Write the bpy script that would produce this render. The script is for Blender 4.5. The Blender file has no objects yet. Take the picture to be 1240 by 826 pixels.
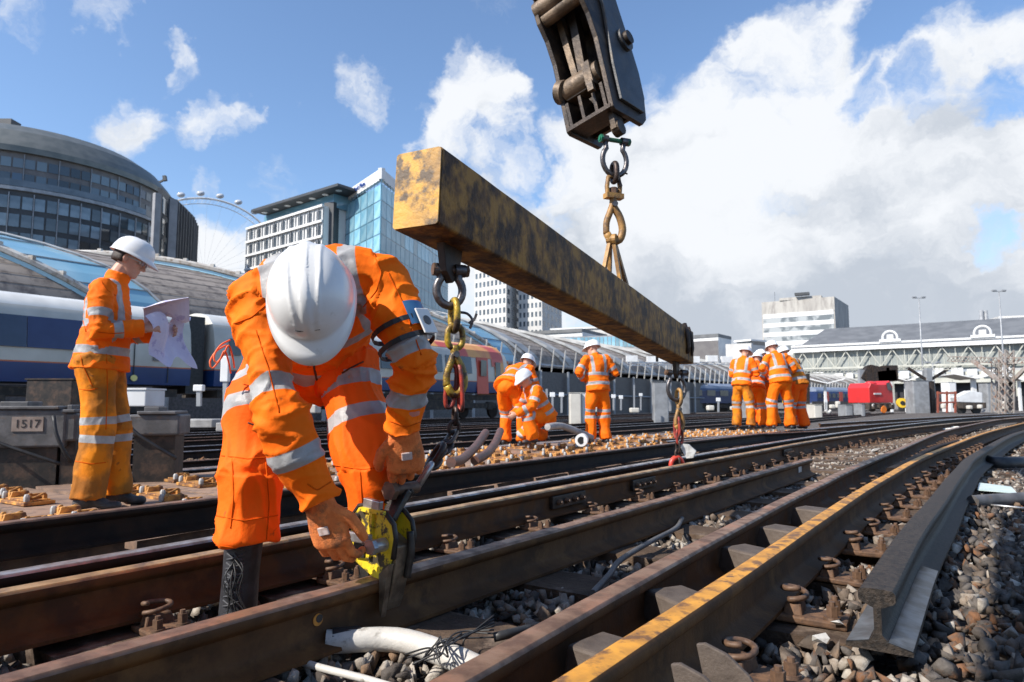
import bpy, bmesh, math, random
import numpy as np
from mathutils import Vector, Matrix, noise
random.seed(7); RNG=np.random.default_rng(5)
SC=bpy.context.scene
COL=SC.collection
R=math.radians
V=Vector
# ---------------------------------------------------------------- camera
H=0.70; FPX=827.0; TH=math.atan(77/827)
cd=bpy.data.cameras.new('camera'); cam=bpy.data.objects.new('camera',cd); COL.objects.link(cam)
cd.sensor_width=36; cd.lens=24.0; cd.clip_start=.05; cd.clip_end=5000
cam.location=(0,0,H); cam.rotation_euler=(math.pi/2+TH,0,0); SC.camera=cam
cd.dof.use_dof=True; cd.dof.focus_distance=2.4; cd.dof.aperture_fstop=6.3
def ray(px,py):
    a=(px-620)/FPX; b=(413-py)/FPX
    return V((a,math.cos(TH)-b*math.sin(TH),math.sin(TH)+b*math.cos(TH)))
def W(px,py,d):
    r=ray(px,py); s=d/r.y
    return V((r.x*s,d,H+r.z*s))
def G(px,py,z=0.0):
    r=ray(px,py); s=(z-H)/r.z
    return V((r.x*s,r.y*s,z))
def PX(p):
    v=V(p)-V((0,0,H)); ct,st=math.cos(TH),math.sin(TH); zc=v.y*ct+v.z*st; return 620+FPX*v.x/zc, 413-FPX*(v.z*ct-v.y*st)/zc
def XY(px,d):
    return W(px,490,d).xy
def ZZ(py,d): return W(620,py,d).z
# ---------------------------------------------------------------- objects
ORG={}
def tag(o,label=None,cat=None,group=None,kind=None):
    if label: o['label']=label
    if cat: o['category']=cat
    if group: o['group']=group
    if kind: o['kind']=kind
    return o
def empty(name,loc,label=None,cat=None,group=None):
    o=bpy.data.objects.new(name,None); COL.objects.link(o); o.location=loc; o.empty_display_size=.1
    ORG[o.name]=V(loc); tag(o,label,cat,group); return o
def link_mesh(name,me,mats,parent=None,origin=None):
    """me is in world coordinates (or local if parent origin is 0)"""
    o=bpy.data.objects.new(name,me); COL.objects.link(o)
    if parent is not None:
        off=ORG[parent.name]; o.parent=parent
    else:
        off=V(origin) if origin is not None else V((0,0,0)); o.location=off
    ORG[o.name]=off
    if off.length>0: me.transform(Matrix.Translation(-off))
    if not isinstance(mats,(list,tuple)): mats=[mats]
    for m in mats: me.materials.append(m)
    return o
def obj(name,bm,mats,parent=None,origin=None,smooth=False,bevel=0,auto=None):
    me=bpy.data.meshes.new(name)
    bmesh.ops.recalc_face_normals(bm,faces=bm.faces)
    bm.to_mesh(me); bm.free()
    if smooth or auto is not None:
        me.shade_smooth()
        if auto is not None: me.set_sharp_from_angle(angle=R(auto))
    o=link_mesh(name,me,mats,parent,origin)
    if bevel>0:
        b=o.modifiers.new('bevel','BEVEL'); b.width=bevel; b.segments=2; b.limit_method='ANGLE'; b.angle_limit=R(40)
    return o
def base_of(pts):
    c=sum(pts,V((0,0,0)))/len(pts); return V((c.x,c.y,min(p.z for p in pts)))
def copy_tree(o,parent=None,done=None):
    c=o.copy(); COL.objects.link(c)
    if parent is not None: c.parent=parent
    for ch in list(o.children): copy_tree(ch,c)
    return c
def B(): return bmesh.new()
def fr(ax,up=V((0,0,1))):
    ax=V(ax).normalized()
    s=ax.cross(up)
    if s.length<1e-4: s=ax.cross(V((0,1,0)))
    s.normalize(); u=s.cross(ax).normalized()
    return ax,s,u
def box(bm,c,sx,sy,sz,X=V((1,0,0)),Y=V((0,1,0)),Z=V((0,0,1)),mi=0,taper=1.0):
    c=V(c); vs=[]
    for k in (-1,1):
        t=1.0 if k<0 else taper
        for i,j in ((-1,-1),(1,-1),(1,1),(-1,1)):
            vs.append(bm.verts.new(c+X*(i*sx/2*t)+Y*(j*sy/2*t)+Z*(k*sz/2)))
    for f in ((0,3,2,1),(4,5,6,7),(0,1,5,4),(1,2,6,5),(2,3,7,6),(3,0,4,7)):
        bm.faces.new([vs[i] for i in f]).material_index=mi
def bar(bm,a,b,w,h=None,up=V((0,0,1)),mi=0):
    a=V(a);b=V(b);h=h or w
    ax,s,u=fr(b-a,up); box(bm,(a+b)/2,(b-a).length,w,h,ax,s,u,mi)
def prism(bm,pts,vec,mi=0):
    """polygon pts (3d list) extruded by vec"""
    n=len(pts); vec=V(vec)
    a=[bm.verts.new(V(p)) for p in pts]; b=[bm.verts.new(V(p)+vec) for p in pts]
    bm.faces.new(a[::-1]).material_index=mi; bm.faces.new(b).material_index=mi
    for i in range(n):
        bm.faces.new((a[i],a[(i+1)%n],b[(i+1)%n],b[i])).material_index=mi
def tube(bm,pts,rads,seg=10,side=None,cap=True,mi=0,closed=False):
    """rads floats or (ra,rb): ra along side dir"""
    pts=[V(p) for p in pts]; n=len(pts)
    if not isinstance(rads,(list,)): rads=[rads]*n
    rings=[];prev=None
    for i,p in enumerate(pts):
        if closed: t=pts[(i+1)%n]-pts[i-1]
        elif i==0: t=pts[1]-pts[0]
        elif i==n-1: t=pts[-1]-pts[-2]
        else: t=(pts[i+1]-p).normalized()+(p-pts[i-1]).normalized()
        if t.length<1e-9: t=V((0,0,1))
        t.normalize()
        if side is not None: s=V(side)
        elif prev is None:
            s=t.cross(V((0,0,1)))
            if s.length<.1: s=t.cross(V((0,1,0)))
        else: s=prev
        s=(s-t*s.dot(t)).normalized(); prev=s; u=t.cross(s)
        r=rads[i]; ra,rb=(r,r) if not isinstance(r,(tuple,list)) else r
        rings.append([bm.verts.new(p+s*(ra*math.cos(2*math.pi*k/seg))+u*(rb*math.sin(2*math.pi*k/seg))) for k in range(seg)])
    m=n if closed else n-1
    for i in range(m):
        A=rings[i];Bq=rings[(i+1)%n]
        for k in range(seg):
            bm.faces.new((A[k],A[(k+1)%seg],Bq[(k+1)%seg],Bq[k])).material_index=mi
    if cap and not closed:
        bm.faces.new(rings[0][::-1]).material_index=mi; bm.faces.new(rings[-1]).material_index=mi
def rtube(bm,pts,rads,seg=14,side=None):
    """tube with rounded ends"""
    pts=[V(p) for p in pts]; rads=list(rads)
    def mul(r,k): return (r[0]*k,r[1]*k) if isinstance(r,(tuple,list)) else r*k
    def mx(r): return min(r) if isinstance(r,(tuple,list)) else r
    d0=(pts[0]-pts[1]).normalized(); d1=(pts[-1]-pts[-2]).normalized()
    P=[];Q=[]
    for a in (80,55,28): P.append(pts[0]+d0*mx(rads[0])*math.sin(R(a))); Q.append(mul(rads[0],math.cos(R(a))))
    P+=pts; Q+=rads
    for a in (28,55,80): P.append(pts[-1]+d1*mx(rads[-1])*math.sin(R(a))); Q.append(mul(rads[-1],math.cos(R(a))))
    tube(bm,P,Q,seg,side)
def ell(bm,c,X,Y,Z,seg=16,rn=10,mi=0):
    c=V(c);X=V(X);Y=V(Y);Z=V(Z); rows=[]
    for i in range(1,rn):
        a=math.pi*i/rn
        rows.append([bm.verts.new(c+Z*math.cos(a)+(X*math.cos(2*math.pi*k/seg)+Y*math.sin(2*math.pi*k/seg))*math.sin(a)) for k in range(seg)])
    t=bm.verts.new(c+Z); b=bm.verts.new(c-Z)
    for k in range(seg):
        bm.faces.new((t,rows[0][k],rows[0][(k+1)%seg])).material_index=mi
        bm.faces.new((b,rows[-1][(k+1)%seg],rows[-1][k])).material_index=mi
        for i in range(len(rows)-1):
            bm.faces.new((rows[i][k],rows[i+1][k],rows[i+1][(k+1)%seg],rows[i][(k+1)%seg])).material_index=mi
def cyl(bm,a,b,r,seg=16,mi=0): tube(bm,[a,b],[r,r],seg,mi=mi)
def hexbolt(bm,c,ax,r,h,mi=0): tube(bm,[V(c),V(c)+V(ax).normalized()*h],[r,r],6,mi=mi)
def catmull(P,step):
    P=[V(p) for p in P]; out=[]
    Q=[P[0]*2-P[1]]+P+[P[-1]*2-P[-2]]
    for i in range(1,len(Q)-2):
        n=max(2,int((Q[i+1]-Q[i]).length/step))
        for k in range(n):
            t=k/n
            out.append(.5*((2*Q[i])+(Q[i+1]-Q[i-1])*t+(2*Q[i-1]-5*Q[i]+4*Q[i+1]-Q[i+2])*t*t+(3*Q[i]-Q[i-1]-3*Q[i+1]+Q[i+2])*t**3))
    out.append(P[-1]); return out
# ---------------------------------------------------------------- materials
def mat(name,c,c2=None,scale=8,rough=.6,metal=0,bump=0,bscale=None,lo=.4,hi=.6,c3=None,scale3=2,lo3=.5,hi3=.65,stretch=None,rand=0,spec=.5,rvar=0,coat=0,coords='Object',detail=6):
    m=bpy.data.materials.new(name); m.use_nodes=True; nt=m.node_tree; N=nt.nodes; L=nt.links
    bs=N['Principled BSDF']; bs.inputs['Roughness'].default_value=rough; bs.inputs['Metallic'].default_value=metal
    bs.inputs['Specular IOR Level'].default_value=spec
    if coat: bs.inputs['Coat Weight'].default_value=coat
    bs.inputs['Base Color'].default_value=(*c,1)
    tc=N.new('ShaderNodeTexCoord'); src=tc.outputs[coords]
    if stretch:
        mp=N.new('ShaderNodeMapping'); mp.inputs['Scale'].default_value=stretch; L.new(src,mp.inputs[0]); src=mp.outputs[0]
    def nz(s,d=detail,r=.55):
        n=N.new('ShaderNodeTexNoise'); n.inputs['Scale'].default_value=s; n.inputs['Detail'].default_value=d; n.inputs['Roughness'].default_value=r; L.new(src,n.inputs[0]); return n
    def ramp(n,a,b):
        q=N.new('ShaderNodeMapRange'); q.inputs[1].default_value=a; q.inputs[2].default_value=b; L.new(n.outputs[0],q.inputs[0]); return q
    def mix(f,a,b,t='MIX'):
        x=N.new('ShaderNodeMix'); x.data_type='RGBA'; x.blend_type=t
        if f is None: x.inputs[0].default_value=1
        elif isinstance(f,float): x.inputs[0].default_value=f
        else: L.new(f,x.inputs[0])
        for i,k in ((6,a),(7,b)):
            if isinstance(k,tuple): x.inputs[i].default_value=(*k,1)
            else: L.new(k,x.inputs[i])
        return x.outputs[2]
    out=None
    if c2:
        f=ramp(nz(scale),lo,hi); out=mix(f.outputs[0],tuple(c),tuple(c2))
        if rvar:
            q=N.new('ShaderNodeMapRange'); q.inputs[3].default_value=rough-rvar; q.inputs[4].default_value=rough+rvar
            L.new(f.outputs[0],q.inputs[0]); L.new(q.outputs[0],bs.inputs['Roughness'])
    if c3:
        f=ramp(nz(scale3,8,.65),lo3,hi3); out=mix(f.outputs[0],out if out else tuple(c),tuple(c3))
    if rand:
        oi=N.new('ShaderNodeObjectInfo'); q=N.new('ShaderNodeMapRange'); q.inputs[3].default_value=1-rand; q.inputs[4].default_value=1+rand
        L.new(oi.outputs['Random'],q.inputs[0])
        cb=N.new('ShaderNodeCombineColor'); 
        for i in range(3): L.new(q.outputs[0],cb.inputs[i])
        out=mix(None,out if out else tuple(c),cb.outputs[0],'MULTIPLY')
    if out: L.new(out,bs.inputs['Base Color'])
    if bump:
        b=N.new('ShaderNodeBump'); b.inputs['Strength'].default_value=1; b.inputs['Distance'].default_value=bump
        L.new(nz(bscale or scale*3,8,.6).outputs[0],b.inputs['Height']); L.new(b.outputs[0],bs.inputs['Normal'])
    m['out']=0
    return m
M={}
M['rail']=mat('rail_rust',(.056,.025,.010),(.100,.042,.014),9,.75,0,.0016,60,c3=(.125,.055,.020),scale3=6,lo3=.52,hi3=.68,rvar=.08,spec=.22)
M['railD']=mat('rail_rust_fresh',(.120,.054,.018),(.068,.031,.011),7,.7,0,.0014,60,c3=(.17,.080,.026),scale3=5,lo3=.54,hi3=.68,spec=.25)
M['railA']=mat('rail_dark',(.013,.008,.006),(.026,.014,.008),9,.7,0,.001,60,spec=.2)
M['topsteel']=mat('rail_top_steel',(.36,.33,.32),(.20,.16,.14),14,.38,.45,.0006,70,stretch=(1,1,1),rvar=.1)
M['toprust']=mat('rail_top_rust',(.44,.27,.12),(.26,.15,.065),11,.45,.2,.0008,70,c3=(.10,.06,.05),scale3=7,rvar=.1)
M['topbrown']=mat('rail_top_brown',(.22,.125,.075),(.12,.065,.042),13,.5,.15,.001,80,c3=(.30,.15,.09),scale3=6,rvar=.1)
M['topyellow']=mat('rail_top_yellow',(.66,.30,.035),(.42,.19,.03),12,.55,.0,.0006,80,c3=(.16,.075,.028),scale3=14,lo3=.50,hi3=.60)
M['topblack']=mat('rail_top_black',(.016,.013,.011),(.045,.034,.026),70,.6,0,.004,130,spec=.3)
M['grease']=mat('steel_bright',(.13,.145,.165),(.03,.03,.033),11,.32,.6,.0008,40)
M['plate']=mat('baseplate_rust',(.56,.27,.06),(.34,.14,.035),16,.75,0,.002,60,c3=(.13,.06,.03),scale3=8,lo3=.47,hi3=.6,rand=.3)
M['platedark']=mat('chair_rust',(.12,.062,.032),(.055,.03,.018),22,.75,0,.0015,50,c3=(.19,.10,.05),scale3=15)
M['bolt']=mat('bolt_rust',(.15,.085,.05),(.08,.045,.028),40,.6,.1,.0005,90)
M['white']=mat('white_pad',(.75,.74,.70),(.5,.48,.44),25,.5)
M['nylon']=mat('grey_insulator',(.45,.44,.42),(.25,.24,.22),25,.5)
M['deck']=mat('deck_timber',(.30,.19,.125),(.20,.125,.085),3,.75,0,.003,40,c3=(.13,.09,.07),scale3=6,rand=.15,stretch=(1,1,1))
M['timber']=mat('timber_brown',(.13,.088,.060),(.07,.048,.035),5,.85,0,.008,45,c3=(.21,.155,.115),scale3=9,rand=.25,spec=.2)
M['ballast']=mat('ballast_ground',(.12,.10,.085),(.05,.042,.036),26,.9,0,.03,22,c3=(.20,.17,.14),scale3=34,lo3=.55,hi3=.62,detail=9)
M['stoneL']=mat('stone_pale',(.44,.40,.345),(.24,.205,.17),14,.9,0,.006,60,c3=(.17,.115,.075),scale3=3,spec=.2)
M['stoneD']=mat('stone_dark',(.135,.120,.108),(.065,.055,.048),14,.9,0,.006,60,c3=(.19,.095,.05),scale3=4,lo3=.54,hi3=.6,spec=.2)
M['stoneB']=mat('stone_brown',(.185,.145,.115),(.09,.07,.055),14,.9,0,.006,60,c3=(.24,.15,.09),scale3=4,spec=.2)
M['steelblk']=mat('steel_dark_paint',(.022,.019,.017),(.045,.033,.026),12,.5,.3,.002,50,c3=(.10,.06,.04),scale3=7)
M['block']=mat('spacer_grey',(.11,.085,.068),(.07,.052,.042),10,.7,.1,.004,50)
M['concrete']=mat('concrete_grey',(.38,.37,.35),(.26,.25,.24),6,.8,0,.004,40)
M['grey']=mat('grey_paint',(.13,.125,.125),(.08,.078,.078),8,.55,.1,.002,40,c3=(.12,.09,.07),scale3=12,lo3=.6)
M['black']=mat('black_rubber',(.015,.015,.016),(.03,.03,.03),12,.5)
M['whitep']=mat('white_paint',(.76,.77,.76),(.66,.66,.65),2,.45,rand=.05)
M['cream']=mat('cream_paint',(.60,.57,.50),(.52,.49,.43),2,.4)
def zmat(name,bands,rough=.35,coat=0,axis=2,spec=.5):
    """paint bands by height in object coordinates: [(z,colour)...]"""
    m=bpy.data.materials.new(name); m.use_nodes=True; nt=m.node_tree;N=nt.nodes;L=nt.links
    bs=N['Principled BSDF']; bs.inputs['Roughness'].default_value=rough
    tc=N.new('ShaderNodeTexCoord'); sp=N.new('ShaderNodeSeparateXYZ'); L.new(tc.outputs['Object'],sp.inputs[0])
    prev=None
    for z,c in bands:
        if prev is None: prev=(*c,1); continue
        g=N.new('ShaderNodeMath'); g.operation='GREATER_THAN'; g.inputs[1].default_value=z; L.new(sp.outputs[axis],g.inputs[0])
        x=N.new('ShaderNodeMix'); x.data_type='RGBA'; L.new(g.outputs[0],x.inputs[0])
        if isinstance(prev,tuple): x.inputs[6].default_value=prev
        else: L.new(prev,x.inputs[6])
        x.inputs[7].default_value=(*c,1); prev=x.outputs[2]
    nz=N.new('ShaderNodeTexNoise'); nz.inputs['Scale'].default_value=1.2; nz.inputs['Detail'].default_value=6; L.new(tc.outputs['Object'],nz.inputs[0])
    q=N.new('ShaderNodeMapRange'); q.inputs[1].default_value=.3; q.inputs[2].default_value=.7; q.inputs[3].default_value=.78; q.inputs[4].default_value=1.05; L.new(nz.outputs[0],q.inputs[0])
    x=N.new('ShaderNodeMix'); x.data_type='RGBA'; x.blend_type='MULTIPLY'; x.inputs[0].default_value=1; L.new(prev,x.inputs[6]); L.new(q.outputs[0],x.inputs[7])
    L.new(x.outputs[2],bs.inputs['Base Color']); return m
# ---------------------------------------------------------------- world: sky with clouds
SUN_EL=R(41); SUNH=V((-.86,-.51)).normalized()
SUNV=V((SUNH.x*math.cos(SUN_EL),SUNH.y*math.cos(SUN_EL),math.sin(SUN_EL)))
WS=.11
def make_world():
    w=bpy.data.worlds.new('World'); SC.world=w; w.use_nodes=True; nt=w.node_tree;N=nt.nodes;L=nt.links
    N.clear(); out=N.new('ShaderNodeOutputWorld'); bg=N.new('ShaderNodeBackground'); L.new(bg.outputs[0],out.inputs[0]); bg.inputs[1].default_value=WS
    sky=N.new('ShaderNodeTexSky'); sky.sky_type='NISHITA'; sky.sun_disc=False; sky.sun_elevation=SUN_EL
    sky.sun_rotation=math.atan2(SUNH.x,SUNH.y); sky.altitude=0; sky.air_density=1.0; sky.dust_density=.5; sky.ozone_density=3.0
    tc=N.new('ShaderNodeTexCoord'); D=tc.outputs['Generated']
    def math_(op,a,b=None,c=None):
        n=N.new('ShaderNodeMath'); n.operation=op
        for i,k in enumerate((a,b,c)):
            if k is None: continue
            if isinstance(k,(int,float)): n.inputs[i].default_value=k
            else: L.new(k,n.inputs[i])
        return n.outputs[0]
    def blob(px,py,rad,soft,wt,src):
        v=ray(px,py).normalized(); d=N.new('ShaderNodeVectorMath'); d.operation='DOT_PRODUCT'; L.new(src,d.inputs[0]); d.inputs[1].default_value=v
        q=N.new('ShaderNodeMapRange'); q.interpolation_type='SMOOTHSTEP'; q.inputs[1].default_value=math.cos(R(rad+soft)); q.inputs[2].default_value=math.cos(R(max(rad-soft,0)))
        q.inputs[3].default_value=0; q.inputs[4].default_value=wt; L.new(d.outputs['Value'],q.inputs[0]); return q.outputs[0]
    def noise_(src,s,d,r,off=(0,0,0),sc=(1,1,1)):
        mp=N.new('ShaderNodeMapping'); mp.inputs['Location'].default_value=off; mp.inputs['Scale'].default_value=sc; L.new(src,mp.inputs[0])
        n=N.new('ShaderNodeTexNoise'); n.inputs['Scale'].default_value=s; n.inputs['Detail'].default_value=d; n.inputs['Roughness'].default_value=r; L.new(mp.outputs[0],n.inputs[0]); return n
    # warp the direction a little so blob edges are ragged
    wn=noise_(D,7,6,.6); sub=N.new('ShaderNodeVectorMath'); sub.operation='SUBTRACT'; L.new(wn.outputs['Color'],sub.inputs[0]); sub.inputs[1].default_value=(.5,.5,.5)
    scl=N.new('ShaderNodeVectorMath'); scl.operation='SCALE'; L.new(sub.outputs[0],scl.inputs[0]); scl.inputs['Scale'].default_value=.19
    add=N.new('ShaderNodeVectorMath'); add.operation='ADD'; L.new(D,add.inputs[0]); L.new(scl.outputs[0],add.inputs[1])
    nrm=N.new('ShaderNodeVectorMath'); nrm.operation='NORMALIZE'; L.new(add.outputs[0],nrm.inputs[0]); DW=nrm.outputs[0]
    def density(src,off):
        BL=[(760,260,7,4,.62),(860,200,7,4,.66),(990,100,6,3.5,.64),(1120,170,8,5,.62),(1260,230,9,5,.6),(860,330,9,4,.5),(1050,300,12,5,.66),(1180,330,12,5,.62),(1240,50,3,2.5,.44),(780,115,2.4,1.8,.40),(690,235,3.5,2.4,.46),
            (590,110,3.0,2.0,.56),(555,140,3.4,2.0,.56),(600,175,3.2,2.0,.50),(520,165,2,1.6,.44),(250,140,1.7,1.6,.44),(290,148,1.6,1.5,.42),(160,128,2.0,1.7,.42),(225,72,1.3,1.2,.40),(130,12,1.6,1.4,.42),(30,12,1.6,1.4,.38),(430,105,1.5,1.4,.36),(370,112,1.0,1.0,.30),(155,45,.8,.8,.30),
            (262,320,3.8,2.6,.58),(345,235,2.4,2.0,.44),(262,212,.9,.9,.28),(590,330,7,4,.56),(430,360,7,4,.4),(560,80,1.6,1.6,.34),
            (1100,80,4,2.5,.40),(1040,70,3.4,2.4,.46)]
        acc=None
        for (px,py,r_,s_,wt) in BL:
            b=blob(px,py,r_,s_,wt,src); acc=b if acc is None else math_('MAXIMUM',acc,b)
        n1=noise_(src,5.5,11,.60,off,(1,1,1.5))
        v=math_('ADD',acc,math_('MULTIPLY',math_('SUBTRACT',n1.outputs[0],.5),1.35))
        # general sky away from the view: scattered clouds
        neg=None
        for (px,py,r_,s_,wt) in [(1050,118,1.0,1.6,.30),(1120,124,1.3,1.6,.32),(1200,122,1.5,1.6,.32),(1250,112,1.4,1.4,.3),(1205,292,.9,1.4,.30),(1085,30,2.2,1.8,.34)]:
            b=blob(px,py,r_,s_,wt,src); neg=b if neg is None else math_('MAXIMUM',neg,b)
        v=math_('SUBTRACT',v,neg)
        return v
    dens=density(DW,(1.3,.2,.7))
    spz=N.new('ShaderNodeSeparateXYZ'); L.new(D,spz.inputs[0]); veil=N.new('ShaderNodeMapRange'); veil.interpolation_type='SMOOTHSTEP'; veil.inputs[1].default_value=.30; veil.inputs[2].default_value=-.02; veil.inputs[3].default_value=0; veil.inputs[4].default_value=.75; L.new(spz.outputs[2],veil.inputs[0])
    cov=N.new('ShaderNodeMapRange'); cov.interpolation_type='SMOOTHSTEP'; cov.inputs[1].default_value=.22; cov.inputs[2].default_value=.56; L.new(dens,cov.inputs[0])
    # shading: thick parts and low parts turn grey, ragged billows
    sn=noise_(DW,3.2,9,.58,(4.1,2.2,.3),(1,1,1.9))
    sn2=noise_(DW,9,8,.6,(1.1,5.2,2.3),(1,1,1.6))
    shade=math_('ADD',math_('MULTIPLY',sn.outputs[0],2.0),math_('MULTIPLY',sn2.outputs[0],.8))
    g1=blob(1010,330,13,10,.20,D); g2=blob(1230,270,12,9,.12,D); g3=blob(880,330,8,7,.12,D); g4=blob(820,170,8,7,-.25,D); g5=blob(1010,110,10,8,-.22,D)
    tot=shade
    for g in (g1,g2,g3,g4,g5): tot=math_('ADD',tot,g)
    gr=N.new('ShaderNodeMapRange'); gr.interpolation_type='SMOOTHSTEP'; gr.inputs[1].default_value=1.30; gr.inputs[2].default_value=1.90; L.new(tot,gr.inputs[0])
    cc=N.new('ShaderNodeMix'); cc.data_type='RGBA'; L.new(gr.outputs[0],cc.inputs[0])
    k=1/WS
    cc.inputs[6].default_value=(.66*k,.68*k,.71*k,1); cc.inputs[7].default_value=(.40*k,.44*k,.50*k,1)
    fin=N.new('ShaderNodeMix'); fin.data_type='RGBA'; L.new(cov.outputs[0],fin.inputs[0])
    # thin veil low on the horizon
    tint=N.new('ShaderNodeMix'); tint.data_type='RGBA'; tint.blend_type='MULTIPLY'; tint.inputs[0].default_value=1; L.new(sky.outputs[0],tint.inputs[6]); tint.inputs[7].default_value=(1.26,1.31,1.36,1)
    vm=N.new('ShaderNodeMix'); vm.data_type='RGBA'; L.new(veil.outputs[0],vm.inputs[0]); L.new(tint.outputs[2],vm.inputs[6]); vm.inputs[7].default_value=(.42*k,.50*k,.60*k,1)
    L.new(vm.outputs[2],fin.inputs[6]); L.new(cc.outputs[2],fin.inputs[7]); L.new(fin.outputs[2],bg.inputs[0])
make_world()
sd=bpy.data.lights.new('sun','SUN'); sun=bpy.data.objects.new('sun',sd); COL.objects.link(sun); sd.energy=4.8; sd.angle=R(.5); sd.color=(1,.94,.86)
sun.rotation_euler=SUNV.to_track_quat('Z','Y').to_euler(); sun.location=(-20,-5,20)
SC.view_settings.view_transform='Standard'; SC.view_settings.look='None'; SC.view_settings.gamma=1; SC.view_settings.exposure=0.5
# ---------------------------------------------------------------- ground
U=V((.585,.811,0)).normalized()      # heading of the tracks
NL=V((-.811,.585,0)).normalized()    # to the left of the tracks
def ground():
    bm=B(); n=150
    # one sheet: fine near the camera, coarse to the horizon
    def coord(i,n): 
        t=(i/n)*2-1; return math.copysign(abs(t)**3.2,t)*2500+t*14
    vs={}
    for i in range(n+1):
        for j in range(n+1):
            x=coord(i,n); y=coord(j,n)+6
            p=V((x,y,0)); off=(p-V((-1.63,3.85,0))).dot(NL)
            z=-.085+.015*noise.noise(p*1.7)+.012*noise.noise(p*5)
            if off>3.3: z-=min(.28,(off-3.3)*.35)
            vs[i,j]=bm.verts.new((x,y,z))
    for i in range(n):
        for j in range(n): bm.faces.new((vs[i,j],vs[i+1,j],vs[i+1,j+1],vs[i,j+1]))
    o=obj('ground',bm,M['ballast'],smooth=True); tag(o,kind='structure')
ground()
# ---------------------------------------------------------------- rails
def rail_profile(h=.159,hw=.035,fw=.07,ww=.0095):
    # (lateral, z) counter-clockwise starting at the foot, index of the faces on the head top marked
    return [(-fw,0),(fw,0),(fw,.011),(ww+.012,.028),(ww,.045),(ww,h-.052),(hw-.003,h-.036),(hw,h-.03),(hw,h-.011),(hw-.007,h-.0025),(.014,h),(-.014,h),(-hw+.007,h-.0025),(-hw,h-.011),(-hw,h-.03),(-hw+.003,h-.036),(-ww,h-.052),(-ww,.045),(-ww-.012,.028),(-fw,.011)]
TOPIDX={8,9,10,11,12}
def rail(label,P,z0,top,side='rail',h=.159,group=None,cat='rail',step=.25,topidx=TOPIDX,hw=.035,fw=.07,name='rail'):
    pts=catmull([V((p[0],p[1],z0 if len(p)<3 else p[2])) for p in P],step)
    prof=rail_profile(h,hw,fw); bm=B(); rings=[]
    for i,p in enumerate(pts):
        t=(pts[min(i+1,len(pts)-1)]-pts[max(i-1,0)]).normalized(); s=t.cross(V((0,0,1))).normalized()
        rings.append([bm.verts.new(p+s*a+V((0,0,b))) for a,b in prof])
    n=len(prof)
    for i in range(len(rings)-1):
        for k in range(n):
            f=bm.faces.new((rings[i][k],rings[i][(k+1)%n],rings[i+1][(k+1)%n],rings[i+1][k])); f.material_index=1 if k in topidx else 0
    bm.faces.new(rings[0][::-1]); bm.faces.new(rings[-1])
    o=obj(name,bm,[M[side],M[top]],origin=pts[0],auto=40); tag(o,label,cat,group); return o,pts
RA=[(-4.0,.6),(-3.1,1.83),(-2.24,3.04),(-1.4,4.22),(-.15,6.0),(2.4,9.6),(6.0,14.3),(9.5,18.5)]
RB=[(-2.9,.25),(-2.2,1.25),(-1.57,2.13),(-1.12,2.77),(-.1,4.25),(1.95,7.2),(5.5,12.0),(11,18.8),(18.7,27.6),(35,44)]
RC=[(-2.7,.15),(-2.0,1.13),(-1.42,1.94),(-1.04,2.46),(-.09,3.8),(2.5,7.38),(5.05,10.8),(10.6,17.3),(20,27),(36,42)]
RD=[(-2.2,-.25),(-1.2,1.135),(.5,3.49),(2.97,6.91)]
R1=[(-.62,.55),(-.06,1.42),(.22,1.86),(.59,2.43),(1.0,3.05),(1.86,4.32),(3.9,7.2),(10.6,16.2),(22,29.5),(38,45)]
R2=[(-.42,.55),(.1,1.31),(.71,2.17),(1.46,3.25),(2.65,4.92),(4.9,7.9),(10.6,14.9),(19.8,25.2),(36,41)]
RE=[(1.0,1.93,.03),(1.62,2.82,.03),(2.25,3.68,.03),(3.5,5.4,.03),(5.1,7.5,.03),(9.8,13.2,.03),(18,22.2,.03),(34,38,.03)]
rail('dark rail along the edge of the plated timber deck',RA,.03,'topbrown','railA')
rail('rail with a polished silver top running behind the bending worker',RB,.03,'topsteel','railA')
rail('rail with a yellowish rusty top and joint plates on its near side',RC,.03,'toprust')
rd,dpts=rail('loose brown rail gripped by the yellow clamp, its sawn end lying free',RD,.004,'topbrown','railD')
rail('brown grey running rail left of the yellow topped rail',R1,.03,'topbrown')
rail('rail with a worn yellow orange painted stripe along its top',R2,.03,'topyellow','railD',topidx={9,10,11})
re_,epts=rail('cut off black rail end curving away over the shade darkened stones',RE,.03,'topblack','topblack',h=.166,hw=.046,fw=.082)
# bright foot of the black rail
bm=B()
for s in (-1,1):
    ps=[p for p in epts[:5]]
    for a,b in zip(ps[:-1],ps[1:]):
        t=(b-a).normalized(); sd_=t.cross(V((0,0,1)))
        q=[a+sd_*s*.024+V((0,0,.0265)),b+sd_*s*.024+V((0,0,.0265)),b+sd_*s*.081+V((0,0,.0125)),a+sd_*s*.081+V((0,0,.0125))]
        prism(bm,q,V((0,0,.002)))
obj('foot_top',bm,M['grease'],re_,origin=None)
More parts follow.
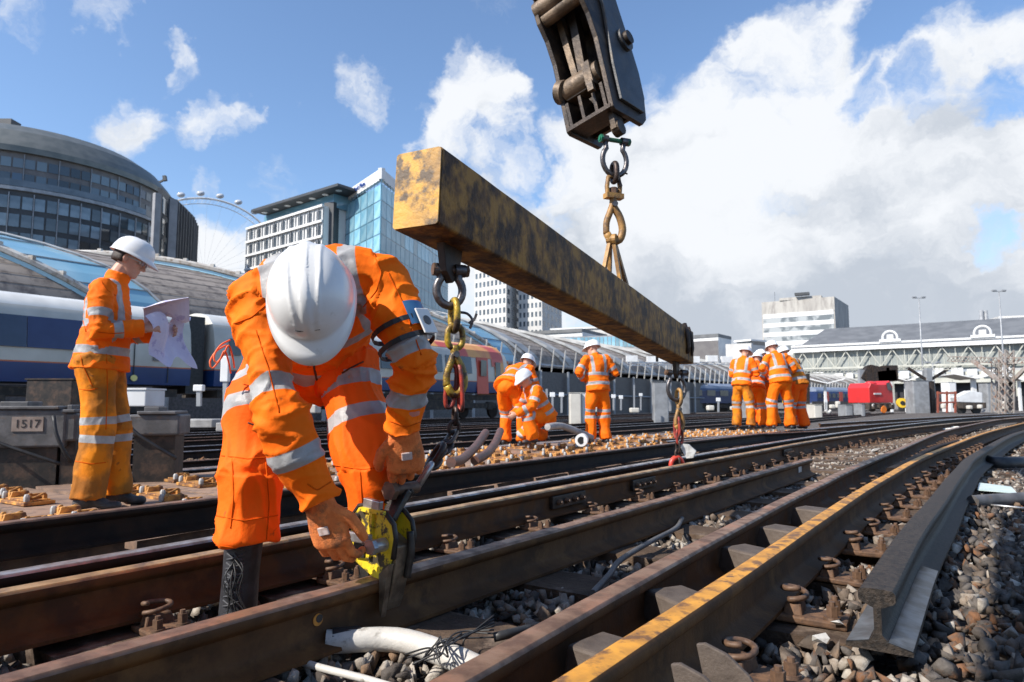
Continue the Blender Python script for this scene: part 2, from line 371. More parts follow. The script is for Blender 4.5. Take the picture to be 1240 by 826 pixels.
# hole and white label on the loose rail, label and number at its far end
def on_rail(pts,dist,lat,z):
    acc=0
    for a,b in zip(pts[:-1],pts[1:]):
        l=(b-a).length
        if acc+l>=dist: 
            t=(b-a).normalized(); return a+t*(dist-acc)+t.cross(V((0,0,1)))*lat+V((0,0,z)),t
        acc+=l
    return pts[-1],(pts[-1]-pts[-2]).normalized()
tot=sum((b-a).length for a,b in zip(dpts[:-1],dpts[1:]))
bm=B(); p,t=on_rail(dpts,tot-.42,.0115,.085); s=t.cross(V((0,0,1))); box(bm,p,.11,.003,.055,t,s)
obj('paper_label',bm,M['white'],rd)
HL=V((0,0,0))
bm=B(); M['hole']=mat('hole_rim_orange',(.75,.30,.03),(.5,.2,.03),30,.5)
p,t=on_rail(dpts,((G(382,745,.1)-dpts[0]).dot(U)),.0098,.085); s=t.cross(V((0,0,1))); 
tube(bm,[p,p+s*.0022],[.017,.017],18); obj('bolt_hole_rim',bm,M['hole'],rd)
bm=B(); tube(bm,[p+s*.0018+t*.004+V((0,0,.003)),p+s*.0034+t*.004+V((0,0,.003))],[.0115,.0115],16); obj('bolt_hole',bm,M['black'],rd)
# check rail by the yellow one
CK=[(3.15,5.75),(3.9,6.75),(5.3,8.65),(6.6,10.2)]
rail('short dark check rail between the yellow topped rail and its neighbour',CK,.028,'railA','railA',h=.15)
# far rails of the crossing on the right
far=[([(2.2,9.9),(5.4,13.6),(10,18.8),(20,29),(40,47)],'topsteel','rail crossing the ballast behind the worker group, nearer one'),
 ([(11,14.3),(17,20.9),(26,29.5),(44,45)],'topbrown','outermost curved rail at the right edge of the yard'),
 ([(8.5,19),(16,27),(30,41),(55,64)],'topsteel','rail beyond the worker group, farther one')]
for P,m,l in far: rail(l,P,.02,m,step=1.0)
# running tracks to the left of the deck
def offline(c,y0,y1,k=.721): # x = k*y + c
    return [(k*y+c,y) for y in np.linspace(y0,y1,7)]
i=0
names=['first pair beyond the deck','second pair beyond the deck','third pair beyond the deck','pair in front of the trains','pair under the trains','pair beside the grey wall']
for k,(c0) in enumerate([-10.6,-14.9,-19.2,-23.0,-27.6,-34.0]):
    for j in (0,1):
        c=c0-j*1.77
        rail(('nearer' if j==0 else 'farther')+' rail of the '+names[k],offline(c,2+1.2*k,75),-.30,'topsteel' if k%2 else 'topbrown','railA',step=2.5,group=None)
# ---------------------------------------------------------------- timber sleepers
def sleeper(c,L,w=.27,h=.16,ax=NL,al=U,z=.0,label='',group=None,name='timber_sleeper',m='timber'):
    bm=B(); box(bm,V((c.x,c.y,z-h/2)),L,w,h,ax,al,V((0,0,1)))
    bmesh.ops.subdivide_edges(bm,edges=bm.edges[:],cuts=5,use_grid_fill=True)
    for v in bm.verts:
        v.co+=V((noise.noise(v.co*9),noise.noise(v.co*9+V((5,0,0))),noise.noise(v.co*7+V((0,9,0)))))*.006
    o=obj(name,bm,M[m],origin=V((c.x,c.y,z-h)),auto=50); tag(o,label,'sleeper',group); return o
base=V((-.07,2.85,0))
for k in range(-3,30):
    c=base+U*(.12+k*.70)
    # from rail C side to beyond the yellow rail
    wid=2.30+(k*.03 if k>0 else 0)
    cc=c-NL*(wid/2-.95+max(0,k-6)*.045)
    sleeper(cc,wid,label='weathered timber sleeper under the near rails',group='timber sleepers of the near track')
# sleepers of the rails beyond the deck (far, low)
for k in range(0,34):
    for c0 in (-11.5,-15.8):
        y=5.5+k*.75; x=.721*y+c0
        sleeper(V((x,y,0)),2.5,z=-.32,label='dark sleeper of the tracks beyond the deck',group='sleepers of the tracks beyond the deck')
# ---------------------------------------------------------------- spacer blocks between grey rail and yellow rail
r1=catmull([V((*p,.03)) for p in R1],.05); r2=catmull([V((*p,.03)) for p in R2],.05)
def near(pts,y): return min(pts,key=lambda p:abs(p.y-y))
blk=[((812,640),0),((865,645),1),((905,598),2),((948,578),3),((985,560),4)]
lbl=['nearest cast spacer block, low and tilted, between the grey and yellow rails','second cast spacer block between the grey and yellow rails','pale topped spacer block in the middle of the row between two rails','fourth cast spacer block, next to a pale stone, between two rails','farthest cast spacer block between the grey and yellow rails']
for i,y in enumerate([1.72,2.18,2.82,3.28,3.85]):
    a=near(r1,y); b=near(r2,y-.22 if i else y-.15)
    ax=(b-a); ax.z=0; L=ax.length-.085; ax.normalize(); al=V((-ax.y,ax.x,0))
    bm=B(); c=(a+b)/2; box(bm,V((c.x,c.y,.095)),L,.16,.10,ax,al,taper=.86)
    o=obj('spacer_block',bm,M['block'],origin=V((c.x,c.y,.04)),bevel=.008); tag(o,lbl[i],'spacer block')
# ---------------------------------------------------------------- baseplates with clips on the deck
A0=V((-1.63,3.85,0))                    # a point of rail A
SI=V((0,0,1))
def make_baseplate(name='deck_baseplate'):
    root=empty(name,(0,0,0)); X=V((1,0,0)); Y=V((0,1,0))
    bm=B(); box(bm,V((0,0,.012)),.40,.20,.024); box(bm,V((0,0,.03)),.36,.15,.012); obj('plate',bm,M['plate'],root,bevel=.004)
    for s in (-1,1):
        bm=B(); box(bm,V((s*.115,0,.052)),.03,.13,.045,taper=.8); 
        for q in (-1,1): box(bm,V((s*.14,q*.05,.048)),.05,.028,.04,taper=.85)
        bm2=bm; obj('shoulder',bm2,M['plate'],root,bevel=.004)
        bm=B(); cc=[V((s*.15+.028*math.cos(a),.052*math.sin(a),.062+.012*math.sin(2*a))) for a in np.linspace(.5,2*math.pi-.5,14)]
        tube(bm,cc,.0085,6); obj('spring_clip',bm,M['plate'],root,smooth=True)
        bm=B(); tube(bm,[V((s*.17,.072,.03)),V((s*.17,.072,.062)),V((s*.17,.072,.078))],[.02,.02,.012],8); obj('screw_cap',bm,M['nylon'],root,auto=40)
    return root
bp0=make_baseplate()
ang=math.atan2(U.y,U.x)
pos=[]
dk=0
# deck: timbers across the heading
for k in range(-2,26):
    c=A0+U*(k*.62-.1)
    bm=B(); L=3.05
    cen=c+NL*(L/2+.10); box(bm,V((cen.x,cen.y,-.085)),L,.56,.17,NL,U)
    bmesh.ops.subdivide_edges(bm,edges=bm.edges[:],cuts=4,use_grid_fill=True)
    for v in bm.verts: v.co.z+=noise.noise(v.co*3)*.008+(.006 if k%2 else 0)
    o=obj('deck_timber',bm,M['deck'],origin=V((cen.x,cen.y,-.17)),auto=50); tag(o,'broad brown deck timber carrying rusty rail baseplates','deck timber','broad timbers of the plated deck')
    for q,(lat,du) in enumerate([(.50,0),(.98,.14),(1.02,-.16),(1.62,.05),(2.12,-.06),(2.68,.0)]):
        if (k*2+q)%7==3: continue
        p=c+NL*lat+U*(du+random.uniform(-.05,.05)); pos.append((p,random.uniform(-.08,.08)))
first=True
for p,a in pos:
    # keep clear of the standing worker's feet
    if (p-V((-2.72,4.68,0))).length<.42: continue
    o=bp0 if first else copy_tree(bp0)
    first=False
    o.location=(p.x,p.y,.004); o.rotation_euler=(0,0,ang+math.pi/2+a)
    tag(o,'orange rusty baseplate with spring clips and pale screw caps on the deck','baseplate','rusty baseplates in rows on the timber deck')
# ---------------------------------------------------------------- chairs with coil clips beside near rails
def make_chair(name='rail_chair'):
    root=empty(name,(0,0,0))
    bm=B(); box(bm,V((0,.04,.012)),.17,.24,.026); box(bm,V((0,-.02,.04)),.13,.07,.05,taper=.75); obj('plate',bm,M['platedark'],root,bevel=.007)
    bm=B(); 
    pts=[V((.055*math.cos(a)*(1 if a<6.2 else 1),-.02+.04*math.sin(a),.075+.012*a/2)) for a in np.linspace(-.4,6.9,26)]
    tube(bm,pts,.0105,8); obj('coil_clip',bm,M['bolt'],root,smooth=True)
    for s in (-1,1):
        bm=B(); tube(bm,[V((s*.05,.11,.022)),V((s*.05,.11,.036))],[.03,.028],14); hexbolt(bm,V((s*.05,.11,.036)),SI,.021,.036); tube(bm,[V((s*.05,.11,.072)),V((s*.05,.11,.086))],[.012,.011],10)
        obj('bolt',bm,M['bolt'],root,auto=35)
    return root
ch0=make_chair(); first=True
def place_chair(p,a,label,group,s=1):
    global first
    o=ch0 if first else copy_tree(ch0)
    first=False
    o.location=p; o.rotation_euler=(random.uniform(-.03,.03),random.uniform(-.04,.04),a+random.uniform(-.12,.12)); s*=random.uniform(.92,1.06); o.scale=(s,s,s*random.uniform(.85,1.1)); tag(o,label,'rail chair',group)
angU=math.atan2(U.y,U.x)
cpts=catmull([V((*p,0)) for p in RC],.05)
def along(pts,d,lat):
    acc=0
    for a,b in zip(pts[:-1],pts[1:]):
        l=(b-a).length
        if acc+l>=d:
            t=(b-a).normalized(); return a+t*(d-acc)+V((t.y,-t.x,0))*lat,math.atan2(t.y,t.x)
        acc+=l
    return pts[-1],0
for k in range(22):
    p,a=along(cpts,1.2+k*.70,.105); place_chair(V((p.x,p.y,.004)),a+math.pi,'rusty rail chair with a coil clip beside the yellowish rusty rail','chairs beside the yellowish rusty rail',.72)
r1f=catmull([V((*p,0)) for p in R1],.05); r2f=catmull([V((*p,0)) for p in R2],.05)
for k in range(20):
    p,a=along(r2f,1.62+k*.60,.115); place_chair(V((p.x,p.y,.004)),a+math.pi,'rusty rail chair with bolts on the outer side of the yellow topped rail','chairs outside the yellow topped rail',.85)
for k in range(12):
    p,a=along(r1f,5.0+k*.5,.12); place_chair(V((p.x,p.y,.004)),a+math.pi,'dark rail chair between the grey rail and the yellow topped rail','chairs inside the crossing',.72)
for k in range(14):
    p,a=along(r1f,10.2+k*.5,.12); place_chair(V((p.x,p.y,.004)),a+math.pi,'small dark rail chair on the pale ballast far up the curve','chairs far up the curve',.72)
# joint plates (fishplates) on rail C
for j,(px,py) in enumerate([(683,606),(760,585),(985,549)]):
    q=G(px,py,.1); p=min(cpts,key=lambda c:(c-V((q.x,q.y,0))).length); i=cpts.index(p); t=(cpts[i+1]-cpts[i]).normalized(); s=V((t.y,-t.x,0))
    bm=B(); box(bm,V((p.x,p.y,.105))+s*.024,.40,.028,.075,t,s)
    r=obj('fishplate',bm,M['steelblk'],origin=V((p.x,p.y,.03)),bevel=.004)
    tag(r,['joint plate with bolts nearest the clamp on the yellowish rusty rail','second joint plate on the yellowish rusty rail','joint plate behind the white labelled rail end'][j],'joint plate')
    for b_ in (-.14,-.05,.05,.14):
        bm=B(); c=V((p.x,p.y,.105))+s*.038+t*b_; hexbolt(bm,c,s,.019,.02); tube(bm,[c+s*.02,c+s*.034],[.01,.01],8); obj('bolt',bm,M['bolt'],r)
# guard fins with bolts at the bottom right
for j,(u,lab) in enumerate([(1.50,'nearest rounded steel guard fin beside the yellow topped rail'),(1.64,'second rounded steel guard fin beside the yellow topped rail')]):
    a=near(r2f,u); t=U; s=V((t.y,-t.x,0))
    c=V((a.x,a.y,0))+s*.12
    prof=[(.02,.01),(-.015,.175),(.005,.18),(.055,.165),(.10,.13),(.13,.085),(.14,.012)]
    bm=B(); prism(bm,[c+s*x+V((0,0,z)) for x,z in prof],t*.012); root=obj('guard_fin',bm,M['block'],origin=c,bevel=.003); tag(root,lab,'guard fin')
    bm=B(); box(bm,c+s*.19+t*.01+V((0,0,.015)),.11,.10,.03,s,t); obj('foot_plate',bm,M['platedark'],root,bevel=.006)
    bm=B(); q=c+s*.185+t*.01; tube(bm,[q+V((0,0,.03)),q+V((0,0,.04))],[.034,.032],16); hexbolt(bm,q+V((0,0,.04)),SI,.024,.04); obj('bolt',bm,M['bolt'],root,auto=35)
# brackets between near part of rails
# ---------------------------------------------------------------- stones
def stone_protos(n,seed):
    rs=np.random.default_rng(seed); rs0=np.random.default_rng(seed+1); out=[]
    for i in range(n):
        bm=B(); 
        for k in range(10):
            v=rs.uniform(-1,1,size=3); v/=np.abs(v).max(); v*=rs.uniform(.65,.95); v*=np.array([1,rs0.uniform(.6,.9),rs0.uniform(.4,.75)]); bm.verts.new(v)
        bmesh.ops.convex_hull(bm,input=bm.verts[:]); 
        for v in [v for v in bm.verts if not v.link_faces]: bm.verts.remove(v)
        bmesh.ops.triangulate(bm,faces=bm.faces[:]); bm.verts.index_update()
        out.append((np.array([v.co[:] for v in bm.verts]),np.array([[v.index for v in f.verts] for f in bm.faces]))); bm.free()
    return out
PROT=stone_protos(14,3)
def stones(name,P,size,mats,label,seed):
    """P: Nx3 positions"""
    rs=np.random.default_rng(seed); Vs=[];Fs=[];off=0;mi=[]
    for p in P:
        v,f=PROT[rs.integers(len(PROT))]
        q=rs.normal(size=4); q/=np.linalg.norm(q); w,x,y,z=q
        Rm=np.array([[1-2*(y*y+z*z),2*(x*y-z*w),2*(x*z+y*w)],[2*(x*y+z*w),1-2*(x*x+z*z),2*(y*z-x*w)],[2*(x*z-y*w),2*(y*z+x*w),1-2*(x*x+y*y)]])
        s=size*rs.uniform(.6,1.35)*(1.0 if p.shape[0]<4 else p[3])
        Vs.append(v@Rm.T*s+p[:3]); Fs.append(f+off); off+=len(v); mi+= [rs.integers(len(mats))]*len(f)
    Vs=np.concatenate(Vs);Fs=np.concatenate(Fs)
    me=bpy.data.meshes.new(name); me.vertices.add(len(Vs)); me.vertices.foreach_set('co',Vs.ravel().astype(np.float32))
    me.loops.add(len(Fs)*3); me.loops.foreach_set('vertex_index',Fs.ravel().astype(np.int32)); me.polygons.add(len(Fs))
    me.polygons.foreach_set('loop_start',np.arange(0,len(Fs)*3,3,dtype=np.int32)); me.update(calc_edges=True)
    o=link_mesh(name,me,mats); me.polygons.foreach_set('material_index',np.array(mi,dtype=np.int32)); tag(o,label,'ballast',kind='stuff'); me.update(); return o
def onsleeper(x,y):
    v=(V((x,y,0))-base-U*.12).dot(U)/.70
    f=v-round(v); return abs(f)*.70<.15
def scatter(n,u0,u1,n0,n1,fn=None,z=-.045,pw=1.0,seed=1,skip=True):
    n=int(n*1.5)
    rs=np.random.default_rng(seed); out=[]
    O=V((-.07,2.85,0))
    for i in range(n):
        a=u0+(u1-u0)*rs.random()**pw; b=n0+(n1-n0)*rs.random()
        p=O+U*a+NL*b
        if p.y<.5: continue
        if skip and onsleeper(p.x,p.y) and rs.random()>(.07 if a<5 else .3): 
            continue
        h=z+rs.uniform(-.02,.02)
        out.append((p.x,p.y,h+.03*noise.noise(V((p.x*2,p.y*2,0))),1.0))
    return np.array(out)
mL=[M['stoneL'],M['stoneL'],M['stoneL'],M['stoneD'],M['stoneB']]
S1=scatter(11000,-2.2,7,-1.35,.9,seed=1,z=-.042)
S1b=scatter(13000,5,26,-4.0,.9,seed=2,z=-.025,pw=1.2)
stones('ballast_stones',np.concatenate([S1,S1b]),.029,mL,'grey and buff ballast stones between the near rails',11)
S2=scatter(19000,-1.8,9,-5.2,-1.15,seed=3,z=-.03,skip=False,pw=1.15)
S2=np.array([s for s in S2 if not(onsleeper(s[0],s[1]) and (V((s[0],s[1],0))-V((-.07,2.85,0))).dot(NL)>-1.35)])
S2b=scatter(12000,7,34,-16,-2,seed=4,z=-.03,skip=False,pw=1.1)
stones('ballast_stones',np.concatenate([S2,S2b]),.032,[M['stoneD'],M['stoneD'],M['stoneD'],M['stoneB'],M['stoneL']],'loose stones right of the cut black rail, mostly darkened for the shade there',12)  # mostly dark stone materials: shade on this side put into the colour
S3=scatter(9000,-4,24,4.6,9.5,seed=5,z=-.33,skip=False,pw=1.1)
S3=np.array([(x,y,z+.10*max(0,noise.noise(V((x*.9,y*.9,3))))*2,1.1) for x,y,z,_ in S3])
stones('ballast_stones',S3,.038,[M['stoneD'],M['stoneB'],M['stoneB']],'brown ballast stones beyond the plated deck',13)
# ---------------------------------------------------------------- materials of the town
def glassmat(name,c,c2,rand=.35,rough=.08,scale=.3,spec=.8):
    return mat(name,c,c2,scale,rough=rough,spec=spec,rand=rand,metal=0.0,coat=.3,detail=2)
M['gdark']=glassmat('glass_dark_blue',(.08,.12,.15),(.15,.20,.235),.9)
M['gblue']=glassmat('glass_sky_blue',(.16,.36,.48),(.26,.46,.55),.30,.12)
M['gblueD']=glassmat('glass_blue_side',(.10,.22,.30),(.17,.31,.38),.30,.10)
M['gwin']=glassmat('window_glass',(.05,.065,.08),(.09,.11,.13),.4)
M['gcanopy']=glassmat('canopy_glass',(.20,.42,.55),(.32,.52,.62),.15,.2)
M['dclad']=mat('dark_cladding',(.045,.05,.055),(.06,.062,.065),.4,.5)
M['brownclad']=mat('brown_grey_cladding',(.13,.12,.12),(.16,.15,.145),.5,.55)
M['roofdark']=mat('zinc_roof',(.13,.14,.13),(.17,.175,.16),.5,.45,.3)
M['offwhite']=mat('offwhite_panel',(.74,.74,.72),(.66,.66,.65),.3,.6)
M['stonew']=mat('portland_stone',(.58,.57,.54),(.48,.47,.45),.2,.7)
M['beigec']=mat('beige_concrete',(.45,.43,.39),(.36,.34,.31),.25,.8,c3=(.28,.26,.24),scale3=.5,stretch=(1,1,.25))
M['roofbrown']=mat('brown_roof_panel',(.30,.255,.215),(.235,.20,.17),.5,.7,c3=(.12,.10,.09),scale3=2)
M['roofslat']=mat('ribbed_roof_panel',(.21,.195,.18),(.16,.15,.135),.5,.7)
M['slate']=mat('slate_roof',(.12,.125,.13),(.16,.165,.17),.3,.6)
M['galv']=mat('galvanised',(.38,.39,.40),(.28,.29,.30),.8,.5,.3)
M['creamsteel']=mat('cream_steelwork',(.50,.50,.44),(.40,.40,.35),.4,.6)
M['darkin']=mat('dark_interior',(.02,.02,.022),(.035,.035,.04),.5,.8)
M['rib']=mat('pale_rib',(.52,.50,.46),(.42,.39,.35),1,.6,c3=(.22,.17,.12),scale3=3)
Zv=V((0,0,1))
def P3(xy,z): return V((xy[0],xy[1],z))
def wall(bm,a,b,z0,z1,dep,mi=0,out=0.0):
    """box standing on the line a-b (xy), front on the camera side, depth going away"""
    a=V((*a,0));b=V((*b,0)); t=(b-a).normalized(); n=V((-t.y,t.x,0))
    if n.dot((a+b)/2)<0: n=-n
    c=(a+b)/2+n*(dep/2-out)+Zv*((z0+z1)/2)
    box(bm,c,(b-a).length,dep,z1-z0,t,n,Zv,mi); return t,n
def panes(parent,name,a,b,z0,z1,nx,nz,fx,fz,matl,proud=.06,cap=100,th=.15,skip=None,x0=0.0,zoff=0.0):
    """nx*nz window panes on wall a-b, each an object sharing one mesh; beyond `cap` one merged part"""
    a3=V((*a,0));b3=V((*b,0)); t=(b3-a3).normalized(); n=V((-t.y,t.x,0)); L=(b3-a3).length
    if n.dot((a3+b3)/2)<0: n=-n
    cw=L/nx; chh=(z1-z0)/nz; w=cw*fx; h=chh*fz
    bm=B(); box(bm,V((0,0,0)),w,th,h,t,n,Zv); me=bpy.data.meshes.new(name); bmesh.ops.recalc_face_normals(bm,faces=bm.faces); bm.to_mesh(me); bm.free(); me.materials.append(M[matl] if isinstance(matl,str) else matl)
    off=ORG[parent.name]; k=0; rest=None
    for j in range(nz-1,-1,-1):
        for i in range(nx):
            if skip and skip(i,j): continue
            c=a3+t*(cw*(i+.5)+x0)-n*(proud-th/2)+Zv*(z0+chh*(j+.5)+zoff)
            if k<cap:
                o=bpy.data.objects.new(name,me); COL.objects.link(o); o.parent=parent; o.location=c-off; k+=1
            else:
                if rest is None: rest=B()
                box(rest,c,w,th,h,t,n,Zv)
    if rest is not None:
        o=obj(name,rest,M[matl] if isinstance(matl,str) else matl,parent); o['kind']='stuff'
def linesgrid(bm,a,b,z0,z1,nx,nz,w,proud=.12,mi=0,horiz=True,vert=True):
    a3=V((*a,0));b3=V((*b,0)); t=(b3-a3).normalized(); n=V((-t.y,t.x,0)); L=(b3-a3).length
    if n.dot((a3+b3)/2)<0: n=-n
    if vert:
        for i in range(nx+1):
            c=a3+t*(L*i/nx)-n*proud; box(bm,c+Zv*(z0+z1)/2,w,w,z1-z0+.002*i,t,n,Zv,mi)
    if horiz:
        for j in range(nz+1):
            c=(a3+b3)/2-n*(proud+.004); box(bm,c+Zv*(z0+(z1-z0)*j/nz),L,w,w,t,n,Zv,mi)
# ---------------------------------------------------------------- dark curved hotel block on the left
def curved_block():
    cx,cy=XY(20,150); cx,cy=W(18,490,158).xy
    Rr=31.0
    root=empty('office_block',(cx,cy,-1),'dark glazed drum shaped building with a domed zinc roof behind the first train','building')
    zt=ZZ(222,128)
    def pt(a,r,z): return V((cx+r*math.cos(a),cy+r*math.sin(a),z))
    def drum(r0,z0,z1,n=72,r1=None,mi=0,bm=None):
        bm=bm or B(); r1=r1 or r0; lo=[];hi=[]
        for i in range(n): a=2*math.pi*i/n; lo.append(bm.verts.new(pt(a,r0,z0))); hi.append(bm.verts.new(pt(a,r1,z1)))
        for i in range(n): bm.faces.new((lo[i],lo[(i+1)%n],hi[(i+1)%n],hi[i])).material_index=mi
        bm.faces.new(lo[::-1]); bm.faces.new(hi); return bm
    zb=ZZ(215,127)   # base of the set-back upper storeys
    ztop=ZZ(172,127)
    obj('wall',drum(Rr,-1,zb-1.0),M['dclad'],root,smooth=False)
    obj('cornice',drum(Rr+.5,zb-1.0,zb-.3),M['galv'],root)
    obj('upper_wall',drum(Rr-1,zb-.3,ztop),M['brownclad'],root)
    bm=B(); prof=[(Rr-.2,ztop+.004),(Rr-.2,ztop+1.2),(Rr-1.2,ztop+2.6),(Rr-3.5,ztop+5.3),(Rr-7,ztop+7.6),(Rr-14,ztop+9.4),(Rr-22,ztop+10.2)]
    for (ra,za),(rb,zz) in zip(prof[:-1],prof[1:]): drum(ra,za,zz,72,rb,0,bm)
    obj('roof',bm,M['roofdark'],root,auto=25)
    bm=B(); box(bm,V((cx+4,cy-14,ztop+10.6)),4.5,3,1.6); obj('roof_vent',bm,M['dclad'],root)
    # glazing, main body: columns of panes facing the camera
    nseg=96; hh=(zb-1.2-2)/11
    cnt=0;rest=None
    for (rr,z0,z1,rows,mt,fx,fz) in ((Rr,6,zb-1.6,10,'gdark',.84,.70),(Rr-1,zb+.3,ztop-.6,2,'gdark',.86,.62)):
        h=(z1-z0)/rows; w=2*math.pi*rr/nseg*fx
        bm=B(); box(bm,V((0,0,0)),w,.2,h*fz); me=bpy.data.meshes.new('window'); bmesh.ops.recalc_face_normals(bm,faces=bm.faces); bm.to_mesh(me); bm.free(); me.materials.append(M[mt])
        for j in range(rows-1,-1,-1):
            for i in range(nseg):
                a=2*math.pi*(i+.5)/nseg
                if not(R(225)<a<R(356)): continue
                c=pt(a,rr+.02,z0+h*(j+.5))
                r_=c-V((0,0,H)); px=620+FPX*r_.x/(r_.y)
                if px<-30: continue
                if cnt<100:
                    o=bpy.data.objects.new('window',me); COL.objects.link(o); o.parent=root; o.location=c-ORG[root.name]; o.rotation_euler=(0,0,a+math.pi/2); cnt+=1
                else:
                    if rest is None: rest=B()
                    box(rest,c,w,.2,h*fz,V((-math.sin(a),math.cos(a),0)),V((math.cos(a),math.sin(a),0)),Zv)
    if rest: 
        o=obj('window',rest,M['gdarkR'],root); o['kind']='stuff'
    bm=B()
    for i in range(nseg):
        a=2*math.pi*i/nseg
        if R(225)<a<R(358) and i%2==0: box(bm,pt(a,Rr+.2,(zb+4)/2),.16,.3,zb-7,V((-math.sin(a),math.cos(a),0)),V((math.cos(a),math.sin(a),0)),Zv)
        if R(225)<a<R(358) and i%3==0: box(bm,pt(a,Rr-.8,(zb+ztop)/2),.12,.25,ztop-zb-.5,V((-math.sin(a),math.cos(a),0)),V((math.cos(a),math.sin(a),0)),Zv)
    obj('mullions',bm,M['galv'],root)
    # balustrade on the right shoulder
    bm=B(); drum(Rr+.45,zb-.2,zb+1.1,72,None,0,bm); obj('balustrade',bm,M['gwin'],root)
# a per-panel varied glass for merged panes
def cellglass(name,cs,sx,sz):
    m=bpy.data.materials.new(name); m.use_nodes=True; nt=m.node_tree;N=nt.nodes;L=nt.links; bs=N['Principled BSDF']; bs.inputs['Roughness'].default_value=.1; bs.inputs['Specular IOR Level'].default_value=.8
    g=N.new('ShaderNodeNewGeometry'); rp=N.new('ShaderNodeValToRGB'); L.new(g.outputs['Random Per Island'],rp.inputs[0]); rp.color_ramp.interpolation='CONSTANT'
    e=rp.color_ramp.elements
    while len(e)<len(cs): e.new(.5)
    for i,c in enumerate(cs): e[i].position=i/len(cs); e[i].color=(*c,1)
    L.new(rp.outputs[0],bs.inputs['Base Color']); return m
M['gdarkR']=cellglass('glass_dark_varied',[(.05,.07,.09),(.10,.14,.17),(.025,.035,.045),(.15,.20,.23),(.06,.10,.15),(.035,.05,.06),(.12,.16,.19)],1,1)
M['gblueR']=cellglass('glass_blue_varied',[(.10,.24,.33),(.14,.29,.38),(.07,.17,.25),(.18,.34,.42),(.11,.26,.36)],1,1)
curved_block()
M['pierg']=mat('grey_tile_pier',(.27,.27,.28),(.21,.21,.22),.5,.6)
def slim_towers():
    # stair tower and striped wing on the right shoulder of the drum
    root=empty('stair_tower',P3(XY(179,121),-1),'slim pale tiled stair tower between dark glazed bays','building')
    bm=B(); wall(bm,XY(175.5,121),XY(183,122),-1,ZZ(233,121),.8); obj('wall',bm,M['pierg'],root)
    root=empty('glazed_wing',P3(XY(215,140),-1),'dark curved wing with upright pale fins at the right of the drum building','building')
    bm=B(); 
    a=[XY(184,126),XY(193,131),XY(204,134),XY(214,139),XY(224,145),XY(229,152)]
    zt=ZZ(243,134)
    for p,q in zip(a[:-1],a[1:]): wall(bm,p,q,-1,zt,.8)
    obj('wall',bm,M['dclad'],root)
    bm=B()
    for p,q in zip(a[2:-1],a[3:]): linesgrid(bm,p,q,0,zt-.3,3,1,.28,.2,0,False,True)
    obj('fins',bm,M['brownclad'],root)
    for p,q in zip(a[:2],a[1:3]): panes(root,'window',p,q,4,zt-1,2,9,.8,.75,'gdark',.05)
    bm=B(); wall(bm,XY(194,128),XY(204,129),-1,ZZ(240,128),.9); obj('tiled_pier',bm,M['pierg'],root)
slim_towers()
# crane jib beyond the drum
root=empty('tower_crane',P3(XY(192,190),0),'tiny dark crane jib sticking up over the drum building','crane')
bm=B(); bar(bm,W(183,226,190),W(200,217,190),.5); bar(bm,W(199,213,190),W(200,219,190),.9); bar(bm,W(192,219,190),W(192,226,190),.35); obj('jib',bm,M['dclad'],root)
# ---------------------------------------------------------------- observation wheel
def wheel():
    c=W(247,330,480); c=V((c.x,c.y,c.z)); Rw=54
    # plane of the wheel turned away from the camera
    hx=V((.93,.36,0)).normalized()
    root=empty('observation_wheel',V((c.x,c.y,0)),'giant white observation wheel whose upper rim and capsules show above the roofs','ferris wheel')
    def p(a,r,o=0): return c+hx*(math.cos(a)*r)+Zv*(math.sin(a)*r)+V((-hx.y,hx.x,0))*o
    bm=B(); n=64
    for o in (-1.2,1.2): tube(bm,[p(2*math.pi*i/n,Rw,o) for i in range(n)],.42,6,closed=True)
    tube(bm,[p(2*math.pi*i/n,Rw-4,0) for i in range(n)],.3,6,closed=True)
    for i in range(n*2):
        a=2*math.pi*i/(n*2); bar(bm,p(a,Rw,1.2 if i%2 else -1.2),p(a+.03,Rw-4),.14)
    obj('rim',bm,M['whitep'],root,smooth=True)
    bm=B()
    for i in range(32): bar(bm,c,p(2*math.pi*i/32,Rw-4),.07)
    obj('spokes',bm,M['galv'],root)
    bm=B(); bar(bm,c+V((0,0,0)),c+V((0,8,0)),2.5); bar(bm,c+V((-12,10,-c.z)),c,2); bar(bm,c+V((12,10,-c.z)),c,2); obj('support_frame',bm,M['whitep'],root)
    caps=B(); me=None
    ell(caps,(0,0,0),(3.0,0,0),(0,1.9,0),(0,0,1.9),12,8); me=bpy.data.meshes.new('capsule'); caps.to_mesh(me); caps.free(); me.shade_smooth(); me.materials.append(M['capsule'])
    for i in range(28):
        o=bpy.data.objects.new('capsule',me); COL.objects.link(o); o.parent=root; o.location=p(2*math.pi*(i+.35)/28,Rw+3.4)-ORG[root.name]
M['capsule']=mat('capsule_glass',(.35,.38,.42),(.55,.57,.6),.5,.15)
wheel()
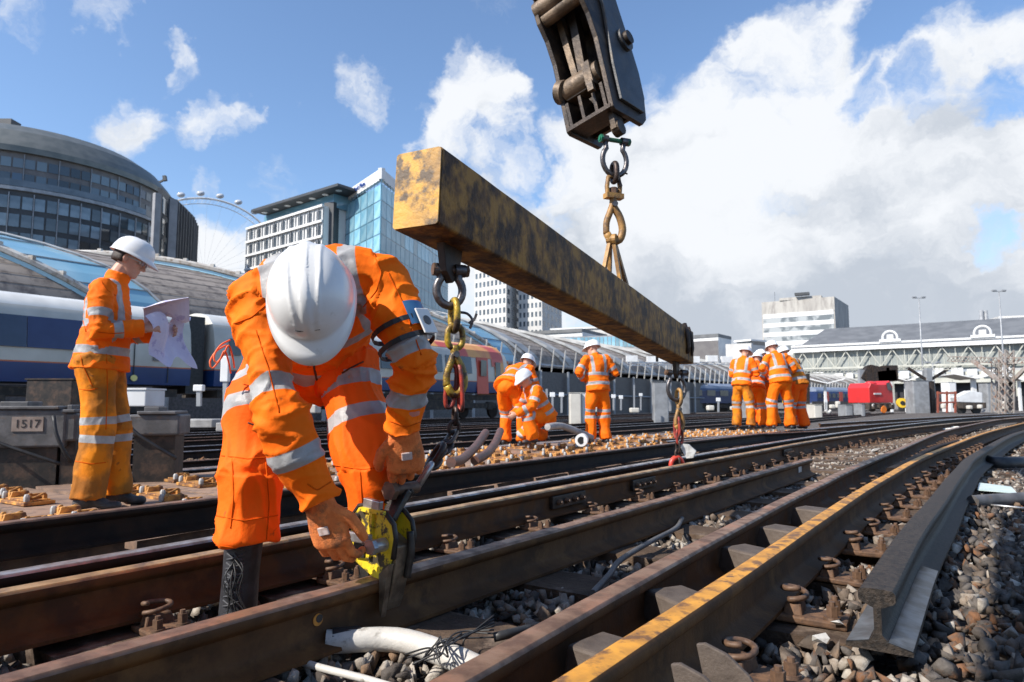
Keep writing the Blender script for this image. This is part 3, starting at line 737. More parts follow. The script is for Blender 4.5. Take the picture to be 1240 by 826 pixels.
# ---------------------------------------------------------------- hotel
def txt(s,loc,size,ax,up,matl,parent,name='lettering',ext=.01,align='CENTER'):
    cu=bpy.data.curves.new(name,'FONT'); cu.body=s; cu.size=size; cu.extrude=ext; cu.align_x=align; cu.align_y='CENTER'
    t=bpy.data.objects.new('tmp',cu); COL.objects.link(t); dg=bpy.context.evaluated_depsgraph_get(); dg.update()
    me=bpy.data.meshes.new_from_object(t.evaluated_get(dg)); bpy.data.objects.remove(t); me.name=name
    ax=V(ax).normalized(); up=V(up).normalized(); n=ax.cross(up)
    mt=Matrix((( ax.x,up.x,n.x,loc[0]),(ax.y,up.y,n.y,loc[1]),(ax.z,up.z,n.z,loc[2]),(0,0,0,1))); me.transform(mt); me.materials.clear()
    return link_mesh(name,me,matl,parent)
def hotel():
    a,b=XY(292,172),XY(386,151); zt=ZZ(249,151)
    root=empty('apartment_wing',P3(b,-1),'white gridded apartment wing with paired dark windows and a thin cantilever roof','building')
    bm=B(); t,n=wall(bm,a,b,-1,zt,6); obj('wall',bm,M['offwhite'],root)
    nz=12; z0=zt-12*3.55
    panes(root,'window',a,b,z0,zt-.4,9,12,.50,.72,'gwin',.10,skip=lambda i,j:False,x0=0)
    bm=B(); linesgrid(bm,a,b,z0,zt,9,12,.55,.30,0,True,False); obj('floor_bands',bm,M['offwhite'],root)
    bm=B(); linesgrid(bm,a,b,z0,zt-.4,18,1,.20,.2,0,False,True); obj('window_frames',bm,M['galv'],root)
    # recess between the wings
    bm=B(); wall(bm,XY(386.2,152.6),XY(398,151.6),-1,ZZ(240,149),2); obj('dark_recess',bm,M['dclad'],root)
    # set back top floor and roof slab
    bm=B(); wall(bm,XY(312,171),XY(398,152),zt+.01,zt+3.1,10); obj('glazed_top_floor',bm,M['gblueR'],root)
    bm=B(); q0,q1=XY(300,168),XY(407,147.5); t,n=wall(bm,q0,q1,zt+3.2,zt+3.8,14,out=1.0); obj('roof_slab',bm,M['dclad'],root)
    for k in range(7):
        f=(k+.5)/7; c=V((*q0,0)).lerp(V((*q1,0)),f)+n*1.2+Zv*(zt+3.12); bm=B(); tube(bm,[c,c-Zv*.05],[.75,.75],12); obj('soffit_light',bm,M['whitep'],root)
    # glazed block
    c0,c1,c2=XY(397,163),XY(457,140),XY(541,188); zt=ZZ(203,140)
    root=empty('glazed_hotel',P3(c1,-1),'tall blue curtain walled hotel with a pale parapet and blue lettering','building')
    bm=B(); zl=ZZ(222,140)
    d2=V(c0)-V(c1); far=V(c2)+d2
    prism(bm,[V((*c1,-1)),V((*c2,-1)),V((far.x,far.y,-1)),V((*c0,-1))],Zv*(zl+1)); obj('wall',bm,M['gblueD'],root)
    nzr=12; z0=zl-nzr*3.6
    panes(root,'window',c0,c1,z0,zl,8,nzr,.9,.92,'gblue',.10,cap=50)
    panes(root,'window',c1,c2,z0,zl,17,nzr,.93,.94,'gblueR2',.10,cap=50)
    # parapet
    bm=B(); wall(bm,c0,c1,zl+1.0,zt,.8); wall(bm,c1,c2,zl+1.0,zt,.8); obj('parapet',bm,M['offwhite'],root)
    bm=B(); linesgrid(bm,c0,c1,zl,zl+1.0,16,1,.12,.1,0,False,True);linesgrid(bm,c1,c2,zl,zl+1.0,30,1,.12,.1,0,False,True); obj('louvres',bm,M['gblueD'],root)
    t=(V((*c1,0))-V((*c0,0))).normalized(); n=V((-t.y,t.x,0)); n=n if n.y>0 else -n
    loc=V((*c0,0)).lerp(V((*c1,0)),.60)-n*.25+Zv*(zl+.9+zt)/1
    loc.z=(zl+1.0+zt)/2
    txt('Park Plaza',loc,1.5,t,Zv,M['signblue'],root,ext=.08)
    bm=B(); w=V((*c0,0)).lerp(V((*c1,0)),.34)-n*.2+Zv*((zl+1.0+zt)/2); box(bm,w,1.0,.2,1.3,t,n,Zv); obj('emblem',bm,M['signblue'],root)
M['signblue']=mat('sign_blue',(.03,.08,.30),None)
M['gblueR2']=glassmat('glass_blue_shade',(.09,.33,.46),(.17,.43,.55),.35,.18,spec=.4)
hotel()
def gridtower(name,label,a,b,c,zt,nx,nz,nx2,wallm='stonew',side_windows=True,z0=6):
    root=empty(name,P3(b,-1),label,'building')
    bm=B(); d=V(c)-V(b); q=V(a)+d
    prism(bm,[V((*a,-1)),V((*b,-1)),V((*c,-1)),V((q.x,q.y,-1))],Zv*(zt+1)); obj('wall',bm,M[wallm],root)
    panes(root,'window',a,b,z0,zt-1,nx,nz,.50,.55,'gwin',.05,cap=100,th=.12)
    bm=B(); wall(bm,a,b,zt+.01,zt+1.0,.5); obj('parapet',bm,M[wallm],root)
    return root
def fac(root,a,b,z0,z1,nx,nz,fx=.5,fz=.55,m='gwin',cap=40): panes(root,'window',a,b,z0,z1,nx,nz,fx,fz,m,.05,cap=cap,th=.12)
r_=gridtower('office_tower','tall white gridded office tower showing under the beam, nearer its hanging chain',XY(574,300),XY(613,288),XY(629,310),ZZ(302,295),8,15,3); fac(r_,XY(613,288),XY(629,310),6,ZZ(302,295)-1,3,15)
r_=gridtower('office_tower','white gridded office tower right of its taller looking twin under the beam',XY(628,296),XY(657,290),XY(681,320),ZZ(318,292),6,14,3); fac(r_,XY(657,290),XY(681,320),6,ZZ(318,292)-1,5,14)
# low pale office block in front of towers
def lowoffice():
    root=empty('low_office',P3(XY(700,200),-1),'long low pale office roof with a strip of blue glazing above the ribbed canopy','building')
    a,b=XY(633,215),XY(706,205); bm=B(); wall(bm,a,b,-1,ZZ(404,210),20); obj('wall',bm,M['offwhite'],root)
    bm=B(); wall(bm,a,b,ZZ(404,210)+.01,ZZ(400,210),21,out=.4); obj('roof',bm,M['slate'],root)
    a,b=XY(640,200),XY(800,190); z1=ZZ(409,200); z0=ZZ(424,200); bm=B(); wall(bm,a,b,-1,z1,6); obj('lower_wall',bm,M['galv'],root)
    panes(root,'window',a,b,z0,z1,34,1,.8,.8,'gblue',.08)
    root=empty('cream_office',P3(XY(720,230),-1),'broad cream flat roofed block behind the low glazed office','building')
    bm=B(); wall(bm,XY(668,235),XY(770,225),-1,ZZ(398,230),15); obj('wall',bm,M['stonew'],root)
    bm=B(); wall(bm,XY(667,235),XY(771,225),ZZ(398,230)+.01,ZZ(396,230),16,out=.5); obj('roof',bm,M['offwhite'],root)
lowoffice()
def small_blocks():
    root=empty('concrete_block',P3(XY(860,260),-1),'blank grey block with a darker roof right of the beam end','building')
    bm=B(); wall(bm,XY(836,262),XY(872,255),-1,ZZ(409,258),14); obj('wall',bm,M['offwhite'],root)
    bm=B(); wall(bm,XY(836,262),XY(872.5,255),ZZ(409,258)+.01,ZZ(405,258),14.5,out=.3); obj('roof',bm,M['slate'],root)
    bm=B(); wall(bm,XY(872,255),XY(885,268),-1,ZZ(413,258),10); obj('side_wing',bm,M['brownclad'],root)
    fac(root,XY(872,255),XY(885,268),ZZ(440,258),ZZ(414,258),3,4,.6,.5)
    fac(root,XY(841,261),XY(858,257.5),ZZ(440,258),ZZ(416,258),3,3,.25,.5)
    root=empty('white_block',P3(XY(905,240),-1),'small white classical block behind the worker group','building')
    bm=B(); wall(bm,XY(888,245),XY(912,238),-1,ZZ(418,240),12); wall(bm,XY(912.2,238),XY(926,250),-1,ZZ(416,240),9); obj('wall',bm,M['stonew'],root)
    bm=B(); wall(bm,XY(893,244),XY(911,239),ZZ(418,240)+.01,ZZ(413,240),8,out=-.8); obj('attic',bm,M['gwin'],root)
    bm=B(); wall(bm,XY(891,245),XY(912,239),ZZ(413,240)+.02,ZZ(411,240),9); obj('roof',bm,M['offwhite'],root)
    fac(root,XY(889,245),XY(911,238),ZZ(440,240),ZZ(420,240),4,3,.35,.5); fac(root,XY(912.2,238),XY(926,250),ZZ(440,240),ZZ(418,240),5,4,.6,.55)
small_blocks()
def slab():
    a,b,c=XY(926.5,318),XY(1016,300),XY(1033,328); zt=ZZ(359,300)
    root=empty('office_slab',P3(b,-1),'wide concrete office slab with long strip windows and a blank right end','building')
    d=V(c)-V(b); q=V(a)+d; bm=B(); prism(bm,[V((*a,-1)),V((*b,-1)),V((*c,-1)),V((q.x,q.y,-1))],Zv*(zt+1)); obj('wall',bm,M['beigec'],root)
    z1=ZZ(375,300)
    h=(z1-4)/9
    for j in range(9):
        bm=B(); t,n=wall(bm,XY(928,317.6),XY(1014.5,300.2),4+h*j,4+h*j+h*.52,.3,out=.15); obj('window_strip',bm,M['gwinstrip'],root)
        bm=B(); wall(bm,XY(928,317.6),XY(1014.5,300.2),4+h*j+h*.54,4+h*(j+1)-.02,.3,out=.2); obj('spandrel',bm,M['whitep'],root)
    bm=B(); wall(bm,XY(948,312),XY(1000,303),zt+.01,zt+1.2,5,out=-1); obj('plant_room',bm,M['beigec'],root)
    bm=B(); wall(bm,XY(966,304),XY(984,301),zt+1.62,zt+2.8,3,out=-4); obj('roof_plant',bm,M['dclad'],root)
    bm=B(); bar(bm,P3(XY(943,315),zt),P3(XY(943,315),zt+4.5),.2); obj('mast',bm,M['galv'],root)
M['gwinstrip']=mat('strip_glass',(.16,.18,.19),(.40,.42,.42),.22,.2,detail=3,lo=.45,hi=.55)
slab()
# ---------------------------------------------------------------- terminus building on the right
def station():
    pa,pb=XY(962,196),XY(1300,160)
    a=V((*pa,0));b=V((*pb,0)); t=(b-a).normalized(); n=V((-t.y,t.x,0)); n=n if n.y>0 else -n; L=(b-a).length
    root=empty('station_hall',V((a.x,a.y,-.5)),'old terminus hall with a slate roof, white fascia arches and cream lattice girders','building')
    zf1=ZZ(419,195); zf0=ZZ(427,195); zt0=ZZ(452,195)
    bm=B(); box(bm,a+t*L/2-n*.4+Zv*(zf0+zf1)/2,L,1.0,zf1-zf0,t,n,Zv); box(bm,a+t*L/2-n*1.0+Zv*(zf1-.25),L,.6,.5,t,n,Zv); obj('fascia',bm,M['whitep'],root)
    bm=B(); zr=ZZ(404,204); p=[a+n*.6+Zv*zf1,a+n*16+Zv*(zf1+(zr-zf1)*1.35),a+n*32+Zv*zf1]
    p[0]=p[0]+t*2; p[2]=p[2]+t*2; p[1]=p[1]+t*6
    prism(bm,p,t*(L+5)); obj('roof',bm,M['slate'],root)
    # curtain wall behind the girders (translucent glazing) and glazing bars
    bm=B(); box(bm,a+t*L/2+n*1.0+Zv*(zt0+zf0)/2,L,.2,zf0-zt0,t,n,Zv); obj('glazing',bm,M['gstation'],root)
    bm=B(); nb=int(L/1.3)
    for k in range(nb): box(bm,a+t*(k*L/nb)+n*.85+Zv*(zt0+zf0)/2,.12,.12,zf0-zt0,t,n,Zv)
    obj('glazing_bars',bm,M['creamsteel'],root)
    # lattice girder
    bm=B(); zc0=ZZ(447,195); zc1=zf0-.2; m=int(L/5.5)
    for k in range(m):
        x0=k*L/m; x1=(k+.5)*L/m; x2=(k+1)*L/m
        bar(bm,a+t*x0-n*.2+Zv*zc0,a+t*x1-n*.2+Zv*zc1,.24); bar(bm,a+t*x1-n*.2+Zv*zc1,a+t*x2-n*.2+Zv*zc0,.24); box(bm,a+t*x0-n*.2+Zv*(zc0+zc1)/2,.14,.15,zc1-zc0,t,n,Zv)
    box(bm,a+t*L/2-n*.3+Zv*zc0,L,.35,.5,t,n,Zv); box(bm,a+t*L/2-n*.3+Zv*(zt0-1.1),L,.35,.9,t,n,Zv); box(bm,a+t*L/2-n*.2+Zv*(zt0-2.6),L,.35,1.6,t,n,Zv)
    obj('lattice_girder',bm,M['creamsteel'],root)
    # round headed fascia ornaments
    for px in (1079,1191):
        r=ray(px,418); den=r.x*n.x+r.y*n.y; s=(a.dot(n))/den; q=V((r.x*s,r.y*s,0))-n*1.3
        bm=B(); pts=[q+t*(1.7*math.cos(u))+Zv*(zf1+1.0+1.7*math.sin(u)) for u in np.linspace(0,math.pi,13)]; pts=[pts[0]-Zv*1.1]+pts+[pts[-1]-Zv*1.1]
        tube(bm,pts,.28,6); box(bm,q+Zv*(zf1+.2),5,.6,.7,t,n,Zv); box(bm,q+n*.4+Zv*(zf1+.9),1.5,.3,1.8,t,n,Zv); obj('arched_pediment',bm,M['whitep'],root)
    # concourse behind canopies: its inner shade put into near-black wall and ceiling colour
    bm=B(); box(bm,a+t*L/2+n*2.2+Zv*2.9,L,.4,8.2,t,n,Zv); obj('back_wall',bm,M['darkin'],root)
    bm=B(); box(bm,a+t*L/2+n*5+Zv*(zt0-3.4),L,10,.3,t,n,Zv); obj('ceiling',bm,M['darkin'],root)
    for k in range(14):
        bm=B(); x=3+k*L/14; bar(bm,a+t*x-n*.2+Zv*-.5,a+t*x-n*.2+Zv*(zt0-2.6),.45); obj('column',bm,M['creamsteel'],root)
    # mesh and boxes hung on the girder
    rs=random.Random(4)
    for k in range(16):
        x=4+k*L/16+rs.uniform(-1,1); bm=B(); box(bm,a+t*x-n*1.1+Zv*(zt0-.9+rs.uniform(-.4,.6)),rs.uniform(1.4,2.6),.5,rs.uniform(1.2,2.2),t,n,Zv); obj('signal_box',bm,M['offwhite'],root)
    return a,t,n,L
M['gstation']=mat('grimy_glazing',(.30,.32,.30),(.20,.22,.21),.3,.5,c3=(.38,.40,.38),scale3=.15)
SA,ST,SN,SL=station()
# twin chimney pipes behind the hall
root=empty('flue_stack',P3(XY(1198,215),0),'pair of silver flue pipes rising behind the hall roof','flue')
for px in (1195.5,1201): bm=B(); cyl(bm,P3(XY(px,215),5),P3(XY(px,215),ZZ(376,215)),.62,12); obj('pipe',bm,M['galv'],root,smooth=True)
root=empty('far_block',P3(XY(1230,240),0),'pale ribbed block peeping over the slate roof at the right edge','building'); bm=B(); wall(bm,XY(1217,240),XY(1290,235),0,ZZ(382,238),8); obj('wall',bm,M['stonew'],root)
bm=B(); linesgrid(bm,XY(1217,240),XY(1290,235),ZZ(392,238),ZZ(383,238),24,1,.5,.2,0,False,True); obj('fins',bm,M['offwhite'],root)
# platform canopies
def canopy(px0,px1,d,py,lab,cols,dz=.14,depth=6):
    a=P3(XY(px0,d),0); b=P3(XY(px1,d*.985),0); t=(b-a).normalized(); n=V((-t.y,t.x,0)); z=ZZ(py,d); L=(b-a).length
    root=empty('platform_canopy',V((a.x,a.y,-.3)),lab,'canopy')
    bm=B(); 
    prism(bm,[a+Zv*(z+.5),a+t*L*.5+Zv*(z-.1),b+Zv*(z+.5),b+Zv*(z+.5+dz),a+t*L*.5+Zv*(z-.1+dz),a+Zv*(z+.5+dz)],n*depth); obj('roof',bm,M['offwhite'],root)
    for px in cols:
        c=P3(XY(px,d+.6),0); bm=B(); bar(bm,c+Zv*-.3,c+Zv*(z-.1),.28); obj('column',bm,M['offwhite'],root)
canopy(982,1025,96,464,'low white V shaped platform canopy over the blue train',[1000]); canopy(1083,1118,92,461,'white V shaped platform canopy behind the red machine',[1080,1098,1108])
canopy(1158,1212,88,458,'white V shaped platform canopy left of the steel mast',[1179,1182]); canopy(1222,1262,86,460,'white V shaped platform canopy at the right frame edge',[1236])
for i,(px,d) in enumerate([(1050,118),(1140,112),(1200,108),(1000,120),(1090,116)]):
    bm=B(); p=XY(px,d); o=None; box(bm,P3(p,.5),26,4,1.0); root=obj('platform',bm,M['concrete'],origin=P3(p,0)); tag(root,['long low platform deep under the hall roof, in line with the red machine','platform behind the grey cabinets','platform behind the right hand mast','platform under the leftmost canopy','platform between the red machine and the grey cabinets'][i],'platform')
# ---------------------------------------------------------------- curved glazed train shed on the left, ribbed on the right
def shed():
    root=empty('train_shed',V((-20,28,-.5)),'long vaulted train shed with brown panels, blue glass strips and pale ribs','train shed')
    def eave(y):   # plan line curving a little away at the far end
        x=.70*y-41.3
        if y>110: x+=(y-110)**2*.0016
        return V((x,y,0))
    def pt(y,v,lift=0):   # v 0 eave..1 ridge
        e=eave(y); d=(eave(y+.5)-eave(y-.5)).normalized(); n=V((-d.y,d.x,0))
        hr=9.7-1.1*min(1,max(0,(y-50)/20))
        a=v*math.pi/2
        return e+n*(13*(1-math.cos(a))*.96)+Zv*(4.2+(hr-4.2)*math.sin(a)+lift) if True else None
    ys=list(np.arange(8,240,2.0))
    bm=B(); nv=10; g={}
    for i,y in enumerate(ys):
        for j in range(nv+1): g[i,j]=bm.verts.new(pt(y,j/nv))
        e=pt(y,1); d=(eave(y+.5)-eave(y-.5)).normalized(); n=V((-d.y,d.x,0)); g[i,nv+1]=bm.verts.new(e+n*14-Zv*3); g[i,nv+2]=bm.verts.new(e+n*26-Zv*9)
    for i in range(len(ys)-1):
        for j in range(nv+2): bm.faces.new((g[i,j],g[i+1,j],g[i+1,j+1],g[i,j+1]))
    obj('roof',bm,M['roofbrown'],root,smooth=True)
    # battens along the roof
    bm=B()
    for v in np.linspace(.08,.97,15): 
        tube(bm,[pt(y,v,.015) for y in ys[:60]],.014,4)
    obj('battens',bm,M['roofbrown'],root)
    # near part: leaning blue glass strips with pale edge beams, every ~13 m
    k=0; y=14.0
    while y<56:
        # the strip runs from eave to ridge while shifting along the building
        def sp(v,o,lift=.0): return pt(y+6.5-v*11.0+o,v,lift)
        bm=B(); A=[];Bv=[]
        for v in np.linspace(.0,1,14): w=.8+3.0*math.sin(math.pi*min(1,v*.9+.08)); A.append(sp(v,0,.22)); Bv.append(sp(v,w,.22))
        va=[bm.verts.new(p) for p in A]; vb=[bm.verts.new(p) for p in Bv]; vc=[bm.verts.new(p-Zv*.2) for p in A]; vd=[bm.verts.new(p-Zv*.2) for p in Bv]
        for i in range(13):
            bm.faces.new((va[i],va[i+1],vb[i+1],vb[i])); bm.faces.new((vc[i],vd[i],vd[i+1],vc[i+1])); bm.faces.new((va[i],vc[i],vc[i+1],va[i+1])); bm.faces.new((vb[i],vb[i+1],vd[i+1],vd[i]))
        obj('glass_strip',bm,M['gcanopy'],root,smooth=False)
        bm=B(); tube(bm,[p+Zv*.18 for p in A],.17,6); 
        for p in A[1:-1]: box(bm,p+Zv*.34,.22,.22,.2)
        obj('edge_beam',bm,M['rib'],root,smooth=False)
        bm=B(); tube(bm,[p+Zv*.12 for p in Bv],.06,5)
        for p,q in zip(A[1::2],Bv[1::2]): bar(bm,p+Zv*.04,q+Zv*.04,.05)
        obj('glazing_bars',bm,M['galv'],root)
        y+=12.5; k+=1
    # far part: white ribs and paler strips
    y=58.0; i=0
    while y<215:
        pts=[pt(y+3.2-v*7.0,v,.16) for v in np.linspace(0,1,9)]
        bm=B(); tube(bm,pts,.16+.0012*y,5); obj('rib',bm,M['ribgrey'],root)
        bm=B(); a=[pt(y+4.1-v*7.0,v,.10) for v in np.linspace(0,1,9)]; b_=[pt(y+5.2-v*7.0,v,.10) for v in np.linspace(0,1,9)]
        for j in range(8): prism(bm,[a[j],a[j+1],b_[j+1],b_[j]],Zv*.04)
        obj('light_strip',bm,M['gstrip'],root)
        y+=4.6+.012*y; i+=1
    # ridge and eave beams
    bm=B(); tube(bm,[pt(y,1,.12) for y in ys],.16,6); obj('ridge_beam',bm,M['rib'],root)
    bm=B(); tube(bm,[pt(y,0,.1) for y in ys],.18,6); obj('eave_beam',bm,M['galv'],root)
    k=0; rest=B()
    for y in np.arange(40,215,1.7):
        bm=B() if k<98 else rest; p=pt(y,0); bar(bm,p+V((.3,-.4,-.5)),pt(y+.3,.10)+V((.5,-.7,.9)),.10 if y<90 else .14)
        if k<98: obj('eave_strut',bm,M['ribgrey'],root)
        k+=1
    o=obj('eave_strut',rest,M['whitep'],root); o['kind']='stuff'
    # wall below
    bm=B(); g0=[eave(y)+V((.3,-.2,0)) for y in ys]
    for a,b in zip(g0[:-1],g0[1:]): prism(bm,[a+Zv*-.5,b+Zv*-.5,b+Zv*3.7,a+Zv*3.7],V((-.25,.18,0)))
    obj('wall',bm,M['grey'],root)
    bm=B()
    for y in np.arange(10,230,4.0): p=eave(y)+V((.5,-.4,0)); bar(bm,p-Zv*.5,p+Zv*3.8,.22)
    tube(bm,[eave(y)+V((.5,-.4,1.6)) for y in ys],.09,4)
    obj('posts',bm,M['galv'],root)
M['ribgrey']=mat('weathered_rib',(.50,.49,.46),(.38,.37,.34),1,.6)
M['gstrip']=mat('pale_glazing',(.33,.33,.32),(.25,.25,.24),.6,.3)
shed()
# ---------------------------------------------------------------- trains
TX=lambda y:.70*y-27.3
TU=V((.573,.8195,0)).normalized(); TN=V((-TU.y,TU.x,0))   # TN away from camera
def carriage(y_end,L,label,livery,cab=False,win=None,name='train_carriage',group=None,axis0=None):
    """near side face passes through (TX(y),y); y_end = far end"""
    e=V((TX(y_end),y_end,.22))
    root=empty(name,e-TU*L/2-Zv*.3,label,'train',group)
    z0,z1=1.12,3.78; W_=2.75
    # cross section (n, z), near side first
    cs=[(0,z0),(-.04,1.6),(-.02,2.3),(.06,2.95),(.20,3.35),(.50,3.62),(.95,3.76),(W_/2,3.80)]
    cs=cs+[(W_-x,z) for x,z in cs[-2::-1]]
    def sec(p,k=1.0,dz=0): return [p+TN*(W_/2+(x-W_/2)*k)+Zv*(z0+(z-z0)*(k if k<1 else 1)+dz) for x,z in cs]
    bm=B(); st=[(0,1)]
    if cab: st=[(0,1),(L-1.6,1),(L-.8,.985),(L-.3,.93),(L-.05,.84)]
    else: st=[(0,1),(L,1)]
    rings=[[bm.verts.new(q) for q in sec(e-TU*(L-s),k)] for s,k in st]
    for a,b in zip(rings[:-1],rings[1:]):
        for i in range(len(cs)): bm.faces.new((a[i],a[(i+1)%len(cs)],b[(i+1)%len(cs)],b[i]))
    bm.faces.new(rings[0][::-1]); bm.faces.new(rings[-1])
    body=obj('body',bm,livery,root,auto=40)
    if win:
        for s0,s1,za,zb,m in win:
            bm=B(); a=e-TU*(L-s0); b=e-TU*(L-s1); 
            lean=.05
            p=[a+TN*-.055+Zv*za,b+TN*-.055+Zv*za,b+TN*(.045 if zb>2.9 else -.02)+Zv*zb,a+TN*(.045 if zb>2.9 else -.02)+Zv*zb]
            nm='door' if (za<1.3) else 'window'
            prism(bm,p,-TN*.03); obj(nm,bm,M[m],root)
    # under frame
    bm=B(); c=e-TU*L/2+TN*W_/2; box(bm,c+Zv*.86,L-.6,2.3,.26,TU,TN,Zv)
    rs=random.Random(int(y_end)); s=3.6
    while s<L-5:
        w=rs.uniform(.9,2.2); box(bm,e-TU*(L-s-w/2)+TN*.45+Zv*(.55-rs.uniform(0,.1)),w,.7,rs.uniform(.35,.6),TU,TN,Zv); s+=w+rs.uniform(.2,.9)
    obj('underframe',bm,M['under'],root)
    for s in (2.4,L-2.6):
        bm=B(); p=e-TU*(L-s)+TN*.35; box(bm,p+Zv*.42,2.9,.12,.28,TU,TN,Zv); 
        for q in (-.9,.9): box(bm,p+TU*q+Zv*.42,.4,.2,.42,TU,TN,Zv)
        obj('bogie_frame',bm,M['under'],root)
        for q in (-1.3,1.3):
            bm=B(); cyl(bm,p+TU*q+TN*.02+Zv*.17,p+TU*q+TN*.16+Zv*.17,.42,22); obj('wheel',bm,M['railA'],root,auto=40)
    return root,e,L
M['under']=mat('underframe_grime',(.028,.024,.020),(.05,.04,.033),2,.8,c3=(.09,.065,.045),scale3=4)
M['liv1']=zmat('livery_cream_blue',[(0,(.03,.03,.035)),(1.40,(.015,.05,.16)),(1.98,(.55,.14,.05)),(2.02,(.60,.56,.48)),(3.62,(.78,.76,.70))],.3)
# object origin of parts is at z=-.3, so band heights are raised by .3
M['trwin']=mat('train_window_blue',(.012,.018,.05),(.025,.035,.08),1,.08,spec=.8)
M['trwin3']=mat('window_band_navy',(.02,.03,.10),(.03,.045,.13),1,.25)
M['trwin2']=mat('train_window_dark',(.02,.025,.03),(.06,.07,.08),1,.08,spec=.8)
M['trred']=mat('door_red',(.62,.09,.05),(.55,.07,.04),1,.4)
M['trorange']=mat('door_orange',(.75,.22,.05),None,rough=.4)
# car 1: near end runs out of frame left, far end at px 231
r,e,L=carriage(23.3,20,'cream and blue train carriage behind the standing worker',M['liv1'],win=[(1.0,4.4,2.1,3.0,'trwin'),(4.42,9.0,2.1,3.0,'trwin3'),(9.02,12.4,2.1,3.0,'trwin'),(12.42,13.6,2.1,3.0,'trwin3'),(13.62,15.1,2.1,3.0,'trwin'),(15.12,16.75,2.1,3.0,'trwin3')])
bm=B()
for a_,b_ in ((17.25,17.5),(18.7,18.95)):
    p=e-TU*(L-a_)+TN*-.06; q=e-TU*(L-b_)+TN*-.06
    prism(bm,[p+Zv*1.9,q+Zv*1.9,q+Zv*2.55,p+Zv*2.55],-TN*.02)
obj('door_window',bm,M['trwin'],r)
for s_ in (17.0,18.1,19.2):
    bm=B(); p=e-TU*(L-s_)+TN*-.055; bar(bm,p+Zv*1.2,p+Zv*2.9,.03,.012,TN); obj('door_seam',bm,M['black'],r)
bm=B(); p=e-TU*1.9+TN*-.07+Zv*1.32; tube(bm,[p,p-TN*.04],[.10,.10],14); M['glow']=mat('marker_lamp_yellow',(.8,.7,.25),None); obj('marker_lamp',bm,M['glow'],r)
bm=B(); box(bm,e+TU*.33+TN*1.38+Zv*2.2,.62,2.2,2.7,TU,TN,Zv); obj('gangway_bellows',bm,M['black'],r)
# car 2
r,e,L=carriage(39.0,18.3,'train carriage with a red and orange nose, its middle hidden by the bending worker',None if False else M['liv1'],cab=True,
  win=[(.55,1.0,2.25,2.85,'trwin2'),(3,4.5,2.1,2.98,'trwin2'),(5,7.5,2.1,2.98,'trwin2'),(8,9.8,2.1,2.98,'trwin2'),(10.2,12.2,2.1,2.98,'trwin2'),(12.5,14.55,2.1,2.98,'trwin2'),(15.0,16.0,1.05,3.0,'trred'),(16.65,17.1,1.75,2.8,'trwin2')])
# nose livery: a skin over the last metres
M['nose']=mat('nose_red_orange',(.60,.10,.07),(.78,.36,.10),.55,.35,detail=1,lo=.47,hi=.53)
bm=B(); W_=2.75
cs=[(-.06,2.05),(-.02,2.55),(.05,2.97),(.20,3.37),(.50,3.64),(.95,3.785),(W_/2,3.825)]
for i in range(len(cs)-1):
    (x0,z0_),(x1,z1_)=cs[i],cs[i+1]
    sa=11.5 if i>2 else (13.2 if i==2 else 16.1+.25*(2-i)); sb=sa
    a=e-TU*(L-sa);b=e-TU*(.85)
    prism(bm,[a+TN*x0+Zv*z0_,b+TN*x0+Zv*z0_,b+TN*x1+Zv*z1_,a+TN*x1+Zv*z1_],-TN*.012+Zv*.012)
obj('painted_swoosh',bm,M['nose'],r)
bm=B(); k=.83; p=e+TU*.0+TN*W_/2
box(bm,p+Zv*2.0,.12,2.2,1.9,TU,TN,Zv); obj('cab_front',bm,M['nose'],r,bevel=.04)
bm=B(); p=e-TU*(L-15.25)-TN*.10; prism(bm,[p+Zv*2.0,p+TU*.5+Zv*2.0,p+TU*.5+Zv*2.85,p+Zv*2.85],-TN*.02); obj('door_window',bm,M['trwin2'],r)
# distant units
def farunit(px,d,w,label,front,side,Lc=20,dirv=None):
    """end-on unit: front facing the camera, body running away"""
    c=P3(XY(px,d),0); f=V((.80,.60,0)).normalized() if dirv is None else dirv; n=V((-f.y,f.x,0))
    root=empty('train_unit',c-Zv*.3,label,'train')
    cs=[(-1.38,.9),(-1.4,2.6),(-1.2,3.35),(-.6,3.75),(.6,3.75),(1.2,3.35),(1.4,2.6),(1.38,.9)]
    bm=B(); prism(bm,[c+n*x+Zv*z for x,z in cs],f*Lc); obj('body',bm,side,root)
    bm=B(); prism(bm,[c+n*x*.96-f*.02+Zv*(z*.98) for x,z in cs],-f*.35); obj('cab_front',bm,front,root)
    for s in (-.72,.72): bm=B(); box(bm,c-f*.39+n*s+Zv*2.75,.06,.95,.9,f,n,Zv); obj('windscreen',bm,M['trwin2'],root)
    bm=B(); box(bm,c-f*.40+Zv*2.0,.08,.5,2.1,f,n,Zv); obj('end_door',bm,M['trorange'],root)
    bm=B(); box(bm,c+f*Lc/2+Zv*.5,Lc-1,2.2,.6,f,n,Zv); obj('underframe',bm,M['under'],root)
    for s in (-.95,.95): bm=B(); tube(bm,[c-f*.37+n*s+Zv*1.35,c-f*.41+n*s+Zv*1.35],[.13,.13],10); obj('headlight',bm,M['white'],root)
    for k in range(6):
        bm=B(); box(bm,c+f*(2+k*3)-n*1.41+Zv*2.35,1.9,.05,.8,f,n,Zv); obj('window',bm,M['trwin2'],root)
    return root
M['ylw']=mat('cab_yellow',(.80,.52,.04),(.7,.43,.03),2,.4)
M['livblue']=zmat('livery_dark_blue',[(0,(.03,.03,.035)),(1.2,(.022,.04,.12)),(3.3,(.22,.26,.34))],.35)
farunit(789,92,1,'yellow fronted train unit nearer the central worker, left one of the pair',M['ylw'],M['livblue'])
farunit(817,96,1,'yellow fronted train unit beside a grey cabinet, right one of the pair',M['ylw'],M['livblue'])
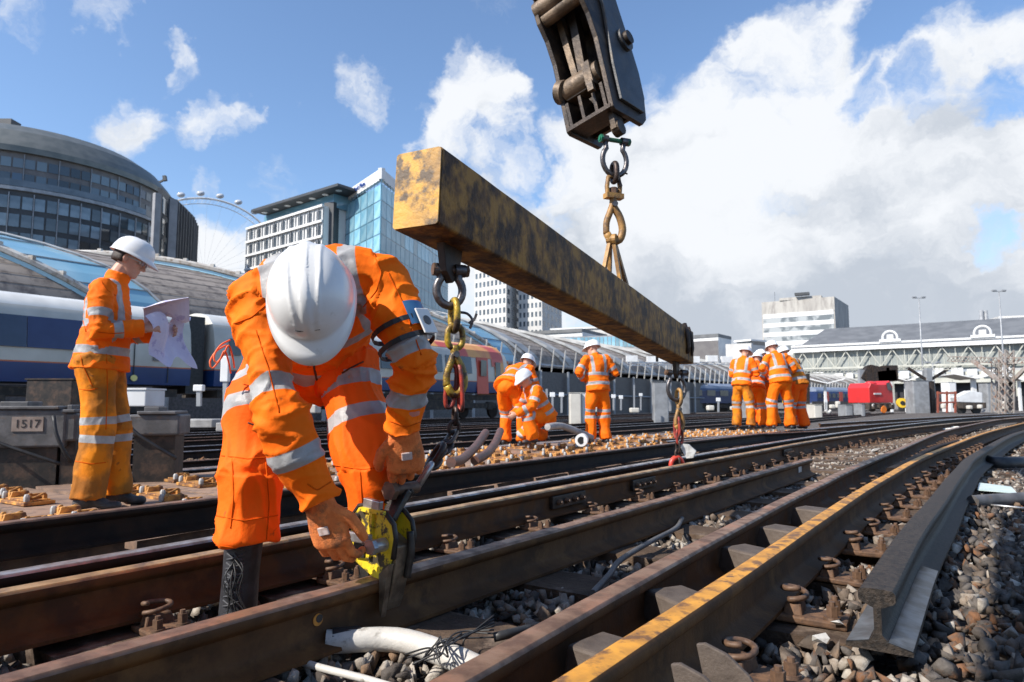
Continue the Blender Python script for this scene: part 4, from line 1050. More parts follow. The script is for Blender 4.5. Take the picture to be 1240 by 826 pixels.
farunit(957,125,1,'small yellow and orange train front in the shade of the hall',M['ylw'],M['livblue'])
def sidetrain(px0,px1,d0,d1,label,nwin):
    a=P3(XY(px0,d0),0); b=P3(XY(px1,d1),0); t=(b-a).normalized(); n=V((-t.y,t.x,0)); L=(b-a).length
    root=empty('train_carriage',(a+b)/2-Zv*.3,label,'train')
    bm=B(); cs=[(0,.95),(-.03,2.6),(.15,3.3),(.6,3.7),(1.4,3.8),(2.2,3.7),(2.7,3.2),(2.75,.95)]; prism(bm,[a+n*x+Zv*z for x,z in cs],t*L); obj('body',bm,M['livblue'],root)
    for k in range(nwin):
        bm=B(); box(bm,a+t*(L*(k+.5)/nwin)-n*.04+Zv*2.3,L/nwin*.6,.05,.8,t,n,Zv); obj('window',bm,M['trwin2'],root)
        if k%3==1: bm=B(); box(bm,a+t*(L*(k+1)/nwin)-n*.05+Zv*2.0,.9,.06,1.9,t,n,Zv); obj('door',bm,M['trred'],root)
    bm=B(); box(bm,(a+b)/2+n*1.3+Zv*.5,L-1,2.0,.7,t,n,Zv); obj('underframe',bm,M['under'],root)
sidetrain(833,884,98,104,'dark blue train with red doors below the ribbed canopy, left of the worker group',9)
sidetrain(990,1030,120,124,'dark blue train standing under the hall canopy',7)
# ---------------------------------------------------------------- lifting beam
M['armdark0']=mat('lug_rusty_steel',(.07,.045,.03),(.035,.025,.02),12,.6,.2,.002,50)
def beammat():
    m=mat('beam_worn_yellow',(.36,.18,.035),(.14,.068,.024),17,.62,0,.006,34,lo=.42,hi=.60,c3=(.045,.024,.013),scale3=7,lo3=.46,hi3=.60,stretch=(1,1,.8),detail=12,spec=.25)
    return m
M['beam']=beammat()
M['beamend']=mat('beam_end_yellow',(.62,.33,.045),(.33,.18,.045),9,.6,0,.004,35,lo=.42,hi=.60,c3=(.10,.065,.035),scale3=7,lo3=.52,hi3=.60,detail=9)
M['shackle']=mat('shackle_steel',(.09,.08,.08),(.16,.15,.15),30,.38,.7,.002,80)
M['chainyel']=mat('chain_worn_yellow',(.50,.33,.03),(.16,.10,.03),22,.42,.25,.003,70,c3=(.05,.035,.025),scale3=14,lo3=.50,hi3=.58)
M['hookyel']=mat('hook_gold',(.48,.26,.07),(.26,.14,.05),15,.55,.1,.002,60,c3=(.10,.06,.035),scale3=12)
M['chaindark']=mat('chain_dark',(.035,.026,.022),(.075,.05,.04),25,.45,.5,.002,70)
M['redbright']=mat('shackle_red',(.70,.06,.03),(.50,.05,.03),15,.4)
M['redlink']=mat('link_red',(.42,.05,.03),(.12,.035,.03),22,.45,.2,.002,70,c3=(.05,.03,.03),scale3=12)
M['clampyel']=mat('clamp_yellow',(.80,.60,.02),(.62,.44,.02),9,.5,.0,.002,40,c3=(.05,.04,.02),scale3=17,lo3=.51,hi3=.57)
M['clampdark']=mat('clamp_black',(.025,.022,.02),(.05,.045,.04),20,.42,.4,.002,60)
M['clampjaw']=mat('jaw_steel',(.26,.21,.15),(.13,.10,.07),20,.42,.6,.002,60)
M['silver']=mat('worn_silver',(.50,.49,.47),(.32,.31,.30),20,.3,.7,.001,60)
nb=W(532,272,2.46); fb=W(840,441,6.30)   # bottom near-side edge of the beam
BD=(fb-nb); BL_=BD.length; BD.normalize()
BW=V((-BD.y,BD.x,0)).normalized()        # towards the left side
BU=BD.cross(BW)*-1
if BU.z<0: BU=-BU
bw,bh=.206,.305
broot=empty('lifting_beam',nb+BW*bw/2+BD*BL_/2,'long square lifting beam in worn yellow paint hanging from the crane over the tracks','lifting beam')
bm=B()
c=nb+BW*bw/2+BU*bh/2+BD*BL_/2
n_=30; rings=[]
def rr(w,h,r,k=4):
    out=[]
    for (sx,sy,a0) in ((1,1,0),(-1,1,90),(-1,-1,180),(1,-1,270)):
        for i in range(k+1):
            a=R(a0+90*i/k); out.append((sx*(w/2-r)+r*math.cos(a),sy*(h/2-r)+r*math.sin(a)))
    return out
pr=rr(bw,bh,.014)
for i in range(n_+1):
    p=nb+BW*bw/2+BU*bh/2+BD*(BL_*i/n_)
    rings.append([bm.verts.new(p+BW*a+BU*b+(BW*noise.noise(p*4+BW*a*9)+BU*noise.noise(p*4+BU*b*9+V((7,0,0))))*.0018) for a,b in pr])
for a,b in zip(rings[:-1],rings[1:]):
    for k in range(len(pr)): bm.faces.new((a[k],a[(k+1)%len(pr)],b[(k+1)%len(pr)],b[k]))
f=bm.faces.new(rings[0]); f=bm.faces.new(rings[-1][::-1])
obj('beam_box',bm,[M['beam']],broot,auto=40)
bm=B(); q=nb+BW*bw/2+BU*bh/2-BD*.004; vs=[q+BW*a*.985+BU*b*.985 for a,b in pr]; prism(bm,vs,-BD*.006); obj('end_plate',bm,M['beamend'],broot)
# worn strip patches and straps at the far end
bm=B(); 
for s,w in ((BL_-.30,.05),(BL_-.12,.03)):
    p=nb+BD*s+BU*bh/2-BW*.012; pts=[p+BU*(bh/2+.02)+BW*.03,p+BU*.08-BD*.02,p-BU*.02+BD*.03,p-BU*.09]; tube(bm,pts,[w*.5,w*.6,w*.55,w*.35],6)
obj('tied_rag',bm,M['chaindark'],broot,smooth=True)
def beampt(s,lat=.5,up=0): return nb+BD*s+BW*(bw*lat)+BU*up
def find_s(px,lat=.5,up=0):
    lo,hi=0,BL_
    for _ in range(40):
        m=(lo+hi)/2
        if PX(beampt(m,lat,up))[0]<px: lo=m
        else: hi=m
    return lo
def lug(s,name='lug'):
    bm=B(); p=beampt(s,.5,0); w=.055
    prism(bm,[p+BD*-.075+BU*.004,p+BD*.075+BU*.004,p+BD*.05-Zv*.11,p-Zv*.15,p+BD*-.05-Zv*.11],BW*.035)
    obj(name,bm,M['armdark0'],broot,bevel=.004); return p+BW*.017-Zv*.095
def ring_pts(c,ax,up,ra,rb,n=22,a0=0,a1=2*math.pi):
    return [c+ax*(ra*math.cos(a))+up*(rb*math.sin(a)) for a in np.linspace(a0,a1,n,endpoint=(a1-a0)<6.28)]
def shackle(c,ax,size,label,matl='shackle',pinm='bolt',flip=1,wire=.018,name='shackle',pin_mat=None):
    """bow shackle: pin through c along ax, bow hanging down (flip=1)"""
    root=empty(name,c-Zv*size*1.5*(1 if flip>0 else 0),label,'shackle')
    ax=V(ax).normalized(); dn=-Zv*flip
    pts=[c+ax*(-size*.5)]+[c+ax*(size*.62*math.sin(t)*(1 if True else 1)*-1*1.0)+dn*(size*.95-size*.72*math.cos(t)) for t in np.linspace(.75,2*math.pi-.75,20)]+[c+ax*(size*.5)]
    bm=B(); tube(bm,pts,[wire*1.05]+[wire]*20+[wire*1.05],10,side=None); obj('bow',bm,M[matl],root,smooth=True)
    for s in (-1,1): bm=B(); cyl(bm,c+ax*s*(size*.5-.022),c+ax*s*(size*.5+.022),wire*1.55,14); obj('ear',bm,M[matl],root,auto=40)
    bm=B(); cyl(bm,c-ax*(size*.78),c+ax*(size*.78),wire*.85,12); hexbolt(bm,c+ax*size*.62,ax,wire*1.5,wire*1.5); hexbolt(bm,c-ax*size*.62,-ax,wire*1.6,wire*1.0); obj('pin',bm,M[pin_mat or pinm],root,auto=40)
    return c+dn*size*1.55
def link(c,ax,up,ra,rb,wire,label,matl,cat='chain link',name='chain_link',group=None):
    bm=B(); ax=V(ax).normalized();up=V(up).normalized()
    pts=[]
    for a in np.linspace(0,2*math.pi,26,endpoint=False):
        k=2.6; ca,sa=math.cos(a),math.sin(a); r=(abs(ca)**k+abs(sa)**k)**(-1/k); pts.append(c+ax*(ra*ca*r)+up*(rb*sa*r))
    tube(bm,pts,[wire]*26,9,closed=True)
    o=obj(name,bm,M[matl],origin=c-up*rb,smooth=True); tag(o,label,cat,group); return o
def hookshape(c,ax,size,label,matl,wire=.02,name='sling_hook'):
    """self locking hook hanging from c"""
    ax=V(ax).normalized(); n=ax.cross(Zv)
    root=empty(name,c-Zv*size*1.1,label,'hook')
    bm=B(); pts=[c-Zv*0,c-Zv*size*.22,c-Zv*size*.48+ax*size*.14,c-Zv*size*.78+ax*size*.20,c-Zv*size*1.0+ax*size*.12,c-Zv*size*1.04-ax*size*.05,c-Zv*size*.86-ax*size*.17]
    tube(bm,catmull(pts,size*.06),wire*1.1,8); bm2=bm; obj('hook_body',bm2,M[matl],root,smooth=True)
    bm=B(); pts=[c-Zv*size*.12,c-Zv*size*.35-ax*size*.08,c-Zv*size*.6-ax*size*.17,c-Zv*size*.88-ax*size*.18]
    tube(bm,catmull(pts,size*.06),wire*.95,8); obj('latch',bm,M[matl],root,smooth=True)
    bm=B(); cyl(bm,c-n*wire*1.8-Zv*size*.2,c+n*wire*1.8-Zv*size*.2,wire*.8,10); obj('pivot_pin',bm,M['shackle'],root)
    return c-Zv*size*1.05
CR=V((.93,.36,0)).normalized()   # across the view
# near hanging chain
s0=find_s(549)
p=lug(s0); 
ND=p.y
e=shackle(p,CR,.088,'large grey bow shackle under the near end of the beam','shackle',wire=.017)
zc=lambda py,d=2.66: ZZ(py,d)
cx=W(549,400,2.66)
def at(px,py,d=None): return W(px,py,d or ND)
link(at(550,382),V((.45,-.9,0)),Zv,.034,.062,.014,'oval yellow link directly under the near shackle','chainyel',name='oval_link')
link(at(551,408),CR,Zv,.032,.045,.013,'short squat yellow link between the oval link and the near hook','chainyel',name='oval_link')
hookshape(at(551,418),CR,.19,'long worn yellow hook on the near hanging chain','chainyel',wire=.016)
bm=B(); tube(bm,catmull([at(556,378),at(566,380),at(572,388),at(569,398)],.01),.006,6); bar(bm,at(568,392),at(575,386),.012); bar(bm,at(575,386),at(577,380),.010)
o=obj('trigger_rod',bm,M['shackle'],origin=at(566,398)); tag(o,'thin bent grey rod sticking out beside the near oval link','rod')
link(at(546,468),CR,V((.10,0,1)),.020,.085,.009,'long dark red link hanging left of the near hook','redlink',name='long_link')
link(at(557,470),V((.5,-.85,0)),V((-.06,0,1)),.018,.09,.009,'long pinkish link hanging right of the near hook','redlink',name='long_link')
k=0
pth=[at(551,496),at(551,512),at(549,524),at(543,536,2.6),at(536,547,2.55),at(529,556,2.5),at(522,566,2.42)]
for i in range(len(pth)-1):
    a,b=pth[i],pth[i+1]; u=(b-a).normalized(); ax=CR if i%2 else V((.4,-.9,0)); ax=(ax-u*ax.dot(u)).normalized()
    link((a+b)/2,ax,u,.020,(b-a).length*.62,.0085,'dark chain link of the slack chain between the near hook and the clamp','chaindark',group='dark links of the near slack chain')
link(at(527,553,2.46),V((.3,-.95,0)),V((.5,0,.8)),.045,.05,.012,'round dark ring at the bottom of the near slack chain','chaindark',name='ring')
link(at(513,577,2.36),V((.2,-.95,0)),V((.5,0,.8)),.028,.05,.010,'galvanised link joining the slack chain to the clamp lever','silver',name='oval_link')
# far hanging chain
s1=find_s(822)
p=lug(min(s1,BL_-.18)); FD=p.y
e=shackle(p,CR,.15,'grey bow shackle under the far end of the beam','shackle',wire=.018)
def af(px,py): return W(px,py,FD)
link(af(822,481),V((.45,-.9,0)),Zv,.035,.07,.016,'yellow oval link under the far shackle','hookyel',name='oval_link')
hookshape(af(822,490),CR,.21,'yellow hook on the far hanging chain','hookyel',wire=.018)
link(af(820,518),V((.5,-.85,0)),Zv,.032,.10,.013,'long red link below the far yellow hook','redlink',name='long_link')
link(af(823,528),CR,Zv,.030,.07,.013,'dark red link lowest of the two under the far hook','redlink',name='long_link')
for i,py in enumerate((541,551,561)): link(af(821,py),CR if i%2 else V((.4,-.9,0)),Zv,.026,.05,.010,'small dark link above the red shackle','chaindark',group='dark links of the far chain')
shackle(af(820,577)+Zv*0,CR,.10,'bright red shackle at the foot of the far chain','redbright',flip=-1,wire=.022,pin_mat='redbright')
bm=B(); c=af(831,545); prism(bm,[c+V((-.06,0,.06)),c+V((.02,0,.05)),c+V((.085,0,-.01)),c+V((.06,0,-.07)),c+V((.0,0,-.075)),c+V((-.035,0,-.01))],V((.01,.012,0)))
o=obj('load_tag',bm,M['white'],origin=c-Zv*.075); tag(o,'white oval tag hanging on the far chain above the red shackle','tag')
# ---------------------------------------------------------------- crane head over the beam

M['armdark']=mat('arm_dark_steel',(.052,.036,.026),(.026,.019,.015),7,.5,.35,.003,40,c3=(.11,.075,.045),scale3=5,lo3=.5,hi3=.65)
M['armgrey']=mat('arm_grey_side',(.085,.088,.092),(.055,.057,.06),5,.45,.4,.002,40,c3=(.11,.09,.07),scale3=4)
M['armbrown']=mat('link_worn_brown',(.24,.17,.11),(.12,.085,.055),9,.5,.3,.003,40,c3=(.05,.035,.025),scale3=6)
M['green']=mat('pin_green',(.02,.16,.09),(.03,.10,.06),20,.4)
s2=find_s(742,.5,bh)
DM=(beampt(s2)).y
def am(px,py,d=DM): return W(px,py,d)
# two upright eye plates on the beam
for lab,dx,dd,l_ in (('a',-.055,.0,0),('b',.045,.0,1)):
    p=beampt(s2+dx,.5,bh)+BW*(-.05 if l_ else .05)
    bm=B(); tp=am(741,290)+BW*(-.012 if l_ else .012); 
    bar(bm,p-BD*.03,tp+Zv*-.0,.032,.024,BW); bar(bm,p+BD*.13+BW*(.0),tp,.032,.024,BW); cyl(bm,tp-BW*.02,tp+BW*.02,.036,14)
    obj('lifting_eye',bm,M['hookyel'],broot)
hookshape(am(743,238),V((1,.15,0)),.30,'golden crane hook holding the eye of the beam','hookyel',wire=.024,name='crane_hook')
# swivel
r=empty('swivel',am(743,244),'golden swivel block between crane hook and shackle','swivel')
bm=B(); c=am(743,230)
tube(bm,[c+CR*-.045-Zv*.04,c+CR*-.05+Zv*.02,c+CR*-.04+Zv*.085,c+CR*0+Zv*.10,c+CR*.04+Zv*.085,c+CR*.05+Zv*.02,c+CR*.045-Zv*.04],.016,8); box(bm,c-Zv*.045,.13,.06,.035,CR,V((-CR.y,CR.x,0))); obj('frame',bm,M['hookyel'],r,auto=50)
bm=B(); hexbolt(bm,c-Zv*.03,Zv,.028,.045); obj('nut',bm,M['bolt'],r)
link(am(744,209),V((.3,-.95,0)),Zv,.036,.062,.020,'dark link between the swivel and the crane shackle','chaindark',name='coupling_link')
bm=B(); tube(bm,catmull([am(746,211),am(752,213),am(757,210),am(760,211)],.01),.006,5); tube(bm,catmull([am(746,214),am(750,220),am(752,226)],.01),.012,6); o=obj('wire_tie',bm,M['chaindark'],origin=am(748,226)); tag(o,'twist of wire tied round the coupling link under the crane shackle','wire')
shackle(am(744,170),CR,.15,'grey bow shackle with a green pin under the crane arm','shackle',wire=.018,pin_mat='green')
# arm: local frame. A = across between plates, T = along the arm (up), Dp = depth of plates
def crane():
    root=empty('excavator',am(735,165),'excavator whose dark steel arm reaches down from above to hold the beam, with an added unseen body','excavator')
    T=V((-.19,.12,.975)).normalized()
    A=V((.76,-.65,0)).normalized(); A=(A-T*A.dot(T)).normalized()   # plate normal, to the right and away
    Dp=T.cross(A); 
    if Dp.y<0: Dp=-Dp                                   # away from the camera
    O=am(716,146)       # bottom centre of the open front
    k=1.12*DM/4.2
    def q(a,d,t): return O+A*(a*k)+Dp*(d*k)+T*(t*k)
    # side plates outline in (d,t)
    outl=[(-.02,.0),(.0,-.015),(.30,-.02),(.36,.03),(.40,.16),(.42,.34),(.40,.55),(.36,.80),(.33,1.05),(.32,1.5),(.12,1.5),(.02,1.2),(.0,1.0),(-.045,.90),(-.085,.80),(-.075,.70),(-.03,.60),(-.005,.45),(-.01,.25)]
    for a,nm in ((-.165,'left'),(.135,'right')):
        bm=B(); prism(bm,[q(a,d,t) for d,t in outl],A*.03*k); obj('side_plate',bm,M['armdark'],root,bevel=.006)
    # raised outer skin on the right plate
    sk=[(.06,.06),(.31,.05),(.36,.16),(.375,.34),(.355,.55),(.32,.80),(.30,1.05),(.29,1.48),(.17,1.48),(.16,1.0),(.11,.84),(.13,.70),(.10,.50),(.07,.3)]
    bm=B(); prism(bm,[q(.166,d,t) for d,t in sk],A*.022*k); obj('outer_skin',bm,M['armgrey'],root,bevel=.006)
    bm=B(); rim=[(-.02,.0),(.0,-.015),(.30,-.02),(.36,.03),(.41,.2),(.43,.34)]
    for (d,t,r_,h,mm,nn) in ((.27,.52,.070,.02,'armgrey','boss'),(.27,.52,.042,.045,'armdark','pin_cap'),(.235,.93,.085,.018,'armdark','round_plate'),(.235,.93,.060,.026,'armgrey','boss')):
        bm=B(); c=q(.190,d,t); cyl(bm,c,c+A*h*k,r_*k,28); obj(nn,bm,M[mm],root,auto=40)
    # cross pieces
    bm=B(); tube(bm,[q(-.16,-.045,.80),q(.15,-.045,.80)],[.055*k,.055*k],18); tube(bm,[q(-.16,-.02,.74),q(.15,-.02,.74)],[.045*k]*2,18); obj('cross_tube',bm,M['armbrown'],root,auto=40)
    bm=B(); box(bm,q(-.01,.05,1.06),.32*k,.16*k,.34*k,A,Dp,T); obj('arm_casting',bm,M['armdark'],root,bevel=.015)
    bm=B(); box(bm,q(-.01,.25,.5),.27*k,.03*k,.95*k,A,Dp,T); obj('back_plate',bm,M['armdark'],root)
    bm=B(); bar(bm,q(.0,.10,.78),q(-.02,.09,.30),.05*k,.06*k,Dp); obj('cylinder_rod',bm,M['armdark'],root)
    bm=B(); bar(bm,q(-.10,.10,.78),q(-.07,.09,.34),.04*k,.05*k,Dp); obj('cylinder_rod',bm,M['armbrown'],root)
    bm=B(); tube(bm,[q(-.13,.02,.26),q(.12,.02,.26)],[.062*k]*2,18); box(bm,q(-.01,.05,.245),.23*k,.10*k,.10*k,A,Dp,T); obj('hinge_block',bm,M['armbrown'],root,auto=40)
    bm=B(); tube(bm,[q(-.16,.0,.27),q(-.12,.0,.25)],[.07*k]*2,16); bar(bm,q(.07,-.02,.32),q(.07,-.02,.18),.05*k,.06*k,Dp); bar(bm,q(.075,-.05,.19),q(.075,-.05,.13),.035*k); obj('hinge_ear',bm,M['armbrown'],root,auto=40)
    bm=B(); 
    for a in (-.12,-.03,.06,.12): box(bm,q(a,.04,.09),.02*k,.12*k,.16*k,A,Dp,T)
    box(bm,q(0,.06,.012),.30*k,.17*k,.022*k,A,Dp,T); box(bm,q(0,.13,.09),.28*k,.02*k,.16*k,A,Dp,T); obj('bottom_ribs',bm,M['armdark'],root)
    bm=B(); box(bm,q(.115,.07,-.045),.035*k,.10*k,.12*k,A,Dp,T); cyl(bm,q(.09,.07,-.09),q(.14,.07,-.09),.045*k,18); obj('shackle_lug',bm,M['armdark'],root,bevel=.004)
    # hoses and clutter near the top
    bm=B(); tube(bm,catmull([q(-.17,.0,1.5),q(-.21,-.02,1.15),q(-.15,-.04,.98),q(-.10,-.05,.93)],.03),.022*k,8); obj('hose',bm,M['black'],root,smooth=True)
    bm=B(); tube(bm,catmull([q(-.19,.05,1.5),q(-.23,.05,1.2),q(-.18,.0,.95),q(-.13,-.03,.86)],.03),.018*k,8); obj('hose',bm,M['black'],root,smooth=True)
    bm=B(); box(bm,q(-.13,-.05,.95),.05*k,.05*k,.16*k,A,Dp,T); box(bm,q(-.19,.0,1.08),.04*k,.06*k,.2*k,A,Dp,T); obj('valve_block',bm,M['armgrey'],root,bevel=.004)
    for b_ in ((.0,-.035,1.22,.30),(-.01,-.06,.90,.22)):
        bm=B(); box(bm,q(*b_[:3]),b_[3]*k,.055*k,.045*k,A,Dp,T); obj('bracket',bm,M['armbrown'],root,bevel=.004)
    # the arm and boom go on upward out of the picture and over to the left
    bm=B(); top=q(0,.2,1.45); knee=top+T*1.5; tube(bm,[top,top+T*.8,knee],[(.15,.17),(.18,.22),(.16,.2)],4); obj('dipper',bm,M['armdark'],root)
    # unseen machine behind the camera, added with its boom to shade the right ballast
    kp=knee; hl=V((-2.6,-2.0,3.4)); md=V((-.45,1.75,4.5))
    bm=B(); tube(bm,[kp,kp.lerp(md,.5)+Zv*.3,md],[(.17,.22),(.19,.3),(.22,.36)],4); bar(bm,md-V((0,0,.05)),hl,1.25,.5); obj('boom',bm,M['machyel'],root)  # boom widened so its cast shade covers the right ballast
    bm=B(); box(bm,V((-1.65,-2.5,2.3)),2.1,3.6,1.7); obj('unseen_engine_housing',bm,M['machyel'],root,bevel=.08)
    bm=B(); box(bm,V((-3.0,-2.0,3.3)),1.15,1.5,1.9); obj('cab',bm,M['steelblk'],root,bevel=.1)
    bm=B(); box(bm,V((-1.2,-2.6,3.6)),1.1,2.6,1.0); obj('unseen_engine_cover',bm,M['machyel'],root,bevel=.1)
    bm=B(); box(bm,V((-1.65,-2.5,1.0)),2.2,3.4,.6); obj('chassis',bm,M['steelblk'],root)
    for sx in (-1,1):
        for yy in (-3.6,-1.3):
            bm=B(); cyl(bm,V((-1.65+sx*.95,yy,.52)),V((-1.65+sx*1.25,yy,.52)),.5,24); obj('wheel',bm,M['black'],root,auto=40)
    return q
M['machyel']=mat('machine_yellow',(.62,.40,.03),(.5,.32,.03),2,.45)
crane()
# ---------------------------------------------------------------- rail clamp held by the worker
def clamp():
    i=G(468,694,.163); c0=V(dpts[0]); s=(i-c0).dot(U); C=c0+U*s; C.z=.004
    X=V((U.y,-U.x,0))          # towards the near right side of the rail
    root=empty('rail_clamp',C+Zv*.10,'yellow scissor rail clamp biting the loose rail under the worker hands','clamp')
    def q(x,z,u=0): return C+X*x+Zv*z+U*u
    pl=[(-.100,.205),(-.112,.25),(-.100,.335),(-.070,.368),(-.03,.375),(.050,.352),(.082,.325),(.092,.285),(.080,.225),(.052,.150),(.040,.140),(-.060,.185)]
    for u in (-.062,.018):
        bm=B(); prism(bm,[q(x,z,u) for x,z in pl],U*.012); obj('side_plate',bm,M['clampyel'],root,bevel=.004)
        bm=B(); edge=[q(x*1.03,.275+(z-.275)*1.04,u+.006) for x,z in pl]; tube(bm,edge[1:9],.0085,6); obj('plate_rim',bm,M['clampdark'],root,smooth=True)
    # ribs on the visible plate
    bm=B(); bar(bm,q(.0,.36,-.068),q(-.012,.215,-.068),.014,.012,U); bar(bm,q(-.05,.365,-.068),q(.055,.36,-.068),.012,.012,U); obj('plate_rib',bm,M['clampyel'],root)
    bm=B(); bar(bm,q(-.045,.385,-.058),q(.03,.378,-.058),.03,.018,U); obj('worn_edge',bm,M['silver'],root,bevel=.003)
    # jaws
    bm=B(); J=[(.02,.30),(.095,.26),(.088,.20),(.075,.14),(.058,.085),(.045,.060),(.018,.115),(.036,.13),(.040,.165),(.0,.172)]
    prism(bm,[q(x,z,-.048) for x,z in J],U*.062); obj('jaw',bm,M['clampjaw'],root,bevel=.004)
    bm=B(); J2=[(-.10,.27),(-.02,.31),(-.005,.174),(-.040,.165),(-.036,.13),(-.018,.115),(-.045,.06),(-.065,.08),(-.085,.15)]
    prism(bm,[q(x,z,-.044) for x,z in J2],U*.055); obj('jaw',bm,M['clampdark'],root,bevel=.004)
    # wedge tip visible below the plate
    bm=B(); prism(bm,[q(.035,.175,-.07),q(.082,.21,-.07),q(.050,.045,-.07),q(.040,.07,-.07)],U*.02); obj('wedge',bm,M['clampjaw'],root,bevel=.002)
    # bolts and handle
    bm=B(); p=q(.052,.265,-.064); cyl(bm,p,p-U*.045,.021,18); hexbolt(bm,p-U*.045,-U,.024,.016); obj('pivot_bolt',bm,M['silver'],root,auto=40)
    bm=B(); box(bm,q(-.035,.283,-.10),.13,.018,.030,X,U,Zv); box(bm,q(.02,.272,-.092),.06,.02,.02,X,U,Zv); obj('handle_bar',bm,M['silver'],root,bevel=.004)
    bm=B(); tube(bm,catmull([q(-.115,.215,-.10),q(-.15,.26,-.115),q(-.15,.315,-.115),q(-.10,.35,-.10)],.01),.014,10); obj('grip',bm,M['black'],root,smooth=True)
    bm=B(); box(bm,q(-.05,.24,-.07),.05,.012,.05,X,U,Zv); obj('fitting',bm,M['clampdark'],root,bevel=.002)
    bm=B(); tube(bm,[q(-.075,.335,-.064),q(-.075,.335,-.072)],[.016,.014],12); obj('rivet',bm,M['clampdark'],root)
    # lever up between the plates to the chain
    lt=W(489,592,2.28)
    bm=B(); bar(bm,q(.02,.33,-.02),lt-Zv*.005,.062,.022,U); bar(bm,q(.0,.35,.012),lt+U*.02,.055,.02,U); obj('lever',bm,M['clampdark'],root,bevel=.005)
    bm=B(); p=lt; cyl(bm,p-U*.05,p+U*.06,.020,14); hexbolt(bm,p-U*.05,-U,.032,.02); obj('lever_pin',bm,M['bolt'],root,auto=40)
    bm=B(); tube(bm,catmull([q(.10,.30,.0),q(.105,.24,.0),q(.095,.19,.0),q(.09,.16,0)],.01),.012,8); obj('link_rod',bm,M['clampdark'],root,smooth=True)
    return root,q,lt
CLR,CLq,CLt=clamp()
# ---------------------------------------------------------------- things lying between the rails
def pipe(pts,r,label,matl,name='pipe',cat='pipe',seg=14,mats=None):
    bm=B(); P=catmull([V(p) for p in pts],.04); tube(bm,P,[r]*len(P),seg); o=obj(name,bm,M[matl],origin=V(pts[0]),auto=40); tag(o,label,cat); return o
g=lambda x,y,z=0: G(x,y,z)
M['pvc']=mat('white_pvc_dirty',(.62,.60,.55),(.50,.48,.44),6,.45,0,.002,60,c3=(.22,.20,.17),scale3=22,lo3=.6,hi3=.7)
pipe([g(395,778,.02),g(480,775,.02),g(545,795,.02),g(600,822,.02)],.034,'fat dirty white plastic pipe lying under the loose rail','pvc')
bm=B(); a=g(402,777,.02); b=g(436,774,.02); cyl(bm,a,b,.037,18); o=obj('pipe_sleeve',bm,M['black'],bpy.data.objects['pipe'],auto=40)
pipe([g(345,795,.0),g(385,808,.0),g(440,822,.0),g(500,840,.0)],.010,'thin white cable lying beside the fat plastic pipe','pvc',name='cable',cat='cable')
rs=random.Random(9)
bm=B()
for k in range(7):
    P=[g(598,772,.05)+V((0,0,.01*k))]+[g(560-10*j+rs.uniform(-12,12),775+4*j+rs.uniform(-12,14),.05+rs.uniform(0,.04)) for j in range(4)]+[g(505+rs.uniform(-15,20),795+rs.uniform(-12,10),.03)]
    P=catmull(P,.01); tube(bm,P,[.0026]*len(P),5)
tube(bm,catmull([g(640,762,.05),g(615,768,.055),g(598,772,.05)],.02),.014,8)
o=obj('wire_bundle',bm,M['black'],origin=g(560,780,0),smooth=True); tag(o,'tangle of thin black wires lying over the fat white pipe','wires')
P=[g(718,718,.01),g(738,696,.03),g(752,678,.05),g(790,655,.05),g(818,640,.05),g(826,628,.03)]
o=pipe(P,.012,'grey cable looping across the shaded timber between the rails','grey',name='cable',cat='cable')
# right side pipes and debris
pipe([g(1178,608,.03),g(1205,606,.03),g(1260,603,.03)],.045,'short dark grey pipe on the sunlit stones at the right frame edge','grey')
pipe([g(1190,559,.04),g(1215,562,.04),g(1270,560,.03)],.08,'fat grey hose at the right frame edge beyond the pipe','black',name='hose',cat='hose')
bm=B(); prism(bm,[g(1184,594,.04),g(1232,598,.04),g(1225,590,.04),g(1186,585,.05)],V((0,0,.004))); o=obj('plastic_sheet',bm,M['sheet'] if 'sheet' in M else mat('pale_green_plastic',(.50,.62,.58),(.6,.68,.66),9,.4),origin=g(1205,594,.03)); tag(o,'scrap of pale green plastic beside the dark pipe','plastic scrap')
pipe([g(1180,610,.0),g(1215,613,.01),g(1262,618,.0)],.008,'thin bright rod lying on stones in front of the grey pipe','silver',name='rod',cat='rod')
M['ltgrey']=mat('pale_stone_big',(.52,.50,.46),(.48,.46,.43),12,.8,0,.004,40)
def rock(c,s,label,matl='ltgrey'):
    bm=B(); v,f=PROT[int(abs(c.x*97))%len(PROT)]; vs=[bm.verts.new(c+V(tuple(q))*s) for q in v]
    for t in f: bm.faces.new([vs[i] for i in t])
    o=obj('rock',bm,M[matl],origin=c-Zv*s*.5); tag(o,label,'stone')
rock(g(1012,754,.03),.022,'bright white stone between the yellow rail chairs and the black rail end')
rock(g(993,772,.02),.026,'pale angular stone below the bright white one')
rock(g(935,641,.06),.03,'pale pebble resting on a spacer block between rails')
rock(g(1060,545,.03),.07,'pale lump on the ballast beside the worker group rail, left one')
